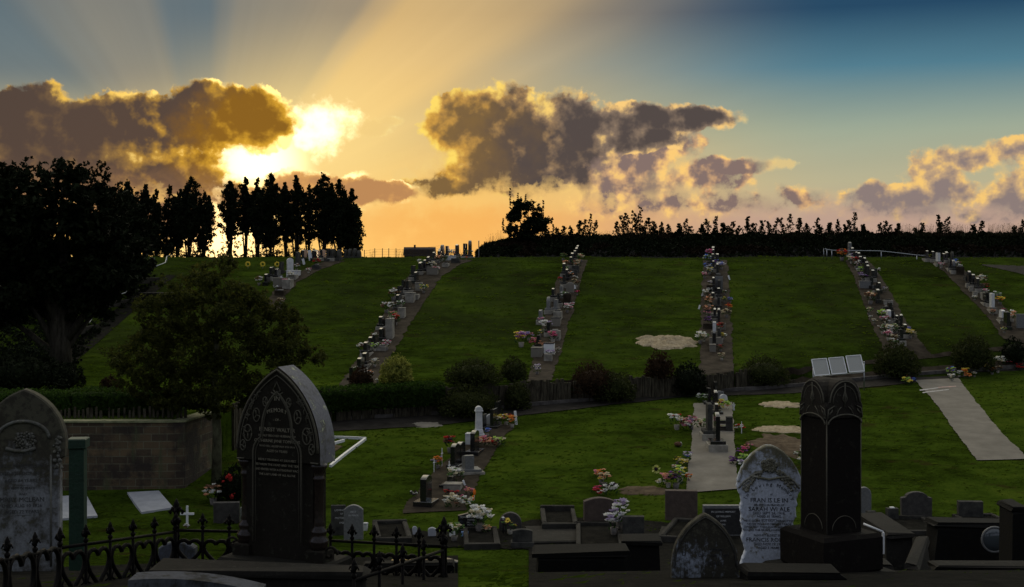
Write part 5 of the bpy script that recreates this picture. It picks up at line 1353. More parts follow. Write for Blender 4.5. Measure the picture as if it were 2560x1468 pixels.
# small figures and the sunflower
p = hit(1834, 1026); r = empty('angel_figurine', p, 0, 'small white angel figurine at the right edge of the strip', 'figurine')
mb = MB(); mb.lathe([(.045, -.02), (.04, .04), (.022, .14), (.028, .18), (.012, .205)], 9); mb.ball((0, 0, .232), .026, 0, 8, 6); mb.build('body', WHITE, r)
for s_ in (-1, 1):
    mb = MB(); mb.prism([(0, .08), (s_ * .05, .13), (s_ * .06, .21), (s_ * .02, .19)], .01, .022, ch=.003); mb.build('wing', WHITE, r)
cross(1854, 1054, 1084, PAINT, 'small white cross among white and red flowers right of the strip', 8, .02, .3)
cross(1721, 1040, 1066, PAINT, 'tiny white cross behind the three bunches beside the strip', 7, .016, .3)
p = hit(1695, 1117); r = empty('basket', p, 0, 'round brown wicker basket lying on the lawn left of the strip', 'basket')
mb = MB(); mb.ball((0, 0, .08), .12, 0, 14, 8, .04, .6); mb.build('body', leafm('wicker', (.10, .05, .03), (.24, .14, .09)), r)
mb = MB(); mb.tube([(.10, -.04 + .0 * t, .08 + .07 * math.sin(t / 3.)) if False else (.085 + .02 * math.cos(t * PI / 6), -.03, .08 + .06 * math.sin(t * PI / 6)) for t in range(13)], .012, 5, cap=False); mb.build('rim', FL['white'], r)
p = hit(1640, 1186); r = empty('sunflower', p, 0, 'large artificial sunflower with dark centre standing on the lawn', 'flower')
mb = MB()
for k in range(22):
    a = k * 2 * PI / 22; q = .085 + .012 * (k % 2)
    mb.leaf((q * math.cos(a), -.012 * (k % 2), .15 + q * math.sin(a)), .085, .045, Vector((math.cos(a), -.1, math.sin(a))))
mb.build('petals', mat('lemon_petals', (.62, .62, .16), (.78, .76, .26), rough=.7, scale=20), r)
mb = MB(); mb.ball((0, -.01, .15), .05, 0, 10, 6, .05); mb.build('centre', FL['dark'], r)
mb = MB(); mb.tube([(0, .01, -.03), (0, .01, .15)], .008, 5); mb.build('stem', STEMG, r)
# ---- three panel sign by the road
p = hit(2094, 976); Y = p.y; r = empty('panel_sign', p, 0, 'three tilted white-framed panels on posts beside the road', 'sign')
k_ = Y / F
for i, (cx_, cy_) in enumerate(((2051.5, 918), (2094, 914.5), (2137.5, 909.5))):
    c = Vector(((cx_ - CX) * k_ - p.x, 0, CAMZ + (HY - cy_) * k_ - p.z))
    rot = Matrix.Translation(c) @ Matrix.Rotation(math.radians(-4.5), 4, 'Y') @ Matrix.Rotation(math.radians(-32), 4, 'X')
    w, h = 39 * k_, 47 * k_
    fr = MB()
    for (bx, bz, bw, bh_) in ((0, h/2 - .015, w, .03), (0, -h/2 + .015, w, .035), (-w/2 + .015, 0, .03, h), (w/2 - .015, 0, .03, h)):
        q = MB(); q.box((0, 0, 0), (bw, .03, bh_), ch=.004); fr.add([rot @ (Vector(v) + Vector((bx, -.008, bz))) for v in q.v], q.f)
    pf = fr.build('frame', PAINT, r)
    q = MB(); q.box((0, .008, 0), (w - .04, .02, h - .04)); q.v = [rot @ Vector(v) for v in q.v]
    q.build('panel', mat('panel_print', (.30, .30, .27), (.40, .40, .36), rough=.5, scale=60, stretch=(.4, 1, 3)), pf)
mb = MB(); L_ = Vector(((2034 - CX) * k_ - p.x, .02, CAMZ + (HY - 943) * k_ - p.z)); R_ = Vector(((2161 - CX) * k_ - p.x, .02, CAMZ + (HY - 931) * k_ - p.z))
mb.tube([L_, R_], .02, 6); mb.build('rail', METAL, r)
for q in (L_, R_):
    mb = MB(); mb.tube([(q.x, .05, -.1), (q.x, .05, q.z + .35)], .022, 8); mb.ball((q.x, .05, q.z + .37), .035, 0); mb.build('post', METAL, r)
# ---- faded coloured chalk streaks on the empty strip
for (a, b, m_, w_) in (((2299, 977), (2345, 971), 'white', 'white'), ((2345, 970), (2390, 967), 'peach', 'pinkish'), ((2306, 983), (2372, 975), 'white', 'second white')):
    strip('streak', [a, b], [(a[0] + 1, a[1] + 2.2), (b[0] + 1, b[1] + 2.0)], mat('chalk_' + w_.replace(' ', '_'), (.30, .28, .25), tuple(FL[m_].node_tree.nodes['Principled BSDF'].inputs[0].default_value)[:3] if False else ((.62, .60, .56) if m_ == 'white' else (.60, .34, .27)), rough=.9, scale=14), .036, 8, 1, kind=None)
    o = COL.objects[-1]; tag(o, '%s chalk streak across the head of the empty concrete strip' % w_, 'marking', 'chalk streaks on the empty strip'); o.name = 'chalk_streak'
# ---- railing on the ridge
r = empty('railing', at(2180, 650, 70), 0, 'low white tubular railing on the ridge between the two right-hand rows', 'railing'); c = r.location.copy(); k_ = 70 / F
mb = MB(); mb.tube([(at(x, y, 70) - c) for x, y in ((2059, 648), (2059, 622), (2063, 622), (2068, 624), (2081, 626), (2120, 626.5), (2160, 627), (2199, 627.5), (2250, 633), (2292, 638), (2322, 639.5))], .022, 6); mb.build('rail', METAL, r)
for x, y in ((2067, 624), (2079.5, 626), (2203, 628), (2292, 638)):
    mb = MB(); a = at(x, y, 70) - c; mb.tube([a, (a.x, a.y, a.z - .55)], .022, 6); mb.build('post', METAL, r)
# ---- shed and wire fence beyond the ridge
Y = 240; k_ = Y / F; p = Vector(((1049.5 - CX) * k_, Y, CAMZ - 2.7)); r = empty('shed', p, 0, 'low dark shed roof with a chimney showing over the ridge', 'shed')
tz = (HY - 618) * k_ + 2.7
mb = MB(); mb.box((0, 0, tz * .45), (5.5, 4, tz * .9)); mb.build('wall', DKBROWN, r)
rf = MB(); rf.prism([(-2.2, tz * .62), (2.2, tz * .62), (0, tz)], -2.95, 2.95, ch=0, M=Matrix.Rotation(PI / 2, 4, 'Z')); rfo = rf.build('roof', mat('iron_roof', (.03, .022, .02), (.05, .035, .03), rough=.8, scale=3), r)
mb = MB(); mb.box(((1037 - 1049.5) * k_, 0, tz + .05), (.34, .34, .75), ch=.02); mb.build('chimney', DKBROWN, rfo)
r = empty('wire_fence', at(950, 645, 72.3), 0, 'thin wire fence with wooden posts on the ridge left of the shed', 'fence'); c = r.location.copy()
tops = [(911, 625), (937, 621), (956, 621), (972, 621), (990, 621), (1012, 622), (1100, 612)]
for x, y in tops[:6]:
    mb = MB(); a = at(x, y, 72.3) - c; mb.tube([(a.x, 0, a.z), (a.x, 0, a.z - .7)], .022, 5); mb.build('post', TIMBER, r)
mb = MB()
for d in (.06, .2, .34):
    mb.tube([at(x, y, 72.3) - c - Vector((0, 0, d)) for x, y in tops], .004, 3)
mb.build('wire', IRON, r)
r = empty('picket_post', at(1197, 640, 71), 0, 'thin pale post at the top right end of the row below the shed', 'post')
mb = MB(); mb.box((0, 0, .35), (.05, .05, .9), ch=.01); mb.build('shaft', GREY, r); mb = MB(); mb.box((0, 0, .82), (.07, .07, .04), ch=.01); mb.build('cap', PAINT, r)
# ------------------------------------------------------------------ lettering
def glyphs(body, size, cx_=0., cz_=0., ext=.0015, rot=0., squash=1.0):
    cu = bpy.data.curves.new('t', 'FONT'); cu.body = body; cu.size = size; cu.align_x = 'CENTER'; cu.align_y = 'CENTER'; cu.resolution_u = 2
    cu.extrude = ext; ob = bpy.data.objects.new('t', cu); COL.objects.link(ob)
    dg = bpy.context.evaluated_depsgraph_get(); me = bpy.data.meshes.new_from_object(ob.evaluated_get(dg))
    ca, sa = math.cos(rot), math.sin(rot)
    vs = [(cx_ + (v.co.x * squash) * ca - v.co.y * sa, -v.co.z, cz_ + (v.co.x * squash) * sa + v.co.y * ca) for v in me.vertices]
    fs = [tuple(p.vertices) for p in me.polygons]
    bpy.data.objects.remove(ob); bpy.data.curves.remove(cu); bpy.data.meshes.remove(me)
    return vs, fs
def lines(lst, m, parent, y, name='inscription', mat_=None):
    mb = MB()
    for it in lst:
        body, size, z = it[:3]; x = it[3] if len(it) > 3 else 0.
        if len(it) > 4:                            # on an arc of radius r
            r = it[4]; n = len(body); step = size * .74 / r
            for i, ch in enumerate(body):
                if ch == ' ': continue
                a = (i - (n - 1) / 2) * step
                v, f = glyphs(ch, size, x + r * math.sin(a), z - r + r * math.cos(a), rot=-a); mb.add(v, f)
        else:
            v, f = glyphs(body, size, x, z); mb.add(v, f)
    o = mb.build(name, m, parent); o.location = (0, y, 0)
    return o
def stain_mat(name, clean, dirty, moss, sc=2.2, amount=(.42, .60), bl=.35, top=0., topspan=.5, stretch=(1, 1, .45)):
    """worn stone: clean face, dark streaky lichen and moss; more lichen towards the weathered top"""
    m, nt, b = nt_mat(name); TREE.append(nt)
    O = nt.nodes.new('ShaderNodeTexCoord').outputs['Object']
    sp = nt.nodes.new('ShaderNodeSeparateXYZ'); nt.links.new(O, sp.inputs[0])
    n1 = NOISE(V('MULTIPLY', O, stretch), sc, 8, .68); n2 = NOISE(O, sc * 4.5, 7, .7); n3 = NOISE(O, 40., 4, .6)
    h = SS(sp.outputs[2], top - topspan, top + topspan * .5) if top else 0.
    t = M('ADD', M('ADD', M('MULTIPLY', n1, .6), M('MULTIPLY', n2, .4)), M('MULTIPLY', h, .16) if top else 0.)
    c = MIX(SS(n3, .35, .7), clean, tuple(v * .78 for v in clean))
    c = MIX(SS(t, amount[0], amount[1]), c, MIX(n2, dirty, tuple(v * 2.2 for v in dirty)))
    c = MIX(SS(M('ADD', n2, M('MULTIPLY', h, .12) if top else 0.), .56, .68), c, moss)
    _in(b.inputs['Base Color'], c); b.inputs['Roughness'].default_value = .85; b.inputs['Specular IOR Level'].default_value = .12
    bp = nt.nodes.new('ShaderNodeBump'); bp.inputs['Strength'].default_value = .5; bp.inputs['Distance'].default_value = .01
    _in(bp.inputs['Height'], M('ADD', n2, M('MULTIPLY', n3, .3))); _in(b.inputs['Normal'], bp.outputs[0]); TREE.pop(); return m
INK = mat('lead_lettering', (.02, .02, .022), rough=.6)
PALEINK = mat('faded_gilt_lettering', (.16, .14, .10), (.30, .27, .19), rough=.6, scale=30)
WHINK = mat('white_lettering', (.5, .5, .48), (.62, .62, .6), rough=.6, scale=30)
STEPM = stain_mat('step_stone', (.018, .017, .014), (.008, .0075, .006), (.034, .032, .025), 4, (.45, .62))
def relief(mb, pts, r, n=6):
    mb.tube([(x, 0, z) for x, z in pts], r, n, cap=True)
# ---- Francis headstone: white, pointed, chipped at the sides
k_ = 13.0 / F; X = lambda px, Y=13.0: (px - CX) / F * Y
base = CAMZ + (HY - 1432) / F * 13.0
r = empty('headstone', (X(1921), 13.0, base), -.06, 'white marble pointed headstone with carved rose and black lettering, left of the pillar', 'headstone')
H = (1432 - 1110) * k_
half = [(66, 1432), (67, 1400), (63, 1380), (66, 1350), (57, 1330), (62, 1310), (60, 1296), (68, 1285), (66, 1262), (70, 1255), (68, 1240), (74, 1225), (80, 1218), (81, 1200), (77, 1180), (68, 1162), (56, 1143), (40, 1126), (22, 1114), (8, 1108)]
lhalf = [(-8, 1108), (-24, 1116), (-40, 1128), (-56, 1146), (-68, 1166), (-76, 1188), (-80, 1210), (-76, 1222), (-70, 1236), (-68, 1252), (-72, 1266), (-68, 1282), (-70, 1300), (-64, 1320), (-68, 1340), (-62, 1356), (-58, 1372), (-66, 1390), (-70, 1410), (-68, 1432)]
def dense(pts, j=2.0):
    out = []
    for a, b in zip(pts, pts[1:]):
        out.append(a)
        if math.dist(a, b) > 12:
            for q in (.35, .7): out.append((a[0] + (b[0] - a[0]) * q + R.uniform(-j, j), a[1] + (b[1] - a[1]) * q))
    return out + [pts[-1]]
prof = [(x * k_, (1432 - z) * k_ - .02) for x, z in dense(half, 1.2) + dense(lhalf, 1.2)]
mb = MB(); mb.prism(prof, -.05, .06, ch=.012)
FM = stain_mat('francis_marble', (.60, .65, .74), (.085, .080, .05), (.17, .16, .11), 2.6, (.50, .64), top=1.15, topspan=.34)
mb.build('tablet', FM, r)
cv = MB()                                           # carved rose and ribbons
for i in range(46):
    a = i * 2.4; q = .006 * math.sqrt(i) * 1.5
    cv.ball((q * 1.3 * math.cos(a), -.056, 1.09 + q * math.sin(a)), .017, 0, 6, 4, .3)
for s_ in (-1, 1):
    for i in range(60):
        t = R.random(); a = PI / 2 - s_ * (.30 + 1.0 * t)
        rr = .255 + R.uniform(-.032, .03)
        cv.ball((rr * math.cos(a), -.052, .76 + rr * 1.02 * math.sin(a)), R.uniform(.008, .018), 0, 6, 4, .3)
cv.tube([(-.19, -.055, .985), (-.08, -.06, .965), (0, -.062, .95), (.09, -.06, .968), (.2, -.055, .98)], .012, 6)
for s_ in (-1, 1):
    cv.tube([(s_ * .30, -.05, .86), (s_ * .25, -.055, .93), (s_ * .15, -.055, 1.0), (s_ * .05, -.055, 1.04)], .01, 5)
cv.build('carving', stain_mat('francis_carving', (.34, .33, .28), (.085, .080, .05), (.20, .19, .13), 5, (.42, .60)), r)
zf = lambda py: (1432 - py) * k_ - .02
FL_ = [('In Loving Memory', .052, zf(1204), 0, .27), ('of', .03, zf(1229), .02), ('FRAN IS LE IN', .062, zf(1244)), ('BELOVED HUSBAND OF', .028, zf(1255.5)), ('SARAH WI ALE', .062, zf(1266)),
       ('DIED SEPT 24, 1918.', .038, zf(1276)), ('AGED 35 YEARS.', .034, zf(1284)), ('__________', .03, zf(1288)), ('HE IS GONE BUT NOT FORGOTTEN', .031, zf(1295)), ('NEVER WILL HIS MEMORY FADE', .031, zf(1303)),
       ('SWEETEST THOUGHTS SHALL EVER', .031, zf(1310.5)), ('ROUND THE GRAVE WHERE HE IS LAID', .029, zf(1318)), ('ALSO MY ELDEST SON,', .030, zf(1331)), ('FRANCIS ROBERT', .058, zf(1342.5)),
       ('DIED NOV 19 1923.', .036, zf(1353)), ('AGED 5 YEARS.', .032, zf(1362))]
lines(FL_, INK, r, -.0515)
mb = MB(); mb.box((0, 0, -.09), (.66, .30, .16), ch=.02); mb.build('base', DGREY, r)
# ---- square pillar with four arched gables
Y = 12.4; a0 = .47; base = CAMZ + (HY - 1322) / F * Y; cxp = 2077
r = empty('pillar_monument', (X(cxp, Y), Y, base), a0 - .06, 'tall dark square pillar with arched gable top on a stepped base', 'monument')
k_ = Y / F; W = 104 * k_; H1 = (1322 - 1040) * k_; H2 = (1322 - 945) * k_
PM = stain_mat('pillar_stone', (.0095, .0075, .006), (.005, .0045, .004), (.020, .018, .013), 3, (.5, .7))
PH = stain_mat('pillar_head_stone', (.030, .026, .020), (.013, .011, .009), (.07, .065, .05), 6, (.42, .6))
mb = MB(); mb.box((0, 0, H1 / 2 - .02), (W, W, H1 + .04), ch=.014, top=.985); mb.build('shaft', PM, r)
HW = W * 1.05; hh = H2 - H1
hd = MB()
def gable(a, h, r_): 
    pts = [(-a, 0), (a, 0), (a * 1.02, h * .30), (a * .90, h * .42)]
    n = 12
    for i in range(n + 1):
        t = PI * i / n; pts.append((a * .86 * math.cos(t), h * .42 + (h * .58) * math.sin(t) ** .9 if 0 < i < n else h * .42))
    return pts + [(-a * .90, h * .42), (-a * 1.02, h * .30)]
g1 = gable(HW / 2, hh, 0)
hd.prism(g1, -HW / 2, HW / 2, ch=.008, M=Matrix.Translation((0, 0, H1 + .002)))
g2 = gable(HW / 2 - .003, hh - .003, 0)
hd.prism(g2, -HW / 2 - .004, HW / 2 + .004, ch=.008, M=Matrix.Translation((0, 0, H1 + .004)) @ Matrix.Rotation(PI / 2, 4, 'Z'))
hdo = hd.build('cap', PH, r)
tr_ = MB()
for q in range(4):
    RM = Matrix.Rotation(q * PI / 2, 4, 'Z')
    def T3(pts, rad):
        m2 = MB(); m2.tube([(x, -HW / 2 - .004, z) for x, z in pts], rad, 6); tr_.add([RM @ Vector(v) for v in m2.v], m2.f, 0, True)
    a = HW / 2
    T3([(a * .82 * math.cos(PI * i / 14), H1 + hh * .42 + hh * .54 * math.sin(PI * i / 14)) for i in range(15)], .007)
    T3([(a * .66 * math.cos(PI * i / 14), H1 + hh * .40 + hh * .44 * math.sin(PI * i / 14)) for i in range(15)], .004)
    T3([(a * .92 * math.cos(PI * i / 14), H1 - .05 + hh * .24 * math.sin(PI * i / 14)) for i in range(15)], .008)
    T3([(0, H1 + hh * .92), (0, H1 + hh * .30)], .008)
    for s_ in (-1, 1):
        T3([(0, H1 + hh * .40), (s_ * .025, H1 + hh * .5), (0, H1 + hh * .72)], .006)
        T3([(s_ * a * .95, H1 + .0), (s_ * a * .9, H1 + hh * .25), (s_ * a * .6, H1 + hh * .33), (s_ * a * .72, H1 + hh * .2), (s_ * a * .86, H1 + hh * .12)], .007)
        T3([(s_ * a * .5, H1 + hh * .05), (s_ * a * .35, H1 + hh * .22), (s_ * a * .2, H1 + hh * .3)], .005)
    m3 = MB(); m3.tube([(a * .66 * math.cos(PI * i / 12), -W / 2 - .001, .03 + .13 * math.sin(PI * i / 12)) for i in range(13)], .004, 6); tr_.add([RM @ Vector(v) for v in m3.v], m3.f, 0, True)
    m3 = MB(); m3.tube([(-W / 2 * .99, -W / 2 * .99, .0), (-W / 2 * .99, -W / 2 * .99, H1)], .006, 6); tr_.add([RM @ Vector(v) for v in m3.v], m3.f, 0, True)
    
tr_.build('carved_trim', stain_mat('pillar_trim', (.13, .12, .090), (.06, .055, .042), (.17, .16, .12), 8, (.45, .6)), r)
mb = MB(); B1 = 178 * k_ ; mb.box((0, 0, -.19), (B1, B1, .37), ch=.035); mb.build('plinth', PM, r)
mb = MB(); B2 = 240 * k_; mb.box((0, 0, -.50), (B2, B2, .28), ch=.02); mb.build('lower_step', STEPM, r)
# ---- gothic monument on the left
Y = 11.3; k_ = Y / F; base = CAMZ + (HY - 1392) / F * Y; az = -.40
r = empty('gothic_monument', (X(712, Y), Y, base), az, 'tall black gothic arched monument with carved border and side columns', 'monument')
hs_z = (1392 - 1122) * k_; H = (1392 - 915) * k_; a = .425; T = .24
GM = stain_mat('gothic_stone', (.020, .017, .012), (.012, .010, .008), (.042, .042, .028), 4, (.48, .66))
GT = stain_mat('gothic_trim', (.11, .10, .074), (.05, .046, .034), (.17, .17, .12), 7, (.45, .62))
ar = gothic(a, hs_z, H - hs_z, 16)
mb = MB(); mb.prism([(-a, hs_z - .10), (a, hs_z - .10)] + ar, -T / 2, T / 2 + .03, ch=.012)
lit_lich = stain_mat('lit_lichen_stone', (.20, .20, .21), (.06, .056, .042), (.42, .44, .30), 2.6, (.46, .60))
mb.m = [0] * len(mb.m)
o = mb.build('arch_head', [GM, lit_lich], r)
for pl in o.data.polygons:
    if abs(pl.normal.y) < .5 and pl.normal.x > .15: pl.material_index = 1  # right-facing faces coloured paler as the lit side, with lichen spots
b2_ = .30
mb = MB(); mb.box((0, .02, hs_z / 2 - .06), (2 * (a - .085), T - .03, hs_z - .08), ch=.01); mb.build('body', GM, r)
for s_ in (-1, 1):                                    # columns with turned base and capital
    mb = MB(); zc = hs_z - .10
    mb.lathe([(.075, .10), (.075, .14), (.085, .16), (.085, .19), (.06, .22), (.07, .25), (.07, .27), (.048, .30), (.052, .32), (.046, .35), (.044, zc - .16), (.052, zc - .14), (.056, zc - .125), (.046, zc - .11), (.06, zc - .05), (.075, zc - .03), (.075, zc)], 16)
    o = mb.build('column', mat('column_granite_%d' % (s_ + 1), (.018, .013, .010), (.034, .024, .018), rough=.25, scale=30), r); o.location = (s_ * (a - .055), -.04, 0)
    mb = MB(); mb.box((0, 0, .05), (.17, .19, .12), ch=.012); o2 = mb.build('pedestal', GM, r); o2.location = (s_ * (a - .05), -.03, 0)
    mb = MB()                                         # scroll beside the pedestal
    sc_ = [(s_ * (.02 + (.075 - .0055 * i) * math.cos(i * .55)), .0, .06 + (.075 - .0055 * i) * math.sin(i * .55)) for i in range(13)]
    mb.tube(sc_, .012, 6); o3 = mb.build('scroll', GM, r); o3.location = (s_ * (a + .05), -.06, .02)
fy = -T / 2
tm = MB()
def TP(pts, rad, y=fy - .004):
    tm.tube([(x, y, z) for x, z in pts], rad, 6)
TP([(x * .965, hs_z + (z - hs_z) * .965) for x, z in ar], .010)
TP([(x * .90, hs_z + (z - hs_z) * .90) for x, z in ar], .005)
ai = .245; zi = hs_z - .02
inner = [(ai, .14), (ai, zi)] + [(ai * math.cos(t) , zi + .18 * math.sin(t)) for t in (.3, .6, .85)]
g3 = gothic(.155, zi + .20, .33, 9); inner += g3
left_ = [(-x, z) for x, z in reversed(inner[:5])]
inner = inner + left_
TP(inner, .009); TP([(x * .90, z - .012) for x, z in inner], .004)
for s_ in (-1, 1):
    for (cx2, cz2, rr) in ((.30, .14, .055), (.21, .30, .045), (.35, .03, .035), (.12, .42, .03)):
        TP([(s_ * cx2 + rr * .75 * math.cos(t * PI / 7), hs_z + cz2 + rr * 1.3 * math.sin(t * PI / 7)) for t in range(15)], .006)
        for q in range(3):
            an = q * 2.1 + cx2 * 9
            TP([(s_ * cx2, hs_z + cz2), (s_ * cx2 + rr * .7 * math.cos(an), hs_z + cz2 + rr * math.sin(an))], .006)
    for i in range(16):
        t = R.random(); an = .15 + 1.0 * t; rr = a * .80
        px_, pz_ = s_ * rr * math.cos(an * .95), hs_z + .56 * math.sin(an) * .95
        if abs(px_) > ai * (1.02 if pz_ < zi + .1 else .7): TP([(px_, pz_), (px_ + R.uniform(-.03, .03), pz_ + R.uniform(.01, .05)), (px_ + R.uniform(-.03, .03), pz_ + R.uniform(.02, .06))], .005)
    TP([(s_ * a * .97, hs_z - .09), (s_ * a * .80, hs_z - .085)], .008)
TP([(-.035, H - .20), (0, H - .13), (.035, H - .20), (0, H - .24), (-.035, H - .20)], .008)
TP([(-.06, H - .22), (0, H - .25), (.06, H - .22)], .006)
tm.build('carved_trim', GT, r)
zg = lambda py: (1392 - py) * k_
GL = [('IN', .060, zg(993)), ('MEMORY', .048, zg(1022), 0, .26), ('- OF -', .030, zg(1046)), ('ERNEST WALTER', .048, zg(1071)), ('DEARLY BELOVED HUSBAND OF', .026, zg(1086)), ('CATHERINE JANE TOMPKINS', .036, zg(1099)),
      ('WHO FELL ASLEEP MAY 8TH 1914', .024, zg(1112)), ('AGED 54 YEARS', .030, zg(1124)), ('FIRMLY TRUSTING AT JESUS FEET', .026, zg(1146)), ('BETWEEN THE DEAD AND THE TIDE', .027, zg(1158)),
      ('AND ENTER WITH A STEADFAST FACE', .026, zg(1170)), ('THE LAST LAND OF ALL ALONE', .026, zg(1182))]
lines(GL, PALEINK, r, fy - .003 + 0.0)
mb = MB(); mb.box((0, 0, -.04), (1.05, .52, .09), ch=.02); mb.build('plinth', STEPM, r)
mb = MB(); mb.box((0, .0, -.22), (1.2, .66, .26), ch=.02); mb.build('lower_step', STEPM, r)
# ---- weathered white stone cut by the left edge
Y = 12.6; k_ = Y / F; base = CAMZ + (HY - 1440) / F * Y
r = empty('headstone', (X(62, Y), Y, base), .10, 'stained white headstone with pointed top cut off by the left edge', 'headstone')
a = 102 * k_; H = (1440 - 972) * k_; hs_z = (1440 - 1110) * k_
bodyp = [(-a * .86, -.05), (a * .86, -.05), (a * .86, hs_z - .16), (a * .98, hs_z - .12), (a, hs_z)] + gothic(a, hs_z, H - hs_z, 14)[1:-1] + [(-a, hs_z), (-a * .98, hs_z - .12), (-a * .86, hs_z - .16)]
mb = MB(); mb.prism(bodyp, -.06, .08, ch=.015)
mb.build('tablet', stain_mat('left_marble', (.26, .27, .28), (.034, .031, .023), (.085, .080, .056), 2.4, (.44, .60), top=1.25, topspan=.5), r)
cv = MB()
cv.tube([(a * .62 * math.cos(PI * i / 16), -.064, hs_z + .06 + .17 * math.sin(PI * i / 16)) for i in range(17)], .018, 6)
cv.tube([(-.16, -.066, hs_z - .03), (-.08, -.072, hs_z - .055), (.02, -.072, hs_z - .06), (.12, -.066, hs_z - .03)], .018, 6)
for i in range(40):
    an = i * 2.4; q = .016 * math.sqrt(i); cv.ball((.02 + q * math.cos(an), -.064, hs_z + .04 + q * .9 * math.sin(an)), R.uniform(.012, .022), 0, 6, 4, .3)
for s_ in (-1, 1):
    for i in range(26): cv.ball((s_ * a * R.uniform(.72, .94), -.062, hs_z + R.uniform(-.24, .08)), R.uniform(.01, .022), 0, 6, 4, .3)
    cv.tube([(s_ * a * .66, -.06, .1), (s_ * a * .66, -.06, hs_z - .1)], .012, 6)
cv.build('carving', stain_mat('left_carving', (.17, .17, .15), (.05, .047, .035), (.22, .21, .16), 4, (.45, .62)), r)
zl = lambda py: (1440 - py) * k_
lines([('HANS MORTENSEN', .052, zl(1163), -.02), ('DIED 5TH OCT 1911', .044, zl(1182), -.02), ('AGED 64 YEARS', .044, zl(1199), -.02), ('_______', .04, zl(1206)), ('REST IN PEACE', .034, zl(1218), 0), ('AND', .034, zl(1233)),
       ('MARY MCLEAN', .062, zl(1247), -.01), ('DIED AUG 10 1926', .046, zl(1262), -.01), ('AGED 72 YEARS', .046, zl(1277), -.01), ('_______', .04, zl(1281))], mat('worn_lettering', (.03, .03, .03), (.07, .07, .065), rough=.8, scale=20), r, -.0615)
mb = MB(); mb.box((0, 0, -.12), (2 * a * 1.1, .34, .18), ch=.02); mb.build('base', DGREY, r)
# ---- small arched stone, bottom right of centre
Y = 11.4; k_ = Y / F; base = CAMZ + (HY - 1470) / F * Y
r = empty('headstone', (X(1762, Y), Y, base), -.02, 'dark streaked arched headstone at the bottom edge, left of the white pointed one', 'headstone')
a = 84 * k_; H = (1470 - 1283) * k_; hs_z = H * .30
mb = MB(); mb.prism([(-a, -.1), (a, -.1)] + gothic(a, hs_z, H - hs_z, 14), -.05, .06, ch=.012)
mb.build('tablet', stain_mat('streaked_marble', (.32, .36, .42), (.026, .024, .018), (.075, .070, .05), 4.2, (.40, .52), top=.55, topspan=.3, stretch=(1.6, 1, .28)), r)
cv = MB(); cv.tube([(x * .90, -.053, z * .93 + .02) for x, z in gothic(a, hs_z, H - hs_z, 14)], .006, 6); cv.build('moulding', DGREY, r)
zs = lambda py: (1470 - py) * k_
lines([('D', .05, zs(1382), -.19), ('OF', .04, zs(1386), -.04), ('HENRY', .035, zs(1371), .10), ('AND', .03, zs(1386), .07), ('WAR', .05, zs(1405), .07), ('BER', .03, zs(1386), .18)], INK, r, -.0515)
# ---- green painted post
Y = 17; k_ = Y / F; base = hit(195, 1440); base = Vector((X(195, Y), Y, G(X(195, Y), Y)))
r = empty('green_post', base, .1, 'dark green painted timber post with a square cap behind the stained stone', 'post')
GP = mat('green_paint', (.004, .022, .010), (.007, .034, .016), rough=.6, scale=7, bump_s=.3)
Hh = CAMZ + (HY - 1118) / F * Y - base.z
mb = MB(); mb.box((0, 0, Hh / 2), (.19, .19, Hh + .1), ch=.01)
mb.build('shaft', GP, r); mb = MB(); mb.box((0, 0, Hh + .055), (.25, .25, .13), ch=.012); mb.build('cap', GP, r)
# ---- concrete slabs on the left lawn
def slab(px, label, m=PALEC, h=.05, name='concrete_slab', cat='slab', group=None):
    P_ = [hit(*q) for q in px]; c = sum(P_, Vector()) / len(P_)
    POLY.append(px)
    mb = MB(); n = len(P_); vs = [(p.x - c.x, p.y - c.y, G(p.x, p.y) - c.z - .05) for p in P_] + [(p.x - c.x, p.y - c.y, G(p.x, p.y) - c.z + h) for p in P_]
    mb.add(vs, [tuple(range(n, 2 * n))] + [((i + 1) % n, i, n + i, n + (i + 1) % n) for i in range(n)])
    o = mb.build(name, m, loc=c)
    for pl in o.data.polygons:
        if abs(pl.normal.z) > .5 and pl.normal.z < 0: o.data.flip_normals(); break
    return tag(o, label, cat, group)
WSL = mat('white_concrete', (.30, .31, .33), (.40, .41, .43), rough=.85, scale=3, bump_s=.2)
slab([(433, 1273), (354, 1286), (318, 1235), (397, 1231)], 'pale rectangular concrete slab in the grass in front of the block wall', WSL)
slab([(244, 1294), (150, 1302), (120, 1246), (216, 1242)], 'pale concrete slab partly hidden behind the green post', WSL)
# ---- white kerb corner right of the gothic monument
def kerbline(p0, p1, w=.09, h=.10):
    a, b = hit(*p0), hit(*p1); d = (b - a); L_ = d.length; ang_ = math.atan2(d.y, d.x)
    return a, b, L_, ang_
r = empty('grave_kerb', hit(880, 1125), 0, 'white painted kerb corner of a grave right of the gothic monument', 'kerb'); c = r.location.copy()
for (p0, p1) in (((913, 1100), (826, 1168)), ((915, 1099), (800, 1096)), ((860, 1104), (800, 1122))):
    a, b = hit(*p0), hit(*p1); mb = MB(); n = 6
    d = (b - a).normalized(); q = Vector((d.y, -d.x, 0)) * .038; vs = []; fs = []
    for i in range(n + 1):
        p = a.lerp(b, i / n); z = G(p.x, p.y) - c.z
        for (s_, zz) in ((-1, -.05), (-1, .075), (1, .075), (1, -.05)): vs.append((p.x - c.x + q.x * s_, p.y - c.y + q.y * s_, z + zz))
    for i in range(n):
        for j in range(4): fs.append((4*i + j, 4*i + (j+1) % 4, 4*i + 4 + (j+1) % 4, 4*i + 4 + j))
    fs += [(3, 2, 1, 0), (4*n, 4*n+1, 4*n+2, 4*n+3)]
    mb.add(vs, fs); mb.build('kerb_bar', PAINT, r)
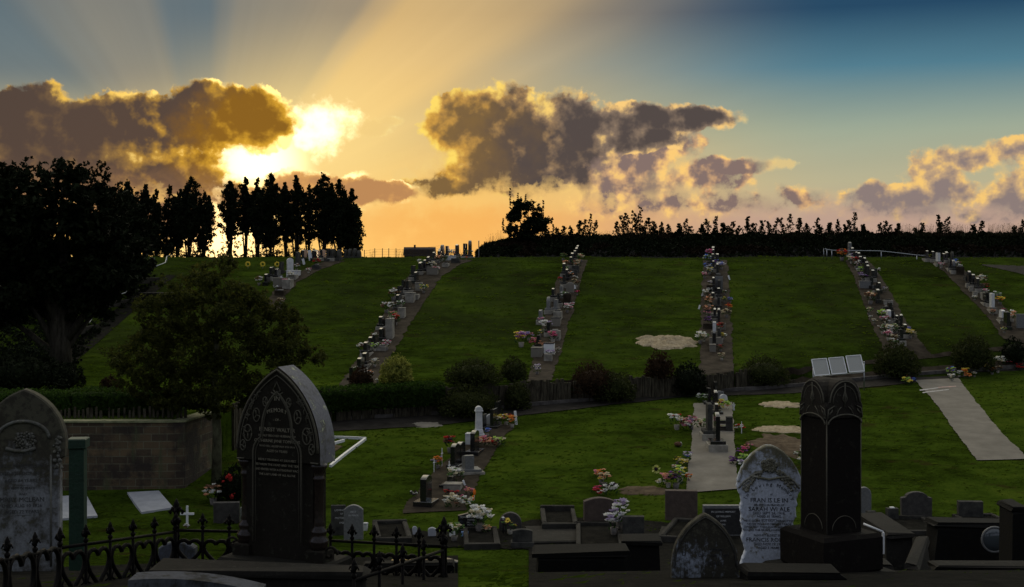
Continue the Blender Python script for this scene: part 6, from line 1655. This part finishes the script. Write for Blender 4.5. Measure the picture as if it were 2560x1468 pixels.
slab([(856, 1118), (822, 1140), (790, 1130), (800, 1106)], 'brown soil bed inside the white kerb corner', DIRT, .03, 'soil_bed', 'soil')
# ---- stones of the middle ground facing the camera
def face(px, ty, by, wpx, mn, kind, label, t=.14, rz=0., tilt=0., bh=.0, name=None, m=None, Y=None, txt=None, base=None, **k):
    p = hit(px, by) if Y is None else Vector(((px - CX) / F * Y, Y, CAMZ + (HY - by) / F * Y))
    w = wpx / F * p.y; h = (by - ty) / F * p.y - bh
    r = headstone(p, rz, w, h, t, kind, mn, bh=bh, label=label, tilt=tilt, bt=t * 2, bw=w * 1.15, **k)
    if m:
        for ch_ in r.children:
            if ch_.name.startswith('tablet'): ch_.data.materials[0] = m
    if txt:
        z0 = bh if bh else 0
        o = lines([(b_, s_ * h, z0 + q * h) + tuple(e) for (b_, s_, q, *e) in txt], k.get('ink') or WHINK, r, -t / 2 - .0015)
    return r
BRW = mat('brown_sandstone', (.050, .034, .026), (.085, .060, .045), rough=.85, scale=8, bump_s=.3, c3=(.11, .08, .06))
face(1497, 1243, 1302, 76, 'brown', 'arch', 'rough brown headstone below the gypsophila bunch, left of two brown ones', .2, .12, m=BRW)
face(1703, 1226, 1300, 80, 'brown', 'flat', 'larger brown square headstone below the foot of the concrete strip', .22, -.1, m=BRW)
SPK = stain_mat('speckled_black', (.30, .30, .28), (.012, .012, .011), (.05, .05, .045), 9, (.44, .50))
r = face(1807, 1263, 1342, 100, 'grey', 'flat', 'grey-framed black slab with white flaking lettering behind the arched stones', .14, 0)
mb = MB(); h_ = 79 / F * r.location.y; mb.box((.0, -.075, h_ * .5), (92 / F * r.location.y, .01, h_ * .82), ch=.002); pn = mb.build('panel', mat('flaked_black_panel', (.012, .012, .012), (.03, .03, .028), rough=.5, scale=20), r)
lines([('IN LOVING MEMORY', .06, h_ * .80), ('OF WILLIAM', .06, h_ * .66), ('JAMES', .05, h_ * .52), ('1933', .05, h_ * .40)], WHINK, r, -.082)
face(1583, 1290, 1350, 54, 'dark grey', 'flat', 'dark block headstone carrying a white plaque and lavender flowers', .18, -.05)
p = hit(1574, 1341); r = empty('plaque', p + Vector((0, -.22, 0)), 0, 'small white plaque with faint lines of text leaning on the dark block', 'plaque')
k_ = p.y / F; mb = MB(); mb.box((0, 0, 19 * k_), (38 * k_, .02, 38 * k_), ch=.003); mb.build('panel', mat('plaque_white', (.55, .58, .64), (.64, .66, .70), rough=.5, scale=6), r)
lines([('IN LOVING MEMORY', .030, 22 * k_), ('OF A DEAR', .030, 17 * k_), ('MOTHER AND FATHER', .030, 12 * k_)], INK, r, -.0115)
bouquet(hit(1535, 1345) + Vector((0, -.1, .1)), ['white', 'white', 'lilac'], .34, 'large white flower bunch leaning against the dark block with the plaque', None)
bouquet(hit(1550, 1342) + Vector((0, .0, .2)), ['lilac', 'white', 'lilac'], .34, 'lavender flower bunch standing above the white plaque', None, tall=1.5)
face(1306, 1322, 1368, 50, 'dark grey', 'arch', 'small dark arched headstone on a block below the round grey one', .16, 0, bh=.14)
RG = mat('pinkish_grey_stone', (.028, .025, .022), (.060, .054, .047), rough=.85, scale=10, bump_s=.3)
face(1276, 1280, 1326, 56, 'grey', 'round', 'round-topped pinkish grey headstone with a solar lamp in front', .16, 0, m=RG)
p = hit(1258, 1328) + Vector((0, -.3, 0)); r = empty('solar_lamp', p, 0, 'thin black solar lamp with a white head in front of the round stone', 'lamp')
mb = MB(); mb.tube([(0, 0, -.05), (0, 0, .30)], .012, 6); mb.build('post', IRON, r); mb = MB(); mb.lathe([(.018, .30), (.032, .37), (.036, .375), (.036, .385), (.01, .40)], 10); mb.build('head', PAINT, r)
bouquet(hit(1275, 1330) + Vector((0, -.25, 0)), ['dark', 'yellow', 'green'], .24, 'dark bowl of dried flowers before the round pinkish stone', None)
r = face(1178, 1281, 1326, 66, 'black', 'serp', 'polished black serpentine headstone with white lettering', .12, .06, bh=.05, txt=[('SIDNEY SOLOMON', .17, .74), ('FATHER', .13, .56), ('1921 - 1986', .12, .40), ('MOTHER', .12, .25)])
bouquet(hit(1200, 1330) + Vector((0, -.2, .05)), ['white', 'cream', 'white'], .40, 'large white flower bunch before the polished black serpentine headstone', None)
bouquet(hit(1136, 1354), ['white', 'cream', 'green'], .28, 'low white flower bunch left of the blue card', None)
bouquet(hit(1216, 1338), ['cream', 'peach'], .16, 'tiny cream bunch right of the polished black headstone', None)
board(1162, 1330, 1343, 18, 0, 'pale blue card standing below the polished black headstone', m=mat('blue_card', (.22, .36, .62), (.28, .42, .68), rough=.5, scale=4), name='blue_card', cat='card', rz=0)
face(1131, 1316, 1342, 14, 'white', 'round', 'small leaning white oval marker behind the iron fence', .08, .3, tilt=-.2)
face(1080, 1319, 1342, 20, 'grey', 'arch', 'small pale grey marker behind the iron fence', .1, 0, m=WSL)
face(1037, 1316, 1338, 12, 'grey', 'round', 'narrow leaning grey marker, leftmost behind the iron fence', .08, .2, tilt=-.15, m=WSL)
r = face(884, 1262, 1348, 48, 'grey', 'arch', 'tall pale grey headstone right of the gothic monument', .12, .05, m=GREY, txt=[('REST', .08, .8), ('IN PEACE', .07, .7)])
r = face(846, 1263, 1338, 36, 'dark grey', 'flat', 'dark headstone with white lettering half behind the gothic monument', .10, .05, txt=[('LOVING', .09, .84, .03), ('OF', .08, .72, .08), ('MOTHER', .09, .58, .05), ('1958', .09, .42, .08)])
p = hit(914, 1326); r = empty('vase', p, 0, 'small white cylindrical vase right of the pale grey headstone', 'vase')
mb = MB(); mb.lathe([(.05, -.02), (.055, .0), (.055, .15), (.05, .17), (.04, .15)], 12); mb.build('body', WHITE, r); mb = MB(); mb.lathe([(.058, .15), (.064, .165), (.058, .18)], 12); mb.build('rim', WHITE, r)
face(567, 1254, 1308, 64, 'dark grey', 'flat', 'leaning dark grey slab left of the gothic monument', .12, .1, tilt=.12, m=RG)
face(613, 1268, 1314, 22, 'grey', 'flat', 'narrow headstone with a white top edge against the gothic monument', .14, 0)
bouquet(hit(533, 1262), ['peach', 'white', 'brown'], .34, 'pinkish toy and flower bunch at the foot of the rose bush', None)
cross(468, 1265, 1318, PAINT, 'white wooden cross standing in the grass behind the iron fence', 34, .05, 0, bar=.62)
bouquet(hit(466, 1322), ['white', 'brown'], .12, 'tiny white blooms at the foot of the white wooden cross', None, pot=False)
face(2290, 1229, 1292, 76, 'dark grey', 'shoulder', 'grey shouldered headstone on the right behind the low tombs', .16, 0, m=RG)
face(2425, 1253, 1296, 60, 'dark grey', 'flat', 'darker square headstone further right behind the low tombs', .2, -.1, m=DGREY)
face(2160, 1218, 1290, 34, 'grey', 'round', 'pale round-topped headstone peeping out right of the tall pillar', .12, 0, m=GREY)
face(2177, 1277, 1304, 22, 'dark grey', 'flat', 'small grey stub beside the pillar\'s right edge', .14, .2)
r = face(2230, 1270, 1302, 28, 'dark grey', 'flat', 'dark urn block with a white lid painted as its glint on the right', .18, .1)
mb = MB(); mb.box((0, 0, 33 / F * r.location.y), (.10, .10, .03), ch=.005); mb.build('lid', PAINT, r)  # white piece put on top to paint the glint
# ---- low tombs, ledgers and kerbs
def tomb(px, y0, y1, wpx, Y, depth, label, m=DGREY, rz=0., name='tomb', cat='tomb', lip=True, group='low tombs in the old part'):
    """stone box whose front top edge shows at y0 and whose foot is at y1"""
    if Y > 20: Y = hit(px, y1).y
    k = Y / F; h = (y1 - y0) * k; w = wpx * k
    r = empty(name, ((px - CX) * k, Y, CAMZ + (HY - y1) * k), rz, label, cat, group)
    def rough(mb_):
        mb_.v = [(v[0] + R.gauss(0, .012), v[1] + R.gauss(0, .012), v[2] + R.gauss(0, .008)) for v in mb_.v]; return mb_
    mb = MB(); mb.box((0, depth / 2, h / 2 - .1), (w * .95, depth * .95, h + .15), ch=.02, top=R.uniform(.95, 1)); rough(mb).build('body', m, r)
    if lip: mb = MB(); mb.box((0, depth / 2, h + .0), (w, depth, .07), ch=.025, top=R.uniform(.93, 1)); o = rough(mb).build('lid', m, r); o.rotation_euler = (R.gauss(0, .012), R.gauss(0, .012), R.gauss(0, .01))
    return r
TD = stain_mat('dark_tomb', (.0075, .007, .006), (.004, .004, .0035), (.014, .014, .011), 4, (.45, .62))
TL = stain_mat('ledger_stone', (.030, .028, .024), (.010, .0095, .008), (.050, .048, .038), 2.5, (.42, .6))
TS = stain_mat('tomb_concrete', (.022, .020, .017), (.008, .0075, .006), (.040, .038, .030), 3, (.45, .62))
def kerbgrave(px, y1, wpx, Y, depth, label, rz=0.):
    Y = hit(px, min(y1, 1400)).y; k = Y / F; w = max(.8, wpx * k); x = (px - CX) * k; g = G(x, Y)
    r = empty('kerbed_grave', (x, Y, g), rz, label.replace('ledger slab', 'kerbed grave').replace('ledger', 'kerbed grave'), 'grave', 'kerbed graves in the old part')
    h = R.uniform(.10, .2)
    for (cx_, cy_, a, b) in ((0, 0, w, .12), (0, depth, w, .12), (-w / 2 + .055, depth / 2, .11, depth - .13), (w / 2 - .055, depth / 2, .11, depth - .13)):
        zz = G(x + cx_, Y + cy_) - g; mb = MB(); mb.box((cx_, cy_, zz + h / 2 - .06), (a, b, h + .12), ch=.018); mb.v = [(v[0] + R.gauss(0, .006), v[1] + R.gauss(0, .006), v[2] + R.gauss(0, .005)) for v in mb.v]
        mb.build('kerb', KG, r)
    mb = MB(); zz = G(x, Y + depth / 2) - g; mb.box((0, depth / 2, zz + h * .35 - .05), (w - .2, depth - .1, h * .5 + .1), ch=.01); mb.build('infill', OLDG, r)
    return r
KG = stain_mat('kerb_stone', (.045, .042, .036), (.014, .013, .011), (.07, .068, .052), 4, (.42, .6))
tomb(1455, 1388, 1480, 246, 13.6, .40, 'big plain black tomb block at the bottom centre', TD)
tomb(1604, 1358, 1430, 104, 17.5, .45, 'dark tomb block behind the streaked arched headstone', TD)
tomb(1425, 1352, 1362, 200, 25.0, 1.9, 'wide sloping grey ledger slab behind the big black block', TL, .1, lip=False)
tomb(1690, 1348, 1358, 110, 24.0, 1.6, 'dark flat ledger slab left of the black flaking panel', TL, -.2, lip=False)
kerbgrave(1500, 1382, 120, 21.5, 2.4, 'long grey ledger in the bottom centre behind the black tomb', -.05)
kerbgrave(1690, 1358, 90, 25, 2.0, 'grey ledger below the larger brown headstone', -.3)
kerbgrave(1205, 1374, 90, 24.8, 1.8, 'low grey ledger below the blue card', .05)
kerbgrave(985, 1360, 90, 25.8, 1.8, 'low cracked ledger behind the right part of the iron fence', .15)
kerbgrave(1400, 1328, 90, 29.5, 1.8, 'small grey ledger below the left brown headstone', 0)
tomb(2252, 1340, 1400, 70, 17.8, 1.6, 'grey box tomb right behind the tall pillar', TS)
tomb(2440, 1316, 1390, 212, 17.6, .45, 'wide dark box tomb with a glass wreath dome on the right', TD)
kerbgrave(2310, 1340, 110, 23, 1.6, 'long low ledger behind the dark box tomb on the right', 0)
kerbgrave(2500, 1328, 110, 25.5, 1.4, 'furthest low ledger near the right edge', .1)
tomb(2552, 1276, 1415, 40, 15.5, .5, 'tall black block cut off by the right edge', TD)
tomb(2470, 1424, 1480, 260, 13.0, .25, 'long kerb block at the bottom right corner', TS)
tomb(2275, 1420, 1470, 34, 13.4, 1.5, 'narrow kerb running away beside the pillar steps', TS, -.4)
tomb(2170, 1422, 1480, 130, 13.2, .3, 'low dark kerb in front of the pillar steps', TS, .0)
tomb(1990, 1442, 1490, 250, 10.8, .4, 'dark kerb along the bottom edge below the white pointed headstone', TD)
tomb(1055, 1402, 1480, 170, 14.5, .2, 'dark polished slab with a bright curved top edge behind the fence', BLACK, lip=False)
tomb(640, 1436, 1500, 560, 9.9, .25, 'long rough kerb along the bottom left below the gothic monument', TS)
tomb(1020, 1418, 1480, 230, 12.8, .2, 'dark kerb below the polished slab, bottom left of centre', TD)
p = Vector((X(1206, 13), 13, CAMZ + (HY - 1475) / F * 13)); r = empty('urn', p, 0, 'dark round urn top just showing at the bottom edge of the grass', 'urn')
mb = MB(); mb.lathe([(.05, -.1), (.09, 0), (.10, .04), (.085, .08), (.05, .11)], 14); mb.build('body', TD, r); mb = MB(); mb.ball((0, 0, .115), .03, 0); mb.build('knob', TD, r)
# polished top edge glint slab
r = empty('headstone', (X(1085, 14.9), 14.9, CAMZ + (HY - 1480) / F * 14.9), .0, 'low polished headstone whose curved top edge glints pink behind the fence', 'headstone')
k_ = 14.9 / F; mb = MB(); w_ = 120 * k_; h_ = 88 * k_; mb.prism(outline('wave', w_, h_ ), -.05, .05, ch=.012); mb.build('tablet', BLACK, r); mb = MB(); mb.box((0, 0, -.02), (w_ * 1.1, .25, .1), ch=.01); mb.build('base', BLACK, r)
# glass dome with porcelain wreath
p = Vector((X(2484, 17.2), 17.2, CAMZ + (HY - 1348) / F * 17.2)); r = empty('glass_dome', p, 0, 'round glass dome over a pale porcelain wreath on the dark box tomb', 'dome')
mb = MB(); b_ = MB(); b_.ball((0, 0, 0), .17, 0, 20, 12); mb.add([(v[0], v[1] * .45, v[2]) for v in b_.v], b_.f, 0, True)
gm, nt, bs = nt_mat('dome_glass'); bs.inputs['Base Color'].default_value = (.055, .065, .07, 1); bs.inputs['Roughness'].default_value = .1; bs.inputs['Coat Weight'].default_value = .6
mb.build('glass', gm, r)
mb = MB(); mb.tube([(.165 * math.cos(t * PI / 12), -.03, .165 * math.sin(t * PI / 12)) for t in range(25)], .016, 6, cap=False); mb.build('rim', GREY, r)
# white painted angle beside the pillar
r = empty('white_rail', (X(2188, 14.4), 14.4, CAMZ + (HY - 1385) / F * 14.4), 0, 'white painted angle edging right beside the pillar base', 'rail'); k_ = 14.4 / F
mb = MB(); mb.box((20 * k_, 0, 27 * k_), (.022, .04, 54 * k_), ch=.003); mb.build('upright', PAINT, r)
mb = MB(); mb.tube([(-22 * k_, .12, 70 * k_), (20 * k_, 0, 55 * k_)], .014, 5); mb.build('top_bar', PAINT, r)
# ---- iron fence with fleur finials
def finial_mb(q=1.0):
    m_ = MB()
    m_.lathe([(.010, -.02), (.022, 0), (.022, .012), (.010, .022), (.012, .04)], 8)
    m_.tube([(0, 0, .03), (0, 0, .10), (0, 0, .135)], [.016, .020, .004], 6)
    for s_ in (-1, 1):
        m_.tube([(0, 0, .05), (s_ * .03, 0, .075), (s_ * .042, 0, .055), (s_ * .034, 0, .040)], [.012, .014, .014, .006], 6)
        m_.tube([(0, s_ * .0, .05), (0, s_ * .03, .075), (0, s_ * .040, .05)], [.010, .010, .005], 6)
    m_.ball((0, 0, .075), .024, 0, 8, 6)
    m_.v = [(v[0] * q, v[1] * q, v[2] * q) for v in m_.v]
    return m_
def iron_fence(pa, pb, Ya, Yb, n, label, drop=.62, rings=True):
    """pa, pb: pixels of the rail ends, Ya, Yb their distances"""
    A = at(pa[0], pa[1], Ya); B = at(pb[0], pb[1], Yb); d = B - A; L_ = d.length; u = d.normalized(); an = math.atan2(d.y, d.x)
    r = empty('iron_fence', A - Vector((0, 0, drop)), 0, label, 'fence'); o_ = r.location.copy()
    for zz in (0, -.36):
        mb = MB(); mb.tube([A - o_ + Vector((0, 0, zz)), B - o_ + Vector((0, 0, zz))], .014, 6); mb.build('rail', IRON, r)
    for i in range(n + 1):
        p = A.lerp(B, i / n) - o_; mb = MB()
        mb.tube([(p.x, p.y, p.z - drop - .05), (p.x, p.y, p.z + .03)], .014, 6); b_ = mb.build('baluster', IRON, r)
        fm = finial_mb(); fm.v = [(v[0] * math.cos(an) - v[1] * math.sin(an), v[0] * math.sin(an) + v[1] * math.cos(an), v[2]) for v in fm.v]
        f_ = fm.build('finial', IRON, b_); f_.location = (p.x, p.y, p.z + .03)
        if rings and i < n:
            c = A.lerp(B, (i + .5) / n) - o_ + Vector((0, 0, -.18)); rr = L_ / n * .40; mb = MB()
            pts = []
            for t in range(25):
                a_ = t * PI / 12; x_ = rr * math.sin(a_) ** 3 * 1.15; z_ = .80 * rr * (1.15 * math.cos(a_) - .38 * math.cos(2 * a_) - .15 * math.cos(3 * a_) - .05 * math.cos(4 * a_)) * 1.15
                pts.append(c + u * x_ + Vector((0, 0, z_)))
            mb.tube(pts, .019, 6, cap=False)
            for s_ in (-1, 1):
                mb.tube([c + u * (s_ * rr * .9) + Vector((0, 0, -.08)), c + u * (s_ * rr * 1.1) + Vector((0, 0, -.13)), c + u * (s_ * rr * .6) + Vector((0, 0, -.16))], .010, 5)
            mb.build('scrollwork', IRON, r)
    return r
iron_fence((-60, 1416), (150, 1372), 8.6, 10.2, 3, 'black iron fence length at the lower left before the stained white stone')
iron_fence((150, 1370), (437, 1330), 10.3, 12.0, 5, 'black iron fence length with heart scrolls left of the corner post')
iron_fence((440, 1326), (640, 1330), 12.0, 12.0, 3, 'black iron fence length between the corner post and the gothic monument')
iron_fence((826, 1352), (1105, 1366), 12.0, 11.6, 5, 'black iron fence length right of the gothic monument')
iron_fence((885, 1452), (1108, 1376), 9.6, 11.5, 4, 'nearest black iron fence length running back to the right corner post', rings=False)
def cornerpost(px, ty, Y, label):
    p = Vector((X(px, Y), Y, G(X(px, Y), Y))); h = CAMZ + (HY - ty) / F * Y - p.z
    r = empty('fence_post', p, 0, label, 'post', None); mb = MB()
    mb.lathe([(.04, -.1), (.045, .0), (.028, .08), (.028, h * .5), (.036, h * .52), (.028, h * .55), (.030, h - .24), (.045, h - .20), (.028, h - .17)], 12); mb.build('shaft', IRON, r)
    fm = finial_mb(1.5); o = fm.build('finial', IRON, r); o.location = (0, 0, h - .20)
cornerpost(441, 1248, 12.1, 'tall iron corner post of the fence left of the gothic monument')
cornerpost(1110, 1292, 11.6, 'tall iron corner post of the fence right of the gothic monument')
# stone behind the fence, lower left, and rounded kerb in front
face(445, 1352, 1455, 92, 'grey', 'arch', 'pale streaked low stone right behind the iron corner post', .12, 0, Y=12.6, m=stain_mat('low_streaked', (.10, .11, .13), (.03, .03, .026), (.06, .058, .046), 3.5, (.44, .58), stretch=(1.6, 1, .25)))
mb = MB(); Y = 9.0; k_ = Y / F
vs = []; fs = []; n = 16
for i in range(n + 1):
    px = 320 + 330 * i / n; y = 1447 + 50 * (i / n - .25) ** 2 * 1.2
    p = at(px, y, Y + .25 * math.sin(PI * i / n)); vs += [(p.x, p.y, p.z), (p.x, p.y + .22, p.z + .0), (p.x, p.y + .22, p.z - .3), (p.x, p.y - .03, p.z - .3)]
for i in range(n):
    for j in range(4): fs.append((4*i + j, 4*i + 4 + j, 4*i + 4 + (j + 1) % 4, 4*i + (j + 1) % 4))
fs += [(0, 1, 2, 3), (4*n + 3, 4*n + 2, 4*n + 1, 4*n)]
mb.add(vs, fs); o = mb.build('curved_kerb', stain_mat('curved_kerb_stone', (.075, .08, .095), (.012, .012, .011), (.03, .029, .022), 3, (.46, .6))); tag(o, 'curved pale stone kerb at the bottom edge left of the gothic monument', 'kerb')
# ---- far left: handrails, steps, wall, statue, dark stones
def rail(pts, label, Y0, Y1, posts):
    n = len(pts); P_ = [at(x, y, Y0 + (Y1 - Y0) * i / (n - 1)) for i, (x, y) in enumerate(pts)]
    r = empty('handrail', Vector((P_[0].x, P_[0].y, G(P_[0].x, P_[0].y))), 0, label, 'handrail', 'steel handrails stepping down the left slope'); c = r.location.copy()
    mb = MB(); mb.tube([p - c for p in P_], .024, 6); mb.build('rail', METAL, r)
    for i in posts:
        p = P_[i]; mb = MB(); mb.tube([p - c, (p.x - c.x, p.y - c.y, G(p.x, p.y) - c.z - .1)], .02, 5); mb.build('post', METAL, r)
rail([(430, 638), (417, 641), (413, 657), (369, 674)], 'short steel handrail at the top of the left slope', 70, 67, (1, 3))
rail([(332, 698), (324, 716), (315, 731), (266, 748)], 'steel handrail halfway down the left slope', 63, 60, (1, 3))
rail([(254, 753), (224, 806), (160, 826)], 'steel handrail in the lower left slope', 58.5, 55, (0, 2))
rail([(156, 832), (125, 887), (101, 898)], 'lowest steel handrail beside the big left tree', 53.5, 50, (1, 2))
strip('stepped_path', [(417, 688), (345, 730), (252, 805), (190, 860), (130, 907)], [(440, 690), (385, 734), (300, 808), (240, 862), (180, 912)], OLDG, .02, 40, 2)
def coping():
    pts = [(417, 686), (345, 728), (252, 803), (190, 858), (130, 905)]; P_ = [hit(*q) for q in pts]
    c = P_[2]; mb = MB()
    for a, b in zip(P_, P_[1:]):
        m_ = a.lerp(b, .5); mb.box((m_.x - c.x, m_.y - c.y, m_.z - c.z + .1), ((b - a).length, .10, .30), rz=math.atan2(b.y - a.y, b.x - a.x), ch=.02)
    o = mb.build('low_wall', TS, loc=c); tag(o, 'low stone wall edging the stepped path on the left slope', 'wall')
coping()
block(345, 432, 735, 762, TD, 'grave_vault', 'low dark vault in the slope left of the spreading tree', 'vault', 1.0, TS)
p = hit(380, 668); r = empty('angel_statue', p, 0, 'small pale winged angel statue under the left poplars', 'statue')
mb = MB(); mb.box((0, 0, .04), (.24, .24, .12), ch=.02); mb.build('base', GREY, r)
mb = MB(); mb.lathe([(.10, .1), (.085, .2), (.055, .34), (.06, .40), (.03, .44)], 12); mb.ball((0, 0, .475), .042, 0, 9, 7); mb.build('body', GREY, r)
for s_ in (-1, 1):
    mb = MB(); mb.prism([(0, .26), (s_ * .12, .36), (s_ * .15, .50), (s_ * .05, .44)], .02, .045, ch=.006); mb.build('wing', GREY, r)
LS = [(14, 776, 812, 'black'), (24, 786, 815, 'black'), (60, 752, 780, 'dark grey'), (96, 748, 776, 'grey'), (110, 756, 782, 'dark grey'), (125, 744, 768, 'grey')]
for i, (px, ty, by, mn) in enumerate(LS):
    p = hit(px, by); headstone(p, RZ - .5, .5, (by - ty) / F * p.y - .08, .1, 'arch', mn, bh=.08, label='%s headstone under the big left tree, %s from the left edge' % (mn, ORD[i + 1]), group='headstones under the big left tree')
for (px, y, cols, wd) in [(5, 812, ['hotpink', 'pink'], 'pink'), (90, 782, ['white', 'brown'], 'first dull white'), (104, 776, ['white', 'cream'], 'second dull white'), (47, 930, ['white', 'brown'], 'small white'), (142, 955, ['cream', 'brown'], 'faded cream')]:
    bouquet(hit(px, y), cols, .3, '%s flower bunch in the shade at the far left' % wd, 'flowers under the big left tree')
# ---- unseen trees added around the viewer to shade the old graves
def shade_tree(x, y, h, rad, n, label):
    r = empty('added_shade_tree', (x, y, G(x, y)), 0, label, 'tree', 'added shade trees around the viewpoint')
    mb = MB(); mb.tube([(0, 0, -.3), (0, .1, h * .4), (0, 0, h * .8)], [.35, .28, .1], 10)
    for k in range(7):
        a = k * .9; mb.tube([(0, 0, h * (.3 + .06 * k)), (rad * .4 * math.cos(a), rad * .4 * math.sin(a), h * (.45 + .06 * k)), (rad * .8 * math.cos(a), rad * .8 * math.sin(a), h * (.55 + .05 * k))], [.12, .08, .03], 6)
    mb.build('trunk', BARK, r); cr = MB()
    for i in range(n // 60):
        d = Vector((R.gauss(0, 1), R.gauss(0, 1), R.gauss(0, 1))).normalized() * R.random() ** .4
        clump(cr, (d.x * rad, d.y * rad, h * .62 + d.z * h * .36), (.8, .8, .5), 60, .55, .3, .2, shell=.2)
    cr.build('crown', LF_DARK, r)
for (x, y, h, rad, n) in ((-9, -7, 13, 6.5, 5200), (0, -9, 14, 6.5, 5200), (9, -7, 13, 6.5, 5200), (-18, -3, 12, 5.5, 4200), (18, -3, 12, 5.5, 4200)):
    shade_tree(x, y, h, rad, n, {-9: 'added shade evergreen, unseen behind the viewpoint on the left', 0: 'added shade evergreen, unseen right behind the viewpoint', 9: 'added shade evergreen, unseen behind the viewpoint on the right', -18: 'added shade evergreen beside the viewpoint, out of view on the left', 18: 'added shade evergreen beside the viewpoint, out of view on the right'}[x])
